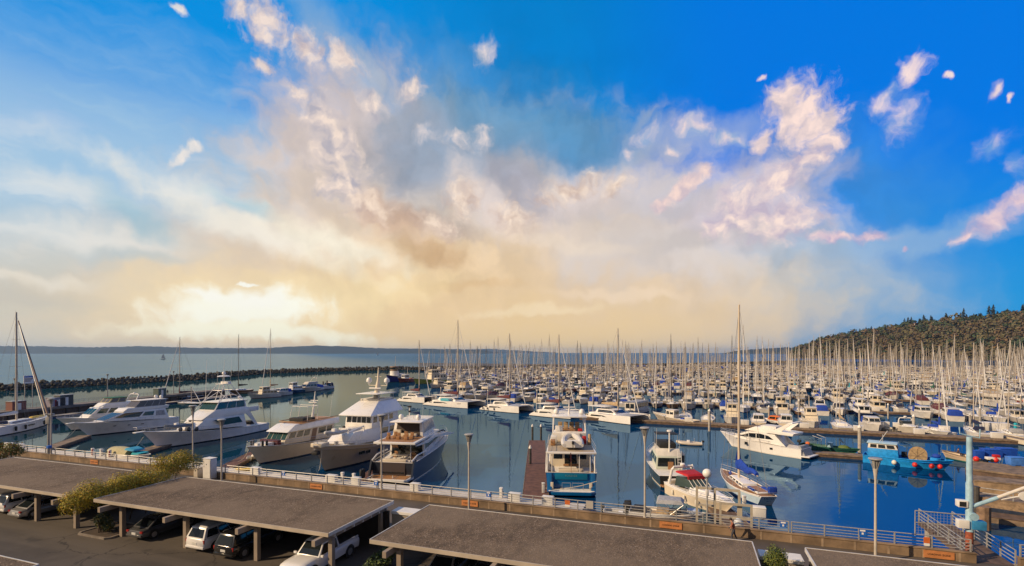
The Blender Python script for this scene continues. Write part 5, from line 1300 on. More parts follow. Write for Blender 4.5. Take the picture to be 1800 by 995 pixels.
for y in (-.8, .8): MB().bx(1.6, 3.0, y - .16, y + .16, 1.4, 1.62).build('cockpit_cushion', CAN_BLUE, t, bevel=.06)
MB().rbox((.7, -.75, 1.75), (.45, .9, .75)).build('blue_stern_cover', CAN_BLUE, t, bevel=.12); MB().tube([(.6, -.9, 1.3), (.6, -.9, 2.2), (.6, .9, 2.2), (.6, .9, 1.3)], .03, 6).build('stern_arch', STEEL, t)
rig(t, H, 7.0, 1.5, 21.4, mt('mast_cream', (.62, .52, .40), .4), .15, 4.6, CAN_BLUE, None, None, 1.25, 3, cover_r=.42, droop=1.2)
MB().lathe([(.02, 1.35), (.04, 1.6), (.2, 1.85), (.04, 2.2)], (8.2, .5, 0), 8).build('blue_hatch_cover', CAN_BLUE, t)
bow_rail(t, H, 1.0, .62, .06, 16, step=1.6)
MB().tube([(.3, 1.2, 1.3), (0, 1.3, 1.5), (-.2, .7, 1.7), (-.2, -.7, 1.7), (0, -1.3, 1.5)], .025, 6).build('pushpit', STEEL, t)
for x in (2.6, 5.5, 8.4): 
    b, z = H.at(x); MB().lathe([(.02, 0), (.11, .06), (.12, .6), (.02, .66)], (x, -b - .1, .35), 8).build('fender', BLACK, t)

# ---- white flybridge cruiser lying broadside
loc, rz = place(1292, 785, (1408, 803), 12.0)
t = thing('flybridge_cruiser', 'cream white flybridge cruiser with curved window band and swept radar arch', 'cabin cruiser', loc, rz)
H = Hull(14.8, 4.3, 1.5, 2.5, .8, .9, 2.2, .42, tm=.4, p=2.2)
put_hull(t, H, WHITE, WHITE2, BLACKA, cap=WHITE, drop=.04)
MB().slab([(-1.2, -1.7), (0, -1.95), (0, 1.95), (-1.2, 1.7)], .3, .48).build('swim_platform', WHITE, t, bevel=.05)
MB().loft([[(-.05, -1.6, .5), (.6, -1.6, 2.0), (.6, 1.6, 2.0), (-.05, 1.6, .5)], [(-.5, -1.5, .5), (.25, -1.5, 1.95), (.25, 1.5, 1.95), (-.5, 1.5, .5)]]).build('transom_locker', CAN_GREY, t, bevel=.06)
for sd in (-1, 1):
    # cabin side: one long curved outline with its window
    y0 = sd*1.72
    MB().side([(2.4, 1.6), (4.0, 3.1), (6.2, 3.55), (8.8, 3.35), (11.4, 2.35), (11.2, 2.0)], y0 - .06, y0 + .06).build('cabin_side', WHITE, t, smooth=0)
    MB().side([(4.3, 2.45), (5.2, 3.0), (6.6, 3.22), (8.4, 3.10), (10.4, 2.42), (9.2, 2.35)], y0 - .075, y0 + .075).build('curved_window', GLASS, t, smooth=0)
    for x0, x1 in ((5.7, 5.8), (7.2, 7.3), (8.5, 8.6)): MB().bx(x0, x1, y0 - .085, y0 + .085, 2.4, 3.12).build('window_bar', WHITE, t, smooth=0)
MB().loft([[(3.2, -1.66, 1.5), (11.6, -1.3, 2.2), (11.6, 1.3, 2.2), (3.2, 1.66, 1.5)], [(4.2, -1.66, 3.3), (8.8, -1.5, 3.35), (8.8, 1.5, 3.35), (4.2, 1.66, 3.3)]]).build('cabin', WHITE, t, bevel=.1)
MB().loft([[(1.3, -1.85, 3.4), (9.6, -1.4, 3.45), (9.6, 1.4, 3.45), (1.3, 1.85, 3.4)], [(1.1, -1.9, 3.85), (7.6, -1.5, 4.3), (7.6, 1.5, 4.3), (1.1, 1.9, 3.85)]]).build('flybridge', WHITE, t, bevel=.1)
MB().bx(4.2, 6.8, -1.2, 1.2, 4.1, 4.6).build('helm_seats', CAN_WHITE, t, bevel=.12); MB().tube([(7.4, -1.2, 4.3), (6.6, -1.3, 4.75), (6.6, 1.3, 4.75), (7.4, 1.2, 4.3)], .04, 6).build('windscreen_rail', BLACK, t)
for sd in (-1, 1): MB().side([(4.6, 3.9), (3.2, 3.9), (1.4, 5.5), (1.9, 5.55)], sd*1.6 - .1, sd*1.6 + .1).build('radar_arch', WHITE, t, smooth=0, bevel=.03)
MB().bx(1.4, 1.95, -1.6, 1.6, 5.4, 5.55).build('arch_top', WHITE, t, bevel=.04); antenna(t, 1.8, 1.4, 5.5, 3); antenna(t, 1.8, -1.4, 5.5, 2.4)
for x in (4.6, 9.0):
    b, z = H.at(x)
    for sd in (-1, 1): MB().rbox((x, sd*(b*.955), z*.66), (.5, .06, .5)).build('hull_window', GLASS, t, smooth=0)
bow_rail(t, H, 5.0, .6, .10, 12)
rib('small tan and white inflatable moored ahead of the cream flybridge cruiser', tuple(at(1234, 783)), math.atan2(-.3, .95) + math.pi, 4.4, 1.9, CREAM and mt('inflatable_cream', (.56, .50, .42), .5, vary=.08), .27, True, console=True)

# ---- green work skiff
loc, rz = place(1500, 800, (1418, 789), 8.0)
t = thing('work_skiff', 'green open work skiff with a metal frame, behind the timber float', 'workboat', loc, rz)
H = Hull(9.0, 2.6, .85, 1.15, .4, .9, 1.0, .3)
put_hull(t, H, GREENH, BLACKA, BLACKA, drop=.3, deckm=GREENH, cap=GREENH)
MB().tube([(3.6, -1.0, .7), (3.6, -1.0, 2.2), (2.2, -1.0, 2.6)], .05, 6).tube([(3.6, 1.0, .7), (3.6, 1.0, 2.2), (2.2, 1.0, 2.6)], .05, 6).tube([(3.6, -1.0, 2.2), (3.6, 1.0, 2.2)], .05, 6).build('work_frame', STEEL, t)
MB().rbox((4.6, 0, 1.2), (.7, .8, .9)).build('control_console', CRANEB, t, bevel=.06)
MB().ball((6.6, .2, 1.0), .9, .6, .45).build('heaped_net', LEAF_M, t); MB().ball((1.0, .3, .95), .4, .35, .3).build('red_gear', ORANGE, t); outboard(t, -.3, 0, .95, 1.1)

# ---- bright blue fishing boat with its net drum
loc, rz = place(1660, 826, (1528, 811), 9.6)
t = thing('fishing_boat', 'bright blue fishing boat with white cabin top and a big net drum', 'fishing boat', loc, rz)
H = Hull(10.6, 3.5, 1.15, 1.45, .7, .88, 1.0, .28, tm=.5, p=2.6)
put_hull(t, H, WORKBLUE, WORKBLUE, BLUEA, drop=.35, deckm=WORKBLUE, cap=WORKBLUE, capr=.07)
q = house(t, 'cabin', WORKBLUE, (.6, 4.4, 1.45, 1.35, 1.0), (.6, 4.3, 1.35, 1.25, 2.35), bevel=.05)
q = house(t, 'cabin_top', WHITE2, (.6, 4.3, 1.34, 1.24, 2.352), (.7, 4.0, 1.26, 1.16, 3.1), bevel=.04, over=.22, roof=mt('cabin_roof_pale_blue', (.42, .60, .70), .5, vary=.08))
windows(t, q, [(.08, .30), (.36, .60), (.66, .92)], .16, .82)
windows(t, q, [(.08, .46), (.54, .92)], .16, .82, GLASS, ('front', 'rear'))
MB().cyl((2.0, 0, 3.2), (3.0, 0, 5.0), .05, n=6).cyl((2.4, 0, 3.2), (2.4, 0, 4.4), .05, n=6).build('signal_mast', STEEL, t)
dr = MB()
for y in (-.95, .95): dr.cyl((6.6, y - .05, 1.75), (6.6, y + .05, 1.75), 1.12, n=22)
dr.build('net_drum', mt('net_drum_tan', (.34, .24, .13), .75, vary=.25), t); dd = MB().cyl((6.6, -.9, 1.75), (6.6, .9, 1.75), .75, n=18); dd.build('wound_net', mt('net_brown', (.20, .13, .075), .9, vary=.35, vscale=8), t)
sp = MB()
for k in range(8):
    a = k*math.pi/4
    for y in (-1.01, 1.01): sp.cyl((6.6, y, 1.75), (6.6 + 1.08*math.cos(a), y, 1.75 + 1.08*math.sin(a)), .035, n=5)
sp.build('drum_spokes', WOODG, t)
MB().bx(8.0, 9.2, -.9, .9, 1.1, 1.65).build('fish_hold_cover', WORKBLUE, t, bevel=.06); MB().rbox((5.0, .7, 1.55), (.7, .6, .8)).build('engine_winch', CAN_BLACK, t, bevel=.08)
MB().ball((8.7, .1, 1.85), .55, .5, .35).build('blue_tarp', CAN_BLUE, t)
for k, (x, m_) in enumerate(((9.1, REDB), (8.2, REDB), (6.3, REDB), (3.9, FENDER))):
    b, z = H.at(x)
    MB().ball((x, -(b + .30), .62), .33, .33, .36, 12).build('round_buoy', m_, t)

# ---- tan skiff with a person aboard, behind the crane
loc, rz = place(1668, 806, (1712, 813), 4.6)
t = thing('fishing_skiff', 'tan and green open skiff beside the blue fishing boat with a person in it', 'skiff', loc, rz)
H = Hull(5.6, 2.1, .8, 1.2, .4, .9, .6, .3)
put_hull(t, H, TAN, GREENH, GREENH, stripe=WOODG, sw=.12, drop=.35, deckm=TAN, cap=WOODG)
MB().bx(2.0, 2.4, -.9, .9, .62, .72).build('thwart', WOODG, t, smooth=0); outboard(t, -.25, 0, .8, .9)

# ---- long workboat along the outer dock
loc, rz = place(1157, 738, (1226, 747), 11.0)
t = thing('workboat', 'long grey tan workboat with a small white wheelhouse at the outer dock', 'workboat', loc, rz)
H = Hull(12.6, 3.2, .95, 1.9, .5, .9, 1.6, .32, tm=.45, p=2.4)
put_hull(t, H, mt('hull_grey_tan', (.40, .35, .28), .45, vary=.1), BLACKA, BLACKA, drop=.3, cap=WHITE)
q = house(t, 'wheelhouse', WHITE2, (5.6, 8.2, 1.05, .95, .7), (5.6, 8.0, 1.0, .85, 2.9), bevel=.04, over=.15); windows(t, q, [(.1, .5), (.58, .92)], .55, .88); windows(t, q, [(.06, .48), (.52, .94)], .55, .88, GLASS, ('front', 'rear'))
antenna(t, 6.5, .5, 3, 3); MB().rbox((3.6, 0, 1.0), (.9, 1.4, .5)).build('deck_box', CAN_BLUE, t, bevel=.05)

# ---- small boats lying along the outer dock
def skiff(label, px, py, px2, py2, L, B, mat, deckm, fb=1.1, canvas=None, name='skiff', motor=True):
    loc, rz = place(px, py, (px2, py2), L*.88)
    t = thing(name, label, 'skiff', loc, rz, 'small boats lying along the outer dock')
    H = Hull(L, B, fb*.75, fb, .35, .9, L*.12, .35)
    put_hull(t, H, mat, BLACKA, BLACKA, drop=.06 if canvas else .3, deckm=canvas or deckm, cap=mat)
    if motor: outboard(t, -.25, 0, fb*.75, 1.0)
    return t, H
skiff('tan open motor skiff moored along the outer dock, bow to the pile', 1527, 752, 1586, 764, 8.0, 2.2, CREAM, DECKW, 1.1)
t, H = skiff('long slim white speedboat lying along the outer dock', 1611, 757, 1688, 771, 9.6, 2.3, WHITE, WHITE, 1.05, WHITE2, 'speedboat', False)
MB().side([(1.5, .85), (3.0, 1.25), (4.4, 1.1), (5.5, .95)], -.7, .7).build('cockpit_fairing', WHITE, t, smooth=30, bevel=.08); MB().bx(2.0, 4.2, -1.16, 1.16, .62, .70).build('dark_stripe', BLACK, t, smooth=0)
skiff('brown covered runabout moored at the outer dock by the frame edge', 1762, 774, 1815, 784, 8.6, 2.5, CREAM, DECKW, 1.2, mt('canvas_brown', (.22, .16, .10), .8, vary=.15), 'runabout', False)
t, H = skiff('launch with orange cabin top and orange round float on the outer dock', 1345, 742, 1402, 749, 8.5, 2.6, WHITE, DECKW, 1.0, None, 'launch', False)
q = house(t, 'cabin', CAN_ORANGE, (2.0, 6.6, 1.1, .9, .8), (2.4, 5.8, .95, .8, 1.9), bevel=.15); windows(t, q, [(.1, .5), (.56, .92)], .3, .75)
o = tag(MB().cyl((0, -.2, 0), (0, .2, 0), .75, n=16).build('float_ring', ORANGE, loc=at(1336, 741, .9) + Vector((0, 0, .45)), rz=-.4, bevel=.08), 'orange round float standing on edge at the outer dock', 'float')

# ---- five white catamarans in a line
def catamaran(label, stern_px, bow_px, mast_top, cover, cover_on=True, jib=True, stripe=False, name_txt=None, fend=False, blue_tender=False):
    s = at(*stern_px); b = at(*bow_px); d = b - s; L = d.length; d.normalize(); rz = math.atan2(d.y, d.x)
    t = thing('catamaran', label, 'catamaran', (s.x, s.y, 0), rz, 'white sailing catamarans in a row at the pier heads')
    W = L*.44; hb = L*.105
    for k, yc in enumerate((0, W)):
        T = [0, .05, .15, .3, .5, .7, .85, .95, 1.0]; rings = []
        for f in T:
            zt = lerp(.30, 1.72, min(1, f/.24)**.8) if f < .24 else lerp(1.72, 1.95, (f - .24)/.76)
            w = hb/2*(lerp(.72, 1, f/.4) if f < .4 else 1 - ((f - .4)/.6)**2.4*.93)
            x = f*L
            h = [(x, w, zt), (x, w*1.0, zt*.6), (x, w*.92, .12), (x, w*.88, 0), (x, w*.4, -.45)]
            rings.append([(p[0], yc + p[1], p[2]) for p in h] + [(p[0], yc - p[1], p[2]) for p in reversed(h)])
        MB().loft(rings, rowm=[0, 0, 1, 1, 1, 1, 1, 0, 0, 0]).build('hull', [WHITE, BLUEA if stripe else BLACKA], t, smooth=40)
        if k == 0:
            MB().loft([[(L*.27, -hb/2*1.0, 1.02), (L*.60, -hb/2*.95, 1.18), (L*.60, -hb/2*.95 + .1, 1.18), (L*.27, -hb/2 + .1, 1.02)], [(L*.29, -hb/2*1.03, 1.42), (L*.52, -hb/2*1.02, 1.48), (L*.52, -hb/2*.95 + .1, 1.48), (L*.29, -hb/2 + .1, 1.42)]]).build('hull_window', GLASS, t, smooth=0)
            for j in range(2): MB().rbox((L*(.17 + .04*j), -hb/2*.93, 1.22), (.30, .1, .30)).build('port_light', GLASS, t, smooth=0)
    MB().bx(L*.16, L*.70, hb*.3, W - hb*.3, .95, 1.75).build('bridge_deck', WHITE, t, bevel=.08)
    q = house(t, 'cabin', WHITE, (L*.27, L*.66, W*.40, W*.30, 1.7), (L*.29, L*.55, W*.34, W*.26, 2.75), bevel=.12)
    for o in list(t.children):
        if o.name.startswith('cabin'): o.location.y = W/2
    for k in ('star', 'front', 'port'):
        m = MB().pane(q[k], .12, .95, .22, .82, th=.03).build('cabin_window', GLASS, t, smooth=0); m.location.y = W/2
    MB().loft([[(L*.10, W*.14, 3.15), (L*.44, W*.2, 3.25), (L*.44, W*.8, 3.25), (L*.10, W*.86, 3.15)], [(L*.10, W*.14, 3.25), (L*.44, W*.2, 3.35), (L*.44, W*.8, 3.35), (L*.10, W*.86, 3.25)]]).build('cockpit_hardtop', WHITE, t, bevel=.04)
    pp = MB()
    for x in (.11, .2):
        for y in (.17, .83): pp.cyl((L*x, W*y, 1.2), (L*x, W*y, 3.2), .05, n=6)
    pp.build('hardtop_posts', WHITE, t)
    MB().tube([(L*.97, 0, 1.9), (L*.97, W, 1.9)], .09, 8).build('crossbeam', ALU, t)
    net = MB().add([(L*.70, hb*.4, 1.72), (L*.96, hb*.3, 1.80), (L*.96, W - hb*.3, 1.80), (L*.70, W - hb*.4, 1.72)], [(0, 1, 2, 3)]); net.build('trampoline', CAN_GREY, t, smooth=0)
    h = CAMZ + (HOR - mast_top)/F*(s + d*L*.55).y - 2.6
    class HH: pass
    Hc = HH(); Hc.L = L; Hc.B = W*1.1; Hc.at = lambda x: (W/2, 1.8); Hc.z = lambda q: 1.8
    sub = thing('tmp', '', '')
    rig(sub, Hc, L*.58, 2.6, h, ALU, .17, L*.34, cover if cover_on else None, CAN_WHITE if jib else None, None, 1.1, 2, beam=W*.42, cover_r=.36)
    for ch in list(sub.children): ch.parent = t; ch.location.y += W/2
    bpy.data.objects.remove(sub)
    gp = [(L*f, 0, 1.72 + .2*f) for f in (.2, .35, .5, .65, .8, .93)]
    guard(t, gp, .6, 1.5, r=.02)
    if fend:
        for f in (.12, .24, .42): MB().lathe([(.02, 0), (.15, .08), (.16, .6), (.02, .7)], (L*f, -hb/2 - .15, .35), 8).build('fender', BLACK, t)
    if blue_tender: MB().side([(L*.38, 1.78), (L*.38, 2.5), (L*.56, 2.55), (L*.58, 1.85)], .1, hb*.8).build('turquoise_cover', CAN_TEAL, t, bevel=.12)
    if name_txt: letters(name_txt, .42, CAN_MAROON, parent=t, loc=(L*.84, -hb/2*.62 - .05, 1.42), rot=(R(90), 0, R(14)))
    return t
catamaran('white catamaran with maroon sail cover, farthest out of the catamaran row', (699, 705), (746, 709), 598, CAN_MAROON)
catamaran('large white catamaran with dark side stripe and turquoise cover on deck', (746, 711.5), (822, 718.5), 562, CAN_MAROON, blue_tender=True, stripe=True, name_txt='Maestral')
catamaran('white catamaran with three dark fenders hanging from its side', (845, 720), (912, 727), 586, CAN_MAROON, fend=True)
catamaran('white catamaran with low pale hull partly hidden behind the blue yacht hardtop', (932, 730), (1003, 737), 588, CAN_MAROON)
catamaran('white catamaran with tan sail cover beside the long workboat', (1020, 734), (1108, 747), 577, CAN_TAN)
# ---- house boat behind the catamarans
loc, rz = place(1106, 729, (1146, 719), 10.5)
t = thing('houseboat', 'white glazed houseboat with a flat blue grey roof behind the catamarans', 'houseboat', loc, rz)
H = Hull(11.5, 3.8, 1.0, 1.3, .5, .95, .8, .2); put_hull(t, H, WHITE2, BLACKA, BLACKA)
q = house(t, 'house', WHITE2, (.8, 10.0, 1.7, 1.5, 1.0), (.8, 10.0, 1.7, 1.5, 3.3), bevel=.03, over=.2, roof=CAN_GREY); windows(t, q, [(.04 + k*.16, .16 + k*.16) for k in range(6)], .35, .85); windows(t, q, [(.1, .46), (.54, .9)], .3, .85, GLASS, ('front', 'rear'))

# ---- big white sloop at the far left
d = Vector((-.2, .98, 0)); bow = at(85, 746); loc = bow - d*19.5; rz = math.atan2(d.y, d.x)
t = thing('racing_sloop', 'long white sloop with blue cabin stripe and yellow gear on its foredeck', 'sailboat', (loc.x, loc.y, 0), rz)
H = Hull(20, 5.2, 1.75, 2.15, 1.0, .85, .5, .35, tm=.42, p=2.0, pw=1.3)
put_hull(t, H, WHITE, BLACKA, BLACKA, stripe=WHITE2, sw=.1, drop=.04)
cabin_trunk(t, H, 6.0, 13.5, .55, .5, WHITE, False)
for sd in (-1, 1):
    b, z = H.at(12.0); MB().rbox((10.0, -sd*1.28, 2.12), (6.6, .05, .22)).build('blue_cabin_stripe', STRIPEB, t, smooth=0)
for x, w in ((10.2, 1.9), (16.0, .7)):
    b, z = H.at(x); MB().rbox((x, -b*.985 - .01, z*.62), (w, .08, .26), rz=.0 if x < 12 else .12).build('hull_window', GLASS, t, smooth=0)
for x in (5.4, 8.0, 15.0):
    b, z = H.at(x); MB().lathe([(.03, 0), (.2, .1), (.22, .9), (.03, 1.05)], (x, -b - .2, .5), 8).build('fender', BLACK, t)
MB().loft([[(13.6, -.5, 2.1), (18.2, -.3, 2.2), (18.2, .3, 2.2), (13.6, .5, 2.1)], [(14.0, -.3, 2.55), (17.6, -.15, 2.55), (17.6, .15, 2.55), (14.0, .3, 2.55)]]).build('yellow_sail_bag', YELLOW, t, bevel=.15)
rig(t, H, 9.7, 2.2, 23.6, ALU, .2, 8.2, CAN_WHITE, None, None, 1.5, 3, cover_r=.25); MB().rbox((4.6, 0, 2.4), (1.2, 3.0, .7)).build('sprayhood', CAN_NAVY, t, bevel=.2)
guard(t, H.edge(1, 19.5, 12, .1, 0, -1), .65, 1.6, r=.02)

# ---- tarpaulined boat moored under the wall
loc = UV(u_of(200, 54.2), 54.2, 0)
t = thing('covered_boat', 'boat under a cream tarpaulin with a turquoise canopy below the sea wall', 'motorboat', loc, ANG_U)
H = Hull(8.4, 2.8, 1.0, 1.35, .5, .95, 1.3, .4); put_hull(t, H, WHITE, BLACKA, BLACKA, drop=.08, deckm=mt('deck_pale_green', (.50, .60, .52), .5))
rings = []
for k in range(7):
    f = k/6; x = lerp(.1, 4.4, f); w = 1.35 - .1*f; h = 2.15 - .3*abs(f - .4)
    rings.append([(x, w*math.cos(a), .95 + (h - .95)*math.sin(a)) for a in [math.pi*j/10 for j in range(11)]])
MB().loft(rings, closed=False, caps=True).build('cream_tarpaulin', CAN_KHAKI, t, smooth=30)
MB().loft([[(4.2, -1.2, 1.9), (6.0, -1.0, 1.75), (6.0, 1.0, 1.75), (4.2, 1.2, 1.9)], [(4.2, -.9, 2.2), (5.8, -.7, 2.0), (5.8, .7, 2.0), (4.2, .9, 2.2)]]).build('turquoise_canopy', mt('canvas_cyan', (.02, .27, .46), .75, vary=.1), t, bevel=.08)
MB().side([(5.0, 1.15), (6.6, 1.2), (7.1, 1.5), (5.4, 1.62)], -.75, .75).build('turquoise_bow_cover', CAN_TEAL, t, bevel=.1)
# ================================================================== docks, piles, crane, gate, people
def dock(label, a, b, w, mat=WOODG, h=.55, fascia=None, name='floating_dock', group='floating docks'):
    """a, b: ends of the centre line (world); planked deck on a dark float"""
    a = Vector((a[0], a[1], 0)); b = Vector((b[0], b[1], 0)); d = b - a; L = d.length; rz = math.atan2(d.y, d.x)
    t = thing(name, label, 'dock', a, rz, group)
    MB().bx(0, L, -w/2, w/2, h - .09, h).build('deck_planks', mat, t, smooth=0)
    MB().bx(.02, L - .02, -w/2 + .03, w/2 - .03, -.4, h - .093).build('float', fascia or WOODD, t, smooth=0)
    e = MB()
    for y in (-w/2 - .04, w/2 + .04): e.bx(.0, L, y - .035, y + .035, h - .22, h + .03)
    e.build('edge_timber', WOODG, t, smooth=0)
    return t
def pile(label, p, top=2.4, r=.2, mat=PILE, group='mooring piles', cap=True):
    t = thing('mooring_pile', label, 'pile', (p[0], p[1], 0), 0, group)
    MB().tube([(0, 0, -3), (0, 0, top)], r, 10, 0).build('shaft', mat, t)
    if cap: MB().lathe([(r*1.18, top - .06), (r*1.18, top + .06), (r*.3, top + .42), (.02, top + .46)], n=10).build('cap', CAPW, t)
    return t
# dock beside the blue yacht
A = at(944, 872, .55); B = at(945, 778, .55)
dock('brown planked finger dock alongside the blue yacht', at(941, 880, .55), at(944, 774, .55), 2.9, WOODR)
for k, (px, py, lab) in enumerate(((936, 776, 'outer end, sea side'), (951, 776, 'outer end, yacht side'), (932, 822, 'mid length of the brown dock'))):
    pile('mooring pile with white conical cap at the brown dock, ' + lab, at(px, py), 2.9, .2)
t = thing('boarding_steps', 'white boarding steps with handrail on the brown dock', 'steps', at(968, 848, .56), math.pi/2)
MB().bx(0, .4, -.35, .35, 0, .35).bx(.4, .8, -.35, .35, 0, .7).build('treads', BOXW, t, smooth=0)
MB().tube([(-.1, .4, 0), (-.1, .4, 1.0), (1.6, .4, 1.9), (1.6, .4, .9)], .035, 6).build('handrail', BOXW, t)
def pedestal(label, p, rz=0, red=False):
    t = thing('shore_power_pedestal', label, 'pedestal', p, rz, 'shore power pedestals on the docks')
    MB().bx(-.16, .16, -.16, .16, 0, 1.0).build('column', BOXW, t, bevel=.03); MB().bx(-.19, .19, -.19, .19, 1.0, 1.18).build('hood', BOXW, t, bevel=.06)
    if red: MB().tube([(.2, -.2, 1.0), (.3, -.3, .6), (.25, -.25, .1)], .09, 6).build('coiled_hose', CAN_RED, t)
    else: MB().tube([(.2, 0, .8), (.28, .1, .5), (.2, .2, .2)], .03, 5).build('power_cord', BLACK, t)
    return t
pedestal('white power pedestal at the near end of the brown dock', at(955, 866, .56))
# pale walkway float along the wall
dock('pale floating walkway running along the foot of the sea wall', UV(-125, 52.3), UV(-10.5, 52.3), 2.2, DOCKP, .7, DOCKC)
for px, lab, rd in ((163, 'with a red hose, under the cream tarpaulin boat', True), (178, 'between two others near the tarpaulin boat', False), (193, 'with a red hose, nearest the tarpaulin', True), (602, 'near the bow of the tan yacht', False), (622, 'by the stern of the dark yacht', False), (318, 'near the golden shrub', False), (881, 'left of the brown dock', False)):
    pedestal('white power pedestal on the walkway ' + lab, UV(u_of(px, 52.6), 52.6, .7), ANG_U, rd)
def dockbox(label, p, rz, L=1.6, W=.8, H_=.8, mat=BOXW):
    t = thing('dock_box', label, 'dock box', p, rz, 'white dock boxes')
    MB().loft([[(-L/2, -W/2*.8, 0), (L/2, -W/2*.8, 0), (L/2, W/2*.8, 0), (-L/2, W/2*.8, 0)], [(-L/2, -W/2, H_), (L/2, -W/2, H_), (L/2, W/2, H_), (-L/2, W/2, H_)]]).build('box_body', mat, t, bevel=.04)
    MB().loft([[(-L/2 - .04, -W/2 - .04, H_ + .003), (L/2 + .04, -W/2 - .04, H_ + .003), (L/2 + .04, W/2 + .04, H_ + .003), (-L/2 - .04, W/2 + .04, H_ + .003)], [(-L/2, -W/2, H_ + .12), (L/2, -W/2, H_ + .12), (L/2, W/2, H_ + .12), (-L/2, W/2, H_ + .12)]]).build('box_lid', mat, t, bevel=.03)
    return t
for px, lab, L in ((17, 'long one at the left frame edge', 2.6), (36, 'second one in from the frame edge', 1.7), (583, 'below the bow of the tan yacht', 1.9), (626, 'below the dark yacht platform', 1.4), (905, 'near the foot of the brown dock', 1.8), (963, 'under the blue yacht transom', 1.6), (730, 'right of the dark yacht', 1.5), (300, 'near the tall electric cabinet', 1.7), (450, 'below the cream yacht bow', 1.8)):
    dockbox('white dock box on the walkway below the wall, ' + lab, UV(u_of(px, 52.0), 52.0, .7), ANG_U, L*.75, .7, .78)
# fingers between the big yachts
for (p0, p1, lab, m_) in (((62, 795), (150, 765), 'timber dock between the long sloop and the white yachts', WOODG), ((222, 800), (300, 778), 'timber finger dock under the sport fishing yacht bow', WOODG), ((395, 822), (455, 792), 'reddish timber finger dock beside the cream yacht', WOODR), ((625, 855), (690, 805), 'reddish timber finger dock beside the dark yacht', WOODR)):
    dock(lab, at(*p0, .55), at(*p1, .55), 2.0, m_)
fb = tag(MB().ball((0, 0, 0), .42, .42, .46).build('round_fender', FENDER, loc=at(438, 806, .5)), 'cream round fender at the bow of the cream yacht, on the reddish dock', 'fender', 'round fenders by the cream yacht')
fb = tag(MB().ball((0, 0, 0), .42, .42, .46).build('round_fender', FENDER, loc=at(446, 803, .5)), 'cream round fender nearest the cream yacht hull', 'fender', 'round fenders by the cream yacht')
t = thing('kayak', 'yellow kayak lying on the walkway by the reddish dock', 'kayak', UV(u_of(430, 52.9), 52.9, .72), ANG_U + .2)
MB().loft([[(x, w*math.cos(a), .2 + h*math.sin(a)) for a in [math.pi*2*j/8 for j in range(8)]] for x, w, h in ((-1.6, .03, .03), (-.9, .3, .17), (0, .38, .2), (.9, .3, .17), (1.6, .03, .03))]).build('hull', YELLOW, t); MB().bx(-.4, .3, -.2, .2, .36, .42).build('cockpit', BLACK, t, bevel=.02)
# dock between the dark green cruiser and the sloop, reached through the gate
dock('dark timber dock between the dark green cruiser and the pale sloop', at(1300, 925, .55), at(1200, 835, .55), 2.2, WOODD)
pile('mooring pile with white cap ahead of the dark green cruiser', at(1200, 838), 3.0, .24); pile('short mooring pile with white cap beside the dark green cruiser', at(1217, 852), 2.2, .24)
pedestal('white power pedestal beside the pale sloop stern', at(1308, 890, .56)); 
dockbox('white dock box near the pale sloop stern', at(1334, 908, .6), ANG_U, 1.2, .8, .9)
# outer dock and the timber float in front of it
MU = Vector((.914, -.407, 0)); MN = Vector((.407, .914, 0))
def MW(w, n, z=0.0): p = MU*w + MN*n; return Vector((p.x, p.y, z))
dock('long weathered outer dock running past the workboat and the speedboat', MW(-36, 124.3), MW(80, 124.3), 3.0, WOODG, .7, name='floating_dock')
dock('timber float from the flybridge cruiser past the blue fishing boat', at(1405, 792.5, .6), at(1650, 809, .6), 1.9, WOODG, .6)
for px, py, lab, tp in ((1247, 758, 'grey pile ahead of the small tan inflatable', 4.4), (1511, 797, 'grey pile beyond the green skiff', 4.4), (1606, 762, 'pale pile at the outer dock by the speedboat', 3.6), (1366, 741, 'pale pile at the outer dock by the orange launch', 3.4)):
    pile(lab, at(px, py), tp, .27, PILEC)
# work float with blue totes
c0 = at(1760, 822, .8)
dock('wide work float carrying blue totes beside the crane', at(1700, 817, .8), at(1860, 836, .8), 7.0, WOODG, .9)
def tote(label, p, rz, L, W, H_, mat):
    t = thing('plastic_tote', label, 'tote', p, rz, 'blue totes on the work float')
    MB().loft([[(-L/2*.92, -W/2*.92, .1), (L/2*.92, -W/2*.92, .1), (L/2*.92, W/2*.92, .1), (-L/2*.92, W/2*.92, .1)], [(-L/2, -W/2, H_), (L/2, -W/2, H_), (L/2, W/2, H_), (-L/2, W/2, H_)]]).build('bin', mat, t, bevel=.05)
    MB().bx(-L/2 - .03, L/2 + .03, -W/2 - .03, W/2 + .03, H_ + .003, H_ + .12).build('lid', mat, t, bevel=.03)
    MB().bx(-L/2*.8, -L/2*.4, -W/2, W/2, 0, .1).bx(L/2*.4, L/2*.8, -W/2, W/2, 0, .1).build('skids', mat, t, smooth=0)
    return t
tote('large dark blue tote in the middle of the work float', at(1742, 806, .92), -.3, 2.3, 1.5, 1.35, TOTE); tote('large dark blue tote at the outer end of the float', at(1768, 803, .92), -.25, 2.2, 1.5, 1.25, TOTE)
tote('small dark blue tote beside the crane pole', at(1719, 806, .92), -.3, 1.2, 1.2, 1.1, TOTE); tote('sky blue tote nearest the edge of the work float', at(1785, 818, .92), -.2, 1.9, 1.2, 1.1, TOTE2)
for px, py, lab, m_ in ((1716, 811, 'red round buoy at the foot of the crane side tote', REDB), (1750, 813, 'orange red round buoy in front of the dark blue totes', REDB)):
    tag(MB().ball((0, 0, .36), .38, .38, .4, 12).build('round_buoy', m_, loc=at(px, py, .9)), lab, 'buoy', 'round buoys on the work float')
t = thing('hand_cart', 'white and red hand cart in front of the dark blue totes', 'cart', at(1745, 812, .92), -.3)
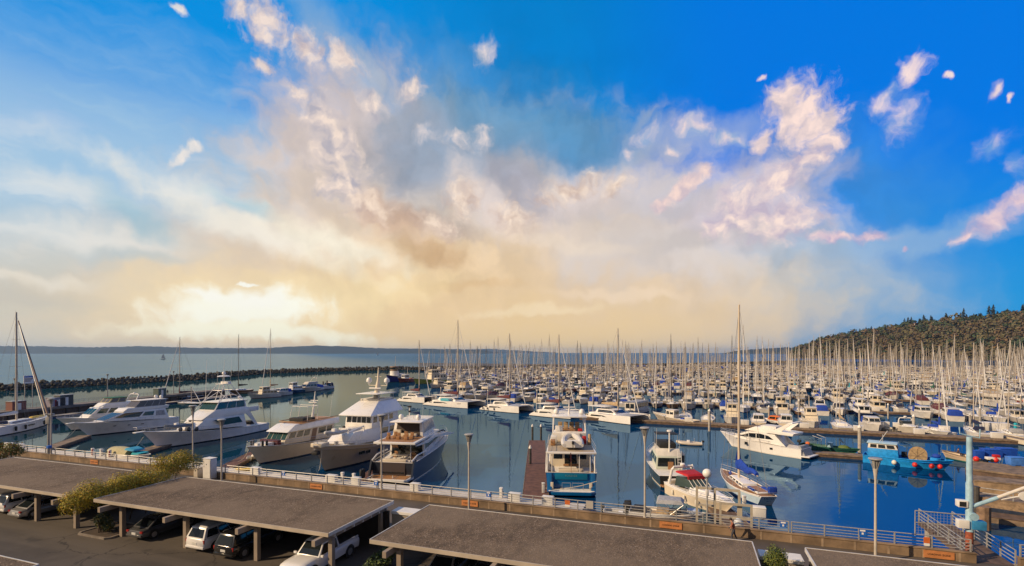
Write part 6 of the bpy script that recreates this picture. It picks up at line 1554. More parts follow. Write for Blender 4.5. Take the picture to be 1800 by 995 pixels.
MB().bx(-.8, .8, -.4, .4, .35, .7).build('tray', BOXW, t, bevel=.04); MB().bx(.0, .8, -.3, .3, .7, 1.1).build('red_load', CAN_RED, t, bevel=.12)
for y in (-.4, .4): MB().cyl((-.3, y - .06, .25), (-.3, y + .06, .25), .25, n=12).build('wheel', TYRE, t)
o = tag(MB().rbox((0, 0, .9), (.7, .5, 1.5)).build('upright_board', CAN_TEAL, loc=at(1786, 757, .7), bevel=.2), 'turquoise upright cover standing on the outer dock by the brown runabout', 'cover')
dockbox('white utility shed box on the outer dock by the bare mast', at(1748, 757, .75), math.atan2(MU.y, MU.x), 4.2, 2.0, 1.6)
for px, py, lab in ((1540, 749, 'near the tan skiff bow'), (1555, 750, 'second from the tan skiff'), (1578, 752, 'between skiff and speedboat'), (1660, 758, 'above the speedboat'), (1789, 766, 'by the turquoise cover')):
    dockbox('white dock box on the outer dock, ' + lab, at(px, py, .75), math.atan2(MU.y, MU.x), 1.6, 1.0, 1.0)

# ---- crane with jib, on the wall
p = UV(u_of(1704, 42.4), 42.4, 3.0)
t = thing('jib_crane', 'pale blue jib crane with rusty red foot, winch boxes and long white arm', 'crane', p, ANG_U)
MB().tube([(0, 0, 0), (0, 0, 1.9)], .22, 14).build('foot', RUST, t)
zt = CAMZ - (768 - HOR)/F*p.y - 3.0
MB().tube([(0, 0, 1.9), (0, 0, 2.0), (0, 0, zt*.62), (0, 0, zt*.63), (0, 0, zt)], [.25, .215, .205, .17, .165], 14).build('mast', CRANEB, t)
MB().tube([(-.55, 0, zt + .65), (-.52, 0, zt + .2), (.55, 0, zt - .05), (.58, 0, zt + .55)], .045, 6).build('top_bracket', CRANEB, t)
MB().rbox((-.42, 0, 3.75), (.55, .5, .46)).build('motor_box', BOXW, t, bevel=.04); MB().rbox((-.46, -.26, 3.75), (.36, .02, .32)).build('box_panel', BLACK, t, smooth=0)
MB().rbox((-.42, -.1, 2.4), (.62, .45, .55)).build('control_box', BOXW, t, bevel=.04); MB().rbox((.42, -.1, 2.4), (.75, .6, .6)).build('winch_housing', mt('winch_blue', (.03, .20, .42), .5, vary=.15), t, bevel=.08)
MB().cyl((.15, -.3, 2.95), (.15, .3, 2.95), .26, n=14).build('winch_drum', CRANEB, t)
MB().tube([(.2, 0, 3.6), (1.5, 0, 4.3)], .13, 10).build('arm_socket', CRANEB, t)
MB().tube([(1.3, 0, 4.2), (14, 0, 11.2)], .11, 10).build('arm', mt('crane_arm_white', (.62, .58, .52), .5, vary=.08), t)
MB().tube([(1.7, 0, 4.2), (3.4, 0, 4.75)], .05, 8).build('arm_strut', BOXW, t); MB().lathe([(.10, -.07), (.30, -.05), (.30, .05), (.10, .07)], n=14).build('arm_sheave', BOXW, t, loc=(2.9, 0, 4.55)).rotation_euler = (R(90), 0, 0)
# ---- jib derrick at the far left of the wall
p = UV(u_of(86, 41.75), 41.75, 3.7); tip = at_depth(32, 72, CAMZ + 56/F*72)
t = thing('derrick', 'thin steel derrick with long raised double boom at the far left of the wall', 'crane', p, 0)
zt = CAMZ - (727 - HOR)/F*p.y - 3.7; q = tip - p
MB().tube([(0, 0, 0), (0, 0, zt)], [.2, .14], 10).build('post', GALV, t)
MB().tube([(0, 0, zt - .5), (q.x, q.y, q.z)], [.15, .07], 8).build('boom', mt('boom_brown', (.15, .10, .085), .5, .2), t); MB().tube([(-.15, -.4, zt - .2), (q.x, q.y, q.z)], [.07, .05], 6).build('boom_stay', GALV, t)
MB().rbox((0, 0, zt - .1), (1.3, .3, .2)).rbox((0, 0, zt - .9), (.5, .5, .9)).build('boom_winch', GALV, t, bevel=.04)

# ---- gangway deck, railings, gate and pier structure by the crane
t = thing('gangway_deck', 'short concrete gangway deck running out from the wall opening', 'pier', UV(17.9, 42, 0), ANG_U)
MB().bx(0, 2.3, 0, 8.5, 2.7, 2.995).build('deck_slab', WOODD, t, smooth=0)
for y in (1.5, 7.5):
    for x in (.3, 2.0): MB().cyl((x, y, -3), (x, y, 2.7), .2, n=10).build('support_pile', PILEC, t)
for x, lab in ((.04, 'crane side of the gangway deck'), (2.26, 'far side of the gangway deck')):
    r_ = thing('railing', 'grey sloping railing along the ' + lab, 'railing', UV(17.9 + x, 42, 3.0), ANG_U, 'railings along the sea wall')
    for z in (.25, .5, .75, 1.05): MB().tube([(0, 0, z), (0, 8.4, z)], .035, 6).build('rail', GALV, r_)
    for k in range(6): MB().bx(-.035, .035, k*1.68 - .035, k*1.68 + .035, 0, 1.08).build('post', GALV, r_, smooth=0)
t = thing('mesh_gate', 'grey wire mesh gate panel behind the crane foot', 'gate', UV(16.3, 46.5, 3.0), ANG_U)
gf = MB(); gf.tube([(0, 0, 0), (0, 0, 1.9), (3.4, 0, 1.9), (3.4, 0, 0)], .05, 6).tube([(0, 0, 1.0), (3.4, 0, 1.0)], .03, 5); gf.build('gate_frame', GALV, t)
ms = MB()
for k in range(1, 17): ms.tube([(k*.2, 0, .05), (k*.2, 0, 1.9)], .008, 4)
for k in range(1, 9): ms.tube([(0, 0, k*.21), (3.4, 0, k*.21)], .008, 4)
ms.build('wire_mesh', GALV, t, smooth=0)
# concrete pier and ramp to the right of the crane
a = at(1713, 848, 1.6); b = at(1860, 862, 1.6)
d = b - a; t = thing('timber_pier', 'heavy timber pier beam running out past the crane arm', 'pier', (a.x, a.y, 0), math.atan2(d.y, d.x))
MB().bx(0, 16, 0, 3.0, .35, 1.75).build('beam', mt('pier_timber', (.30, .21, .13), .85, vary=.35, vscale=.8, bump=.3, bscale=6), t, smooth=0, bevel=.03); MB().bx(0, 16, -.05, 3.05, 1.753, 1.9).build('deck', WOODG, t, smooth=0)
a = at(1722, 873, 1.9); b = at(1860, 893, 1.9); d = b - a
t = thing('access_ramp', 'grey access ramp with pipe handrail below the timber pier', 'ramp', (a.x, a.y, 0), math.atan2(d.y, d.x))
MB().bx(-.4, 14, 0, 2.2, 1.5, 1.9).build('ramp_deck', WOODG, t, smooth=0); MB().bx(-.4, 14, -.06, .0, .95, 1.7).build('girder', mt('girder_brown', (.24, .17, .11), .8, vary=.3), t, smooth=0)
rr_ = MB()
for z in (2.35, 2.85): rr_.tube([(-.4, 0, z), (14, 0, z)], .045, 6)
for k in range(6): rr_.cyl((k*2.8 - .3, 0, 1.9), (k*2.8 - .3, 0, 2.88), .05, n=6)
rr_.build('pipe_handrail', GALV, t)
pile('thick brown concrete pile standing below the crane arm', at(1729, 930), 2.2, .55, mt('pile_brown', (.20, .13, .085), .85, vary=.4, vscale=1.5), cap=False); pile('slim dark pile beside the thick brown pile', at(1715, 905), 3.0, .32, PILE, cap=False)
a = at(1738, 910, .5); b = at(1860, 925, .5); d = b - a
t = thing('mooring_float', 'low brown float in the water beneath the access ramp', 'float', (a.x, a.y, 0), math.atan2(d.y, d.x)); MB().bx(0, 14, 0, 2.0, -.2, .55).build('float_body', WOODG, t, smooth=0, bevel=.04); MB().bx(0, 14, -.05, 2.05, .553, .62).build('float_deck', WOODD, t, smooth=0)

# ---- security gate frame with globe lamp
p = UV(u_of(1225, 43.4), 43.4, 0)
t = thing('security_gate', 'tall beige frame of an open security gate beside the walking person', 'gate', p, ANG_U)
GB = mt('gate_beige', (.40, .36, .29), .6, vary=.08)
f = MB()
for x, h in ((0, 6.2), (1.35, 6.1), (3.15, 6.0)): f.bx(x - .09, x + .09, -.09, .09, .6, h)
f.bx(-.05, 3.2, -.07, .07, 5.95, 6.15).bx(-.05, 1.4, -.07, .07, 4.6, 4.75); f.build('frame', GB, t, smooth=0)
f = MB()
for x in (1.75, 4.0): f.bx(x - .08, x + .08, -.35, -.2, 2.0, 5.1)
f.bx(1.7, 4.05, -.34, -.21, 4.95, 5.12).bx(1.7, 4.05, -.34, -.21, 3.9, 4.05); f.build('gate_leaf', GB, t, smooth=0)
MB().bx(3.0, 3.35, -.1, .2, .6, 4.9).build('gate_post', GB, t, smooth=0)
t = thing('globe_lamp', 'white globe lamp on a slim post beside the security gate', 'lamp', UV(u_of(1243, 43.0), 43.0, 0)); MB().cyl((0, 0, .6), (0, 0, 7.0), .07, n=8).build('post', GALV, t); MB().ball((0, 0, 7.35), .36, n=14).build('globe', mt('globe_white', (.74, .74, .72), .3), t); MB().rbox((0, 0, 5.8), (.22, .22, .5)).build('meter_box', BOXW, t, bevel=.02)
o = tag(MB().lathe([(.36, 0), (.36, 1.0), (.30, 1.25), (.15, 1.4), (.02, 1.43)], n=16).build('round_bin', mt('bin_pale_blue', (.52, .58, .66), .4), loc=UV(u_of(1298, 42.9), 42.9, 2.6)), 'pale rounded bin behind the railing next to the walking person', 'bin')

# ---- people: one continuous skinned body each, hair and clothing as children
SKIN = mt('skin', (.38, .20, .13), .6, vary=.06); SHIRT = mt('shirt_rust_brown', (.26, .085, .05), .8, vary=.12); TROU = mt('trousers_slate', (.055, .06, .085), .8, vary=.12); HAIR = mt('hair_dark', (.035, .022, .015), .7); SHOE = mt('shoe_dark', (.04, .035, .03), .6)
def skin_body(name, verts, edges, radii, mats, parent, pick):
    me = bpy.data.meshes.new(name); me.from_pydata(verts, edges, []); o = bpy.data.objects.new(name, me); COL.objects.link(o)
    sk = o.modifiers.new('skin', 'SKIN'); sk.use_smooth_shade = True
    for i, r in enumerate(radii): me.skin_vertices[0].data[i].radius = (r, r)
    me.skin_vertices[0].data[0].use_root = True
    sb = o.modifiers.new('sub', 'SUBSURF'); sb.levels = 2; sb.render_levels = 2
    dg = bpy.context.evaluated_depsgraph_get(); m2 = bpy.data.meshes.new_from_object(o.evaluated_get(dg))
    COL.objects.unlink(o); bpy.data.objects.remove(o)
    m2.materials.clear()
    for q in mats: m2.materials.append(q)
    for p_ in m2.polygons: p_.material_index = pick(p_.center); p_.use_smooth = True
    o = bpy.data.objects.new(name, m2); COL.objects.link(o)
    if parent is not None: o.parent = parent
    return o
def person(label, p, rz, sit=False, bend=0.0, shirt=SHIRT, trou=TROU, h=1.72, carry=False):
    t = thing('person', label, 'person', p, rz)
    k = h/1.72; f = bend
    V = [(0, 0, .93), (.02, 0, 1.12), (.05 + f*.5, 0, 1.34), (.08 + f, 0, 1.48 - f*.2), (.11 + f*1.2, 0, 1.60 - f*.3)]
    E = [(0, 1), (1, 2), (2, 3), (3, 4)]; Rr = [.135, .13, .15, .055, .095]
    def limb(st, pts, rs):
        i0 = st
        for q, r in zip(pts, rs): V.append(q); Rr.append(r); E.append((i0, len(V) - 1)); i0 = len(V) - 1
    sx = .05 + f*.6
    for sd in (-1, 1):
        sw = sd*.16
        limb(2, [(sx, sd*.19, 1.39 - f*.1), (sx + .02 + (0 if sd < 0 else .06), sd*.25, 1.12 - f*.1), (sx + .16 - sw*.3, sd*.22, .90 - f*.1), (sx + .2 - sw*.3, sd*.22, .83 - f*.1)], [.065, .05, .038, .035])
        if sit: limb(0, [(.0, sd*.10, .9), (.42, sd*.13, .86), (.45, sd*.13, .48), (.55, sd*.13, .44)], [.10, .075, .05, .045])
        else: limb(0, [(.0, sd*.10, .85), (.05 + sw*.6, sd*.11, .50), (-.04 + sw*1.2, sd*.11, .10), (.09 + sw*1.2, sd*.12, .045)], [.10, .07, .05, .045])
    V = [(x*k, y*k, z*k) for x, y, z in V]; Rr = [r*k for r in Rr]
    skin_body('body', V, E, Rr, [SKIN, shirt, trou, SHOE], t, lambda c: 3 if c.z < .10*k and not sit else 2 if c.z < .95*k else 1 if (c.z < 1.43*k - f*.2 and not (abs(c.y) > .17*k and c.z < 1.05*k)) else 0)
    hx, hz = V[4][0], V[4][2]
    MB().ball((hx - .015, 0, hz + .035), .105, .092, .10, 12).build('hair', HAIR, t)
    fc = MB().ball((hx + .09, 0, hz - .01), .016, .013, .02, 6)
    fc.build('nose', SKIN, t)
    for sd in (-1, 1):
        hp = V[[i for i, v in enumerate(V) if abs(v[1] - sd*.22*k) < .004 and abs(v[2] - (.83 - f*.1)*k) < .01][0]]
        hd_ = MB()
        hd_.rbox((hp[0] + .03, hp[1], hp[2] - .05), (.035, .075, .09), 0, 0, -.3)
        for j in range(4): hd_.tube([(hp[0] + .04, hp[1] + (j - 1.5)*.019, hp[2] - .09), (hp[0] + .06, hp[1] + (j - 1.5)*.020, hp[2] - .135 - .01*(j in (1, 2))), (hp[0] + .05, hp[1] + (j - 1.5)*.019, hp[2] - .165)], [.010, .009, .007], 5)
        hd_.tube([(hp[0] + .04, hp[1] + .035, hp[2] - .04), (hp[0] + .08, hp[1] + .055, hp[2] - .08), (hp[0] + .09, hp[1] + .05, hp[2] - .11)], [.011, .010, .008], 5)
        hd_.build('hand', SKIN, t, bevel=0)
    return t
person('person walking on the promenade, leaning forward, in rust brown top and slate trousers', UV(u_of(1290, 40.6), 40.6, 3.012), ANG_U + math.pi, bend=.10)
person('person seated low in the tan skiff wearing a dark jacket', at(1683, 806, .25), -.3, sit=True, bend=.06, shirt=mt('jacket_dark', (.10, .06, .05), .8))

# ---- mooring lines: slack ropes from bows and sterns to the docks
ROPE = mt('mooring_rope', (.50, .45, .36), .85)
def rope(label, p, q, sag=.5, r=.035):
    p, q = Vector(p), Vector(q); m = MB()
    m.tube([p.lerp(q, k/8) - Vector((0, 0, sag*math.sin(math.pi*k/8))) for k in range(9)], r, 5)
    tag(m.build('mooring_line', ROPE), label, 'rope', 'mooring lines of the large yachts')
def px3(px, py, d): return Vector(((px - 900)/F*d, d, CAMZ - (py - HOR)/F*d))
rope('mooring line from the low white yacht bow down to the timber dock', px3(137, 750, 101), at(103, 776, .6))
rope('mooring line from the sport fishing yacht bow to the floating walkway', px3(252, 768, 87), at(222, 796, .7))
rope('mooring line from the cream yacht bow to the reddish dock', px3(440, 785, 76), at(418, 812, .6))
rope('mooring line from the tan yacht bow chock to the walkway', px3(566, 788, 70), at(560, 828, .7), .7)
rope('mooring line across the blue yacht transom to the brown dock', px3(1049, 846, 58.6), at(958, 858, .6), .35)
rope('mooring line from the dark yacht stern to the walkway', px3(655, 838, 63.4), at(640, 846, .7), .2)
# ================================================================== the marina: rows of sailing boats and motor boats
fr = random.Random(77)
def sail_proto(L, top, cover, mast_h, jib, cw=.6, dodger=None, boot=BLACKA, spre=2, mast=ALU, ketch=False, stripe=None):
    t = thing('sailboat', 'x', 'sailboat', (0, 0, -500))
    H = Hull(L, L*.30, .95 + L*.012, 1.25 + L*.02, .6, .72, L*.10, .30, tm=.45, p=2.0, so=L*.03, fm=.95 + L*.008)
    put_hull(t, H, top, boot, BLACKA, stripe=stripe or top, sw=.14 if stripe else 0, cap=WHITE2, capr=.04)
    cabin_trunk(t, H, L*.30, L*.68, .48, cw, WHITE, True, 3)
    if dodger: MB().loft([[(L*.25, -L*.085, 1.4), (L*.36, -L*.085, 1.6), (L*.36, L*.085, 1.6), (L*.25, L*.085, 1.4)], [(L*.25, -L*.08, 2.15), (L*.31, -L*.075, 2.2), (L*.31, L*.075, 2.2), (L*.25, L*.08, 2.15)]]).build('sprayhood', dodger, t, bevel=.08)
    rig(t, H, L*.56, 1.5, mast_h - 1.5, mast, .105, L*.40, cover, jib, None, 1.15, spre, cover_r=.24, wire=.022)
    if ketch: MB().tube([(L*.12, 0, 1.2), (L*.12, 0, mast_h*.62)], [.09, .06], 7).build('mizzen_mast', mast, t)
    bow_rail(t, H, L*.72, .6, .05, 6, step=1.2); MB().tube([(.3, L*.09, 1.1), (.1, L*.1, 1.75), (.1, -L*.1, 1.75), (.3, -L*.09, 1.1)], .03, 5).build('pushpit', STEEL, t)
    return t, L, L*.30
def motor_proto(kind, L, top, canvas=None, boot=BLACKA, trim=WHITE):
    t = thing('motorboat', 'x', 'motorboat', (0, 0, -500))
    W = L*(.34 if L < 11 else .31)
    H = Hull(L, W, 1.05 + L*.02, 1.45 + L*.05, .6, .9, L*.11, .42)
    put_hull(t, H, top, boot, BLACKA, cap=WHITE2)
    w = W/2
    if kind == 'sedan':
        q = house(t, 'cabin', trim, (L*.20, L*.68, w*.78, w*.62, 1.3, 1.6), (L*.22, L*.56, w*.68, w*.56, 2.75), bevel=.08, over=.12); windows(t, q, [(.05, .32), (.36, .62), (.66, .93)], .40, .86); windows(t, q, [(.06, .48), (.52, .94)], .36, .9, GLASS, ('front', 'rear'))
        if canvas: MB().loft([[(L*.02, -w*.75, 1.3), (L*.20, -w*.75, 1.3), (L*.20, w*.75, 1.3), (L*.02, w*.75, 1.3)], [(L*.04, -w*.7, 2.5), (L*.21, -w*.66, 2.7), (L*.21, w*.66, 2.7), (L*.04, w*.7, 2.5)]]).build('cockpit_canvas', canvas, t, bevel=.08)
    elif kind == 'flybridge':
        q = house(t, 'cabin', trim, (L*.16, L*.72, w*.82, w*.62, 1.4, 1.8), (L*.18, L*.60, w*.72, w*.58, 3.0), bevel=.1); windows(t, q, [(.05, .30), (.34, .60), (.64, .93)], .40, .86); windows(t, q, [(.06, .48), (.52, .94)], .3, .9, GLASS, ('front', 'rear'))
        q = house(t, 'flybridge', trim, (L*.12, L*.58, w*.76, w*.58, 3.0), (L*.13, L*.50, w*.72, w*.52, 3.85), bevel=.1)
        if canvas: q = house(t, 'bridge_canvas', canvas, (L*.18, L*.48, w*.66, w*.5, 3.85), (L*.20, L*.42, w*.6, w*.48, 5.0), bevel=.06, over=.1); windows(t, q, [(.06, .46), (.54, .94)], .1, .8, CLEARV, ('star', 'port', 'front'))
        else: radar_arch(t, L*.20, w*.7, 3.8, 5.2, trim, t=.1)
        antenna(t, L*.2, w*.6, 3.6, 3.2)
    elif kind == 'trawler':
        q = house(t, 'cabin', trim, (L*.12, L*.62, w*.74, w*.66, 1.3, 1.5), (L*.12, L*.60, w*.72, w*.64, 2.9), bevel=.05, over=.25); windows(t, q, [(.05, .22), (.27, .44), (.49, .66), (.71, .93)], .45, .85); windows(t, q, [(.06, .46), (.54, .94)], .4, .9, GLASS, ('rear',))
        q = house(t, 'wheelhouse', trim, (L*.36, L*.60, w*.6, w*.56, 3.0), (L*.35, L*.57, w*.58, w*.54, 4.5), bevel=.05, over=.2); windows(t, q, [(.08, .46), (.54, .92)], .40, .85, GLASS, ('star', 'port', 'front', 'rear'))
        MB().tube([(L*.30, 0, 3.0), (L*.27, 0, 7.2)], [.10, .05], 7).tube([(L*.27, 0, 4.0), (L*.06, 0, 4.4)], .05, 6).build('mast_and_boom', CREAM, t)
    elif kind == 'express':
        q = house(t, 'foredeck_cabin', trim, (L*.42, L*.90, w*.82, w*.3, 1.25, 1.75), (L*.44, L*.80, w*.66, w*.26, 1.95), bevel=.1)
        q = house(t, 'windscreen', GLASS, (L*.28, L*.5, w*.82, w*.68, 1.55, 1.75), (L*.28, L*.42, w*.74, w*.6, 2.45), bevel=.03)
        radar_arch(t, L*.22, w*.85, 1.3, 2.95, trim, .2, t=.12)
        if canvas: q = house(t, 'cockpit_canvas', canvas, (L*.03, L*.30, w*.82, w*.8, 1.3), (L*.06, L*.40, w*.7, w*.66, 2.85), bevel=.12)
        else: MB().bx(L*.04, L*.26, -w*.75, w*.75, 1.02, 1.3).build('cockpit_seats', CREAM, t, bevel=.05)
    elif kind == 'fisher':
        q = house(t, 'pilothouse', trim, (L*.38, L*.66, w*.66, w*.56, 1.0, 1.3), (L*.38, L*.64, w*.62, w*.5, 2.9), bevel=.05, over=.2); windows(t, q, [(.08, .46), (.54, .92)], .48, .88, GLASS, ('star', 'port', 'front', 'rear'))
        MB().bx(L*.10, L*.24, -w*.5, w*.5, 1.0, 1.5).build('deck_locker', canvas or BOXW, t, bevel=.06); antenna(t, L*.45, w*.4, 2.9, 4.0); MB().tube([(L*.36, 0, 1.2), (L*.34, 0, 5.4)], .06, 6).build('mast', ALU, t)
        outboard(t, -.3, 0, 1.1, 1.3)
    elif kind == 'covered':
        MB().loft([[(x, -y, z) for x, y, z in ((L*.02, w*.84, 1.15), (L*.5, w*.96, 1.5), (L*.85, w*.5, 1.75))] + [(x, y, z) for x, y, z in ((L*.85, w*.5, 1.75), (L*.5, w*.96, 1.5), (L*.02, w*.84, 1.15))],
                   [(x, -y, z) for x, y, z in ((L*.03, w*.5, 2.2), (L*.45, w*.4, 3.0), (L*.75, w*.2, 2.3))] + [(x, y, z) for x, y, z in ((L*.75, w*.2, 2.3), (L*.45, w*.4, 3.0), (L*.03, w*.5, 2.2))]]).build('boat_cover', canvas, t, bevel=.1)
    bow_rail(t, H, L*.58, .6, .06, 7, step=1.3)
    return t, L, W
# name words for the labels go with each prototype: hull words, feature words
OFFW = mt('gelcoat_ivory', (.56, .51, .43), .38, vary=.12, vscale=.5); GREYW = mt('gelcoat_grey', (.42, .40, .37), .4, vary=.12, vscale=.5); BROWNH = mt('hull_varnished', (.16, .085, .04), .35, vary=.2)
SP = [(sail_proto(11.5, WHITE2, CAN_BLUE, 20.0, CAN_WHITE, dodger=CAN_BLUE, boot=STRIPEB), 'white sailboat, blue sail cover'),
      (sail_proto(12.5, OFFW, CAN_TAN, 21.5, CAN_WHITE, boot=REDA), 'white sailboat, tan sail cover'),
      (sail_proto(10.0, WHITE2, CAN_NAVY, 18.0, None, dodger=CAN_NAVY), 'small white sailboat, navy sail cover'),
      (sail_proto(13.5, NAVY, CAN_MAROON, 22.5, CAN_WHITE, boot=REDA, spre=3), 'navy hulled sailboat, maroon sail cover'),
      (sail_proto(10.8, CREAM, CAN_GREEN, 18.5, CAN_WHITE, boot=BLACKA), 'cream sailboat, green sail cover'),
      (sail_proto(12.0, BROWNH, CAN_BLACK, 20.5, None, mast=mt('mast_dark', (.12, .10, .09), .5)), 'brown hulled sailboat, dark mast and cover'),
      (sail_proto(14.0, WHITE, CAN_WHITE, 24.0, CAN_WHITE, spre=3, boot=STRIPEB, stripe=STRIPEB), 'large white sailboat, white sail cover'),
      (sail_proto(9.2, OFFW, CAN_TEAL, 16.0, CAN_WHITE), 'small white sailboat, turquoise sail cover'),
      (sail_proto(13.0, GREENH, CAN_TAN, 19.0, CAN_WHITE, ketch=True), 'green hulled ketch, tan sail cover'),
      (sail_proto(11.0, GREYW, None, 19.5, CAN_WHITE, dodger=CAN_GREY), 'grey sailboat, bare boom')]
SW = [5, 4, 4, 1, 2, 2, 2.5, 1, .7, 3]
MP = [(motor_proto('sedan', 10.5, WHITE2, CAN_BLUE, trim=WHITE2), 'white cabin cruiser, blue cockpit canvas'), (motor_proto('sedan', 9.4, CREAM), 'cream cabin cruiser, open cockpit'),
      (motor_proto('flybridge', 12.5, OFFW, None, trim=OFFW), 'white flybridge cruiser, bare arch'), (motor_proto('flybridge', 13.5, WHITE2, CAN_TAN, trim=OFFW), 'white flybridge cruiser, tan bridge canvas'),
      (motor_proto('trawler', 12.5, WHITE2, boot=REDA, trim=CREAM), 'cream topped trawler yacht'), (motor_proto('trawler', 11.5, NAVY, trim=WHITE), 'navy hulled trawler yacht'),
      (motor_proto('express', 9.6, WHITE, CAN_NAVY), 'white express boat, navy canvas'), (motor_proto('express', 8.8, OFFW), 'white express boat, open cockpit'),
      (motor_proto('fisher', 9.0, GREYW, None, trim=OFFW), 'grey pilothouse boat'), (motor_proto('fisher', 10.0, mt('hull_rust_red', (.22, .05, .03), .5, vary=.2), CAN_ORANGE), 'red hulled pilothouse boat'),
      (motor_proto('covered', 10.0, WHITE2, CAN_MAROON), 'boat under a maroon cover'), (motor_proto('covered', 8.6, WHITE, CAN_BLUE), 'boat under a blue cover')]
MWt = [3, 3, 3, 3, 2.5, 1, 2, 3, 2.5, .6, 1.4, .8]
def flatten(root):
    """one mesh that holds a whole prototype, for boats too far off to show their parts"""
    m = MB(); mats = []
    def walk(o, M):
        if o.type == 'MESH':
            idx = []
            for q in o.data.materials:
                if q not in mats: mats.append(q)
                idx.append(mats.index(q))
            k = len(m.v); m.v += [tuple(M @ v.co) for v in o.data.vertices]
            for p in o.data.polygons: m.f.append(tuple(i + k for i in p.vertices)); m.m.append(idx[p.material_index])
        for ch in o.children: walk(ch, M @ ch.matrix_local)
    for ch in root.children: walk(ch, ch.matrix_local)
    me = bpy.data.meshes.new(root.name.split('.')[0]); me.from_pydata(m.v, [], m.f)
    for q in mats: me.materials.append(q)
    me.polygons.foreach_set('material_index', m.m); me.shade_smooth(); me.set_sharp_from_angle(angle=R(35)); me.update()
    return me
bpy.context.view_layer.update()
for P_ in (SP, MP):
    for i, ((t, L, W), txt) in enumerate(P_): P_[i] = (t, L, W, txt, flatten(t))
ONES = ['', 'first', 'second', 'third', 'fourth', 'fifth', 'sixth', 'seventh', 'eighth', 'ninth', 'tenth', 'eleventh', 'twelfth', 'thirteenth', 'fourteenth', 'fifteenth', 'sixteenth', 'seventeenth', 'eighteenth', 'nineteenth']
TENS = ['', '', 'twenty', 'thirty', 'forty', 'fifty', 'sixty', 'seventy', 'eighty', 'ninety']
TENTH = ['', '', 'twentieth', 'thirtieth', 'fortieth', 'fiftieth', 'sixtieth', 'seventieth', 'eightieth', 'ninetieth']
def ordinal(n):
    if n < 20: return ONES[n]
    if n >= 100: return 'hundred and ' + ordinal(n - 100) if n > 100 else 'hundredth'
    return TENTH[n//10] if n % 10 == 0 else TENS[n//10] + '-' + ONES[n % 10]
# slots: k-th pier, side, along it
PIERS = [124.3 + 45.5*k for k in range(13)]
slots = []
def wmin(n): return -98 - (n - 166)*.72 if n > 150 else -14
for k, n0 in enumerate(PIERS):
    w0, w1 = wmin(n0), .416*n0 + 14
    for side in (-1, 1):
        if k == 0 and side < 0: continue
        w = w0 + fr.uniform(0, 3); i = 0
        while w < w1:
            sail = fr.random() < (.54 if k > 0 else .5)
            P_ = fr.choices(SP, SW)[0] if sail else fr.choices(MP, MWt)[0]
            if fr.random() < .93: slots.append([k, side, w, sail, P_, n0])
            w += P_[2]*.5 + 2.75 + fr.uniform(0, .7)
            if k == 0: w += .9
def slot_pos(s):
    k, side, w, sail, P_, n0 = s
    return MW(w, n0 + side*(1.9 + P_[1]/2))
vis = []
for s in slots:
    p = slot_pos(s); r = abs(p.x)/p.y
    yb = 1e9
    for (xa, ya), (xb, yb_) in zip(BW, BW[1:]):
        if xa <= p.x <= xb: yb = lerp(ya, yb_, (p.x - xa)/(xb - xa))
    if p.y > 40 and r < 1.06 and p.y < yb - 26 and not (p.x < -100 and p.y > 360): vis.append((p.y, s))
vis.sort(key=lambda q: q[0])
near_s = [q for q in vis if q[1][3]][:300]; near_m = [q for q in vis if not q[1][3]][:300]
chosen = set(id(q[1]) for q in near_s + near_m)
seen_rank = {}
for k in range(len(PIERS)):
    for side in (-1, 1):
        r_ = 0
        for s in sorted([s for s in slots if s[0] == k and s[1] == side and id(s) in chosen], key=lambda s: s[2]):
            r_ += 1; seen_rank[id(s)] = r_
SIDE = {-1: 'shore side', 1: 'far side'}
mass = []
for y, s in vis:
    k, side, w, sail, P_, n0 = s
    p = slot_pos(s); out = fr.random() < .62                            # bow out or bow in
    d = MN*(side if out else -side); rz = math.atan2(d.y, d.x) + fr.uniform(-.02, .02)
    st = p - Vector((math.cos(rz), math.sin(rz), 0))*P_[1]/2
    zs = fr.choice((.78, .86, .92, .96, 1.0, 1.04, 1.1)) if sail else fr.uniform(.96, 1.05)
    if id(s) in chosen:
        lab = f"{P_[3]}, {ordinal(seen_rank[id(s)])} from seaward along {ordinal(k + 1)} pier's {SIDE[side]}"
        grp = 'sailing boats moored along the piers' if sail else 'motor boats moored along the piers'
        if y < 235:
            o = dup(P_[0], st, rz, lab, grp, (1, 1, zs)); o.rotation_euler.x = fr.gauss(0, .014)
        else:
            o = bpy.data.objects.new('sailboat' if sail else 'motorboat', P_[4]); COL.objects.link(o); o.location = st; o.rotation_euler = (fr.gauss(0, .014), 0, rz); o.scale = (1, 1, zs)
            tag(o, lab, 'sailboat' if sail else 'motorboat', grp)
    elif fr.random() < .85: mass.append((st, rz, sail, P_, zs))
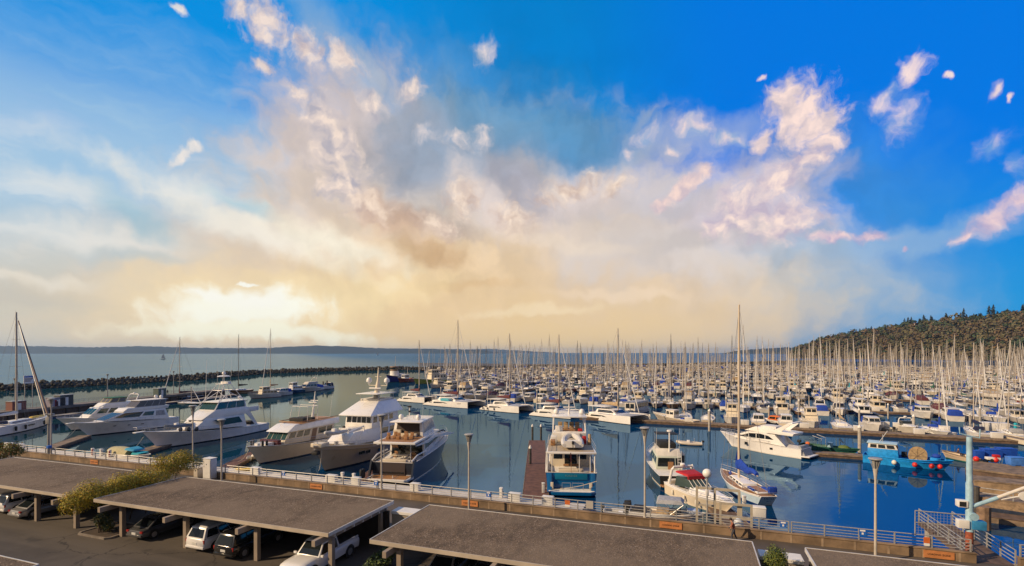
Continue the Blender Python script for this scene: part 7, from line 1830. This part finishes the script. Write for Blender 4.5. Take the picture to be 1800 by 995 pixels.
# the boats past the first three hundred of each kind: small, simple, one crowded mass
OLDW = mt('gelcoat_weathered', (.46, .41, .35), .5, vary=.2, vscale=.3)
far_m = MB(); fmats = [OLDW, GLASS, ALU, CAN_BLUE, CAN_TAN, NAVY, CAN_GREY, mt('hull_brown', (.14, .085, .05), .5)]
for st, rz, sail, P_, zs in mass:
    c, s_ = math.cos(rz), math.sin(rz); L, W = P_[1], P_[2]
    def X(x, y, z): return (st.x + c*x - s_*y, st.y + s_*x + c*y, z)
    hm = fr.choices((0, 5, 7, 6), (8, 1, 1.2, 1))[0]
    top = [(0, -W*.4), (L*.45, -W*.5), (L*.8, -W*.28), (L, 0), (L*.8, W*.28), (L*.45, W*.5), (0, W*.4)]
    far_m.loft([[X(x*.93, y*.85, 0) for x, y in top], [X(x, y, 1.2 + .45*(x/L)) for x, y in top]], hm)
    if sail:
        far_m.loft([[X(x, y, 1.3) for x, y in ((L*.3, -W*.28), (L*.68, -W*.2), (L*.68, W*.2), (L*.3, W*.28))], [X(x, y, 1.85) for x, y in ((L*.31, -W*.24), (L*.62, -W*.16), (L*.62, W*.16), (L*.31, W*.24))]], 0)
        h = fr.choice((13, 15, 17, 18.5, 20, 21.5, 23))*zs
        far_m.cyl(X(L*.56, 0, 1.2), X(L*.56, 0, h), .115, .08, 5, 2); far_m.cyl(X(L*.55, 0, 2.7), X(L*.2, 0, 2.8), .26, .16, 5, fr.choice((3, 4, 6, 0, 5)))
        if fr.random() < .6: far_m.cyl(X(L*.95, 0, 1.8), X(L*.57, 0, h*.94), .09, .03, 5, 0)
    else:
        far_m.loft([[X(x, y, 1.3) for x, y in ((L*.18, -W*.38), (L*.7, -W*.3), (L*.7, W*.3), (L*.18, W*.38))], [X(x, y, 2.8) for x, y in ((L*.2, -W*.34), (L*.58, -W*.27), (L*.58, W*.27), (L*.2, W*.34))]], 0)
        far_m.loft([[X(x, y, 2.0) for x, y in ((L*.17, -W*.375), (L*.66, -W*.30), (L*.66, W*.30), (L*.17, W*.375))], [X(x, y, 2.5) for x, y in ((L*.17, -W*.365), (L*.63, -W*.285), (L*.63, W*.285), (L*.17, W*.365))]], 1)
        if fr.random() < .5: far_m.loft([[X(x, y, 2.8) for x, y in ((L*.15, -W*.35), (L*.5, -W*.28), (L*.5, W*.28), (L*.15, W*.35))], [X(x, y, 3.9) for x, y in ((L*.16, -W*.3), (L*.44, -W*.24), (L*.44, W*.24), (L*.16, W*.3))]], fr.choice((0, 0, 6, 3)))
o = far_m.build('distant_moored_boats', fmats, smooth=0); o['kind'] = 'stuff'; o['label'] = 'crowd of moored boats filling the far part of the marina'; o['category'] = 'boats'
# piers, with their fingers and piles
for k, n0 in enumerate(PIERS[1:], 1):
    w0, w1 = wmin(n0) - 3, .416*n0 + 16
    t = thing('floating_dock', f'long floating pier between boats, {ordinal(k + 1)} out from the basin', 'dock', MW(w0, n0), math.atan2(MU.y, MU.x), 'long floating piers of the marina')
    MB().bx(0, w1 - w0, -1.2, 1.2, .42, .58).build('deck_planks', WOODG, t, smooth=0); MB().bx(.1, w1 - w0 - .1, -1.1, 1.1, -.3, .417).build('float', WOODD, t, smooth=0)
    if k < 5:
        x = 4.0
        while x < w1 - w0:
            for sd in (-1, 1):
                f_ = MB().bx(x, x + .8, min(sd*1.2, sd*11.5), max(sd*1.2, sd*11.5), .36, .52).build('finger', DOCKC, t, smooth=0)
            x += 9.6
for k, n0 in enumerate(PIERS[:5]):
    w = wmin(n0) + 2; i = 0
    while w < .416*n0 + 8:
        for sd in ((1,) if k == 0 else (-1, 1)):
            i += 1
            pile(f'pale mooring pile with white cap, {ordinal(i)} from seaward along {ordinal(k + 1)} pier', MW(w + fr.uniform(-.5, .5), n0 + sd*12.5), fr.uniform(3.4, 4.4), .2, PILEC, 'pale piles among the moored boats')
        w += 19.2
    w = wmin(n0) + 4; i = 0
    while w < .416*n0 + 8:
        i += 1
        dockbox(f'white dock box, {ordinal(i)} from seaward along {ordinal(k + 1)} pier', MW(w, n0 + .6, .6 if k else .72), math.atan2(MU.y, MU.x), 1.7, .9, .95)
        w += fr.uniform(8.5, 13)

# ---- boats along the far fixed pier on the left
a = at(-60, 731, 2.4); b = at(398, 684.5, 2.4); d = b - a; PL = d.length; pz = math.atan2(d.y, d.x); pd = d.normalized(); pn = Vector((pd.y, -pd.x, 0))
t = thing('fixed_pier', 'long dark fixed pier with a railing between the yachts and the breakwater', 'pier', (a.x, a.y, 0), pz)
MB().bx(0, PL, 0, 5.0, 1.75, 2.4).build('deck', mt('pier_concrete_dark', (.17, .15, .135), .85, vary=.2, vscale=.5), t, smooth=0)
pm = MB().bx(0, PL, .6, 1.0, .2, 1.74); pm.build('wave_screen', WOODD, t, smooth=0)
for k in range(24):
    x = 2 + k*(PL - 4)/23; MB().cyl((x, .5, -3), (x, .5, 1.74), .25, n=8).build('support_pile', PILE, t)
rl = MB()
for z in (.5, .8, 1.1): rl.tube([(0, 4.7, 2.4 + z), (PL, 4.7, 2.4 + z)], .03, 5)
for k in range(60): rl.cyl((k*PL/59, 4.7, 2.4), (k*PL/59, 4.7, 3.5), .035, n=5)
rl.build('railing', GALV, t)
dock('pale blue edged float running along the far fixed pier', a + pn*4.2, b + pn*4.2, 2.4, DOCKC, .55, STRIPEB)
def onpier(px, off=2.0):
    r = (px - 900)/F; # solve for the point of the pier line on this column
    s_ = (r*a.y - a.x)/(pd.x - r*pd.y); q = a + pd*s_ - pn*off; return Vector((q.x, q.y, 2.4))
for px, w, h, mat_, lab in ((108, 3.4, 2.3, mt('shed_lavender', (.30, .28, .36), .8), 'lavender grey shed on the far fixed pier'), (123, 3.6, 2.8, mt('shed_dark', (.07, .08, .08), .8), 'dark green shed on the far fixed pier'), (40, 3.2, 2.2, mt('shed_red', (.24, .10, .08), .8), 'reddish shed on the far fixed pier behind the sloop mast'), (290, 3.2, 2.4, mt('shed_green', (.10, .14, .13), .8), 'small green shed on the far fixed pier beside two people'), (105, .9, 1.7, CAN_RED, 'red locker on the far pier by the lavender shed')):
    s_ = thing('shed', lab, 'shed', onpier(px), pz); MB().bx(-w/2, w/2, -1, 1, 0, h).build('wall', mat_, s_, smooth=0); MB().bx(-w/2 - .1, w/2 + .1, -1.1, 1.1, h + .003, h + .14).build('roof', GALV, s_, smooth=0); MB().bx(-.4, .4, -1.04, -1.005, .05, h*.8).build('door', BOXW if w > 1 else CAN_MAROON, s_, smooth=0)
for px, lab in ((47, 'tall slim lamp post on the far pier behind the long sloop'), (207, 'tall slim lamp post on the far pier above the white yachts'), (321, 'tall slim lamp post on the far pier near the green shed')):
    q = onpier(px, 3.6); lt = thing('street_lamp', lab, 'street lamp', q, pz, 'lamps on the far fixed pier'); MB().tube([(0, 0, 0), (0, 0, 7.6)], [.14, .09], 8).build('pole', GALV, lt); MB().lathe([(.1, 7.4), (.34, 7.9), (.36, 8.0), (.05, 8.1)], n=10).build('lantern', GALV, lt); MB().lathe([(.08, 7.2), (.16, 7.6)], n=8).build('neck', GALV, lt)
for px, lab, sh in ((299, 'person in dark clothes standing on the far pier beside the green shed', mt('coat_black', (.03, .03, .035), .8)), (308, 'second person standing on the far pier, nearer the lamp post', mt('coat_grey', (.10, .10, .11), .8))):
    person(lab, onpier(px, 3.0), pz + 1.2, shirt=sh)
s_ = thing('notice_board', 'white notice board on posts with lines of dark lettering before the breakwater', 'sign', onpier(74, 4.2), pz - .15)
z0 = CAMZ - (674 - HOR)/F*onpier(74, 4.2).y - 2.4; z1 = CAMZ - (660 - HOR)/F*onpier(74, 4.2).y - 2.4
MB().bx(-1.1, 1.1, -.05, .05, z0, z1).build('board', PAINTW, s_, smooth=0); MB().bx(-.9, -.78, -.06, .06, 0, z0).build('leg', GALV, s_, smooth=0); MB().bx(.78, .9, -.06, .06, 0, z0).build('leg', GALV, s_, smooth=0)
MB().bx(-.95, .95, -.07, -.055, z1 - .5, z1 - .2).build('blue_heading', BLUESIGN, s_, smooth=0)
for j in range(3): MB().bx(-.9, .9 - .25*j, -.07, -.055, z1 - .95 - .32*j, z1 - .80 - .32*j).build('dark_line', CAN_MAROON, s_, smooth=0)
def lone(Pr, px, py, head, lab, grp='boats along the far fixed pier', sc_=(1, 1, 1)):
    bow = at(px, py); d_ = Vector((head[0], head[1], 0)).normalized(); st = bow - d_*Pr[1]*.9*sc_[0]
    return dup(Pr[0], (st.x, st.y, 0), math.atan2(d_.y, d_.x), lab, grp, sc_)
lone(SP[3], 292, 706, (-.3, -.95), 'sailboat with a dark red sail cover beside the fixed pier', sc_=(1.1, 1.1, 1.0))
lone(SP[9], 350, 711, (.85, -.5), 'low white sailing boat lying behind the sport fishing yacht', sc_=(1.25, 1.2, .3))
lone(MP[4], 441, 701, (-.5, -.85), 'white trawler nearest the sport fishing yacht stern', sc_=(1, 1, .9))
lone(MP[0], 478, 697, (-.3, -.95), 'white cruiser with blue canvas second beyond the sport fishing yacht'); lone(SP[1], 463, 694, (-.2, -.98), 'white sailboat whose mast rises beyond the sport fishing yacht', sc_=(1, 1, 1.25))
lone(MP[5], 500, 693, (-.3, -.95), 'brown windowed trawler in the small group at the far dock end'); lone(MP[2], 524, 690, (-.3, -.95), 'white flybridge cruiser in the group at the far dock end', sc_=(1.1, 1.1, 1.1)); lone(MP[11], 546, 687, (-.3, -.95), 'blue covered boat in the group at the far dock end'); lone(MP[6], 562, 685, (-.3, -.95), 'outermost small boat at the far dock end, navy canvas')
lone(SP[5], 405, 693, (-.3, -.95), 'sailboat with dark mast behind the lattice tower of the fishing yacht', sc_=(1, 1, 1.2))
dock('short dock at the end of the fixed pier carrying a group of small boats', at(420, 690, .5), at(578, 680, .5), 2.2, WOODG)
pile('dark pile at the outermost end of the small boat dock', at(575, 684), 4.0, .3, PILE, cap=False); pile('dark pile second from the end of the small boat dock', at(568, 684), 3.6, .3, PILE, cap=False)
# tug and workboats at the mouth of the marina
t = thing('tugboat', 'blue hulled tug with round windowed white wheelhouse below the breakwater', 'tug', (0, 0, 0)); bow = at(683, 672); d_ = Vector((-.25, -.97, 0)).normalized(); t.location = bow - d_*20; t.rotation_euler = (0, 0, math.atan2(d_.y, d_.x))
H = Hull(22, 7.5, 2.0, 4.2, 1.2, .85, 1.2, .25, p=2.6); put_hull(t, H, mt('hull_royal_blue', (.01, .03, .22), .35), BLACKA, BLACKA, cap=BLACK, capr=.15)
MB().lathe([(2.6, 2.5), (2.6, 6.2), (2.3, 6.25)], (13, 0, 0), 16).build('deckhouse', WHITE, t); MB().lathe([(2.2, 6.25), (2.4, 8.6), (2.7, 8.65), (2.6, 9.0), (.2, 9.2)], (13, 0, 0), 16).build('wheelhouse', mt('wheelhouse_brown', (.22, .15, .10), .6), t)
MB().lathe([(2.36, 7.3), (2.44, 8.2)], (13, 0, 0), 16).build('window_band', GLASS, t); MB().bx(4, 10, -2.2, 2.2, 2.2, 4.6).build('engine_house', WHITE2, t, bevel=.1); MB().cyl((8, 0, 4.6), (8, 0, 7.6), .7, n=10).build('funnel', BLACK, t); MB().tube([(12, 0, 9.1), (11.5, 0, 15)], [.15, .06], 6).build('mast', ALU, t)
lone(MP[9], 702, 673, (-.4, -.9), 'rust red workboat moored alongside the blue tug', 'workboats at the marina mouth', (1.4, 1.3, 1.5)); 
t = thing('fishing_trawler', 'cream and yellow green trawler at the seaward corner of the marina', 'trawler', (0, 0, 0)); bow = at(735, 675); d_ = Vector((-.75, -.65, 0)).normalized(); t.location = bow - d_*20; t.rotation_euler = (0, 0, math.atan2(d_.y, d_.x))
H = Hull(23, 6.5, 1.8, 3.2, 1.0, .85, 1.5, .3); put_hull(t, H, mt('hull_lime', (.35, .38, .06), .5), BLACKA, BLACKA, cap=CREAM, capr=.12); q = house(t, 'deckhouse', CREAM, (3, 13, 2.5, 2.3, 1.8, 2.2), (3, 12.8, 2.4, 2.2, 5.0), bevel=.1, over=.3); windows(t, q, [(.1, .2), (.3, .4), (.5, .6), (.7, .8)], .5, .8); q = house(t, 'wheelhouse', CREAM, (8, 12.6, 2.0, 1.9, 5.1), (8, 12.4, 1.9, 1.8, 7.4), bevel=.08, over=.3); windows(t, q, [(.06, .3), (.37, .63), (.7, .94)], .4, .85, GLASS, ('star', 'port', 'front')); MB().tube([(7, 0, 5), (6.6, 0, 14)], [.16, .08], 7).build('mast', ALU, t)
for P_ in (SP, MP):
    for q in P_:
        for ch in list(q[0].children_recursive): bpy.data.objects.remove(ch)
        bpy.data.objects.remove(q[0])
# ---- far out on the sound
for px, py, sz, lab, sail in ((282, 632, 1.0, 'white sailed yacht sailing on the open sound', True), (152, 626, 1.0, 'tiny bare masted yacht far out on the sound', False), (662, 624.5, 1.3, 'distant white sail near the far shore', True), (1305, 626, 1.2, 'distant white sails beyond the marina masts', True)):
    p = at(px, py); t = thing('sailing_yacht', lab, 'sailboat', p, .6); H = Hull(11*sz, 3.3*sz, 1.1*sz, 1.5*sz, .5, .7, 1.2, .3)
    put_hull(t, H, BLACK if not sail else WHITE, BLACKA, BLACKA); MB().tube([(6*sz, 0, 1), (6*sz, 0, 16*sz)], .14, 6).build('mast', ALU, t)
    if sail:
        MB().add([(5.9*sz, .1, 2.4*sz), (1.2*sz, .5, 2.4*sz), (5.9*sz, .1, 15.5*sz), (5.9*sz, .16, 2.4*sz), (1.2*sz, .56, 2.4*sz), (5.9*sz, .16, 15.5*sz)], [(0, 1, 2), (5, 4, 3), (0, 3, 4, 1), (1, 4, 5, 2), (2, 5, 3, 0)]).build('mainsail', CAN_WHITE, t, smooth=0)
        MB().add([(6.2*sz, 0, 14.0*sz), (10.6*sz, 0, 1.8*sz), (6.6*sz, .5, 2.2*sz), (6.2*sz, .06, 14.0*sz), (10.6*sz, .06, 1.8*sz), (6.6*sz, .56, 2.2*sz)], [(0, 1, 2), (5, 4, 3), (0, 3, 4, 1), (1, 4, 5, 2), (2, 5, 3, 0)]).build('jib', CAN_WHITE, t, smooth=0)
# ================================================================== wooded bluff behind the marina
hr = random.Random(9)
CREST = [(1388, 625), (1394, 617), (1410, 609), (1430, 603), (1452, 597), (1480, 592), (1510, 588), (1545, 582), (1570, 575), (1600, 571), (1640, 568), (1680, 562), (1720, 560), (1760, 558), (1800, 552), (1850, 548), (1920, 545)]
def crest(px):
    if px < CREST[0][0]: return CREST[0][1]
    for (a, ya), (b, yb) in zip(CREST, CREST[1:]):
        if a <= px <= b: return lerp(ya, yb, (px - a)/(b - a))
    return CREST[-1][1]
def hdepth(px): return lerp(1500, 1000, min(1, max(0, (px - 1388)/420)))
def slope_pt(px, f):
    """f 0 at the foot of the bluff, 1 on its crest"""
    d = hdepth(px)*(1 + .16*f); zc = CAMZ + (HOR - crest(px))/F*hdepth(px)*1.16
    return Vector(((px - 900)/F*d, d, lerp(1.5, zc, f**.85)))
rings = []
px = 1386
while px <= 1920:
    r = [slope_pt(px, f) for f in (0, .2, .4, .6, .8, 1)]
    for p in r[1:]: p.z *= hr.uniform(.95, 1.02)
    b_ = r[-1]*1.0; b1 = Vector((b_.x*1.06, b_.y*1.06, b_.z*.98)); b2 = Vector((b_.x*1.22, b_.y*1.22, 0)); r[0].z = -2
    rings.append(r + [b1, b2]); px += 6
EARTH = mt('bluff_undergrowth', (.075, .060, .030), .95, vary=.4, vscale=.05)
struct(MB().loft(rings, closed=False, caps=False).build('bluff_hill', EARTH, smooth=60))
# broadleaf wood on the slope: crowns of loose leaf faces, four autumn tints
W1 = mt('crown_olive', (.105, .092, .040), .85, vary=.4, vscale=.25); W2 = mt('crown_rust', (.125, .082, .040), .85, vary=.4, vscale=.25); W3 = mt('crown_dark', (.036, .058, .026), .85, vary=.4, vscale=.25); W4 = mt('crown_brown', (.098, .076, .040), .85, vary=.4, vscale=.25)
wood = MB()
for i in range(1500):
    px = hr.uniform(1388, 1910); f = hr.uniform(.0, .98)
    p = slope_pt(px, f); sc_ = hr.uniform(5.5, 12.0)*(1 if px > 1430 else .75)
    k = hr.choices((0, 1, 2, 3), (4, 1.6, 9 if f > .8 else 1.6, 3))[0]
    rx, rz_ = sc_*hr.uniform(.9, 1.3), sc_*hr.uniform(.8, 1.25)
    for j in range(46):
        v = Vector((hr.gauss(0, 1), hr.gauss(0, 1), hr.gauss(.25, 1))).normalized()*hr.uniform(.72, 1.06)
        q = Vector((p.x + v.x*rx, p.y + v.y*rx, p.z + rz_*.5 + v.z*rz_))
        n_ = (v + Vector((hr.gauss(0, .3), hr.gauss(0, .3), hr.gauss(0, .3)))).normalized(); a = n_.cross(Vector((hr.gauss(0, 1), hr.gauss(0, 1), hr.gauss(0, 1)))).normalized(); b_ = n_.cross(a); s = sc_*hr.uniform(.20, .38)
        wood.add([q - a*s, q + b_*s*.8, q + a*s, q - b_*s*.8], [(0, 1, 2, 3)], k)
o = wood.build('hillside_woodland', [W1, W2, W3, W4], smooth=0); o['kind'] = 'stuff'; o['label'] = 'autumn tinted woodland covering the bluff behind the marina'; o['category'] = 'woodland'
# conifers that stand against the sky
CON = mt('conifer_needles', (.030, .040, .020), .85, vary=.35, vscale=.3)
def conifer(h, seed, wide=.2, bare=.12):
    g = random.Random(seed); m = MB(); n = 26
    for i in range(n):
        f = bare + (1 - bare)*i/n; r = h*wide*(1 - f)**.75*g.uniform(.6, 1.2) + .25
        for j in range(7):
            a = g.uniform(0, 6.28); z = h*f + g.uniform(-.02, .02)*h; c, s = math.cos(a), math.sin(a); l = r*g.uniform(.5, 1.15)
            w = l*.33 + .3
            m.add([(0, 0, z + .03*h), (c*l - s*w, s*l + c*w, z - .02*h), (c*l*1.15, s*l*1.15, z - .035*h), (c*l + s*w, s*l - c*w, z - .015*h)], [(0, 1, 2, 3)])
    return m.build('crown', CON, smooth=0).data, MB().cyl((0, 0, -3), (0, 0, h*.92), h*.014, h*.004, 6).build('trunk', BARK).data
con = [conifer(24, 1, .30), conifer(27, 2, .24), conifer(19, 3, .40), conifer(21, 4, .30, .45), conifer(17, 5, .48, .2)]
for o in [o for o in COL.objects if o.parent is None and o.name.split('.')[0] in ('crown', 'trunk')]: bpy.data.objects.remove(o)
CT = [(1432, .75, 3), (1436, .6, 3), (1445, .7, 3), (1453, .8, 3), (1462, .7, 3), (1466, 1.0, 4), (1470, .7, 2), (1497, .9, 2), (1507, .9, 0), (1519, .95, 1), (1523, .8, 0), (1528, .8, 1), (1547, .8, 0), (1553, 1.0, 0), (1560, .7, 3), (1575, .9, 2), (1584, .95, 1), (1592, 1.0, 1), (1600, 1.05, 0), (1606, 1.1, 2), (1612, .8, 0), (1622, .95, 4), (1628, 1.1, 0), (1632, 1.15, 1),
      (1644, 1.15, 0), (1650, .9, 2), (1654, 1.2, 3), (1662, .9, 2), (1668, .8, 4), (1680, 1.15, 1), (1692, .9, 0), (1704, 1.15, 2), (1709, .8, 0), (1716, .9, 4), (1732, 1.45, 0), (1737, .9, 1), (1743, 1.15, 1), (1752, 1.05, 2), (1760, .8, 4), (1772, .9, 0), (1782, .8, 2), (1792, 1.1, 1), (1802, 1.2, 0), (1540, .6, 4), (1566, .6, 4), (1640, .8, 4), (1700, .8, 4), (1722, .8, 2), (1765, .9, 4), (1786, .9, 4)]
for i, (px, s, k) in enumerate(sorted(CT)):
    p = slope_pt(px, 1.0); kind = ('full dark fir', 'slim dark fir', 'broad dark cedar', 'bare stemmed pine', 'wide bushy conifer')[k]
    t = thing('conifer_tree', f'{kind} on the bluff skyline, {ordinal(i + 1)} conifer from the low seaward end', 'tree', (p.x, p.y + hr.uniform(-25, 12), p.z - hr.uniform(1, 5)), hr.uniform(0, 6), 'conifers along the top of the bluff')
    s *= hr.uniform(.8, 1.15); t.scale = (s, s, s)
    for nm, me in zip(('crown', 'trunk'), con[k]):
        o = bpy.data.objects.new(nm, me); COL.objects.link(o); o.parent = t
for px, f, w, lab in ((1482, .96, 16, 'pale house with a long roof at the low end of the bluff top'), (1503, .93, 10, 'small white house just below the bluff top conifers'), (1604, .93, 14, 'white house among the conifers halfway along the bluff'), (1637, .94, 9, 'little white house beside the tall conifers on the bluff')):
    p = slope_pt(px, f); p = p + Vector((0, -9, 2)); t = thing('hillside_house', lab, 'house', p, .3, 'houses on the bluff')
    MB().bx(-w/2, w/2, -4, 4, -3, 5).build('wall', WHITE2, t, smooth=0); MB().side([(-w/2 - .8, 5.01), (0, 7.5), (w/2 + .8, 5.01)], -4.6, 4.6).build('roof', mt('house_roof', (.20, .10, .07), .8), t, smooth=0)
    for j in range(3): MB().bx(-w*.36 + j*w*.28, -w*.22 + j*w*.28, -4.06, -4.01, 1.2, 3.4).build('window', GLASS, t, smooth=0)
# ================================================================== the evening air over the sound
hz = MB().bx(-24000, 24000, -3500, 20500, -6, 172).build('haze', [], smooth=0)
hm = bpy.data.materials.new('haze_air'); hm.use_nodes = True; ht = hm.node_tree; ht.nodes.remove(ht.nodes['Principled BSDF'])
hv = ht.nodes.new('ShaderNodeVolumePrincipled'); hv.inputs['Color'].default_value = (.42, .66, 1.0, 1); hv.inputs['Density'].default_value = 4.2e-5; hv.inputs['Anisotropy'].default_value = .2
ht.links.new(hv.outputs[0], ht.nodes['Material Output'].inputs['Volume']); hz.data.materials.append(hm); hz['kind'] = 'stuff'; hz['label'] = 'pale evening haze over the water'; hz['category'] = 'haze'
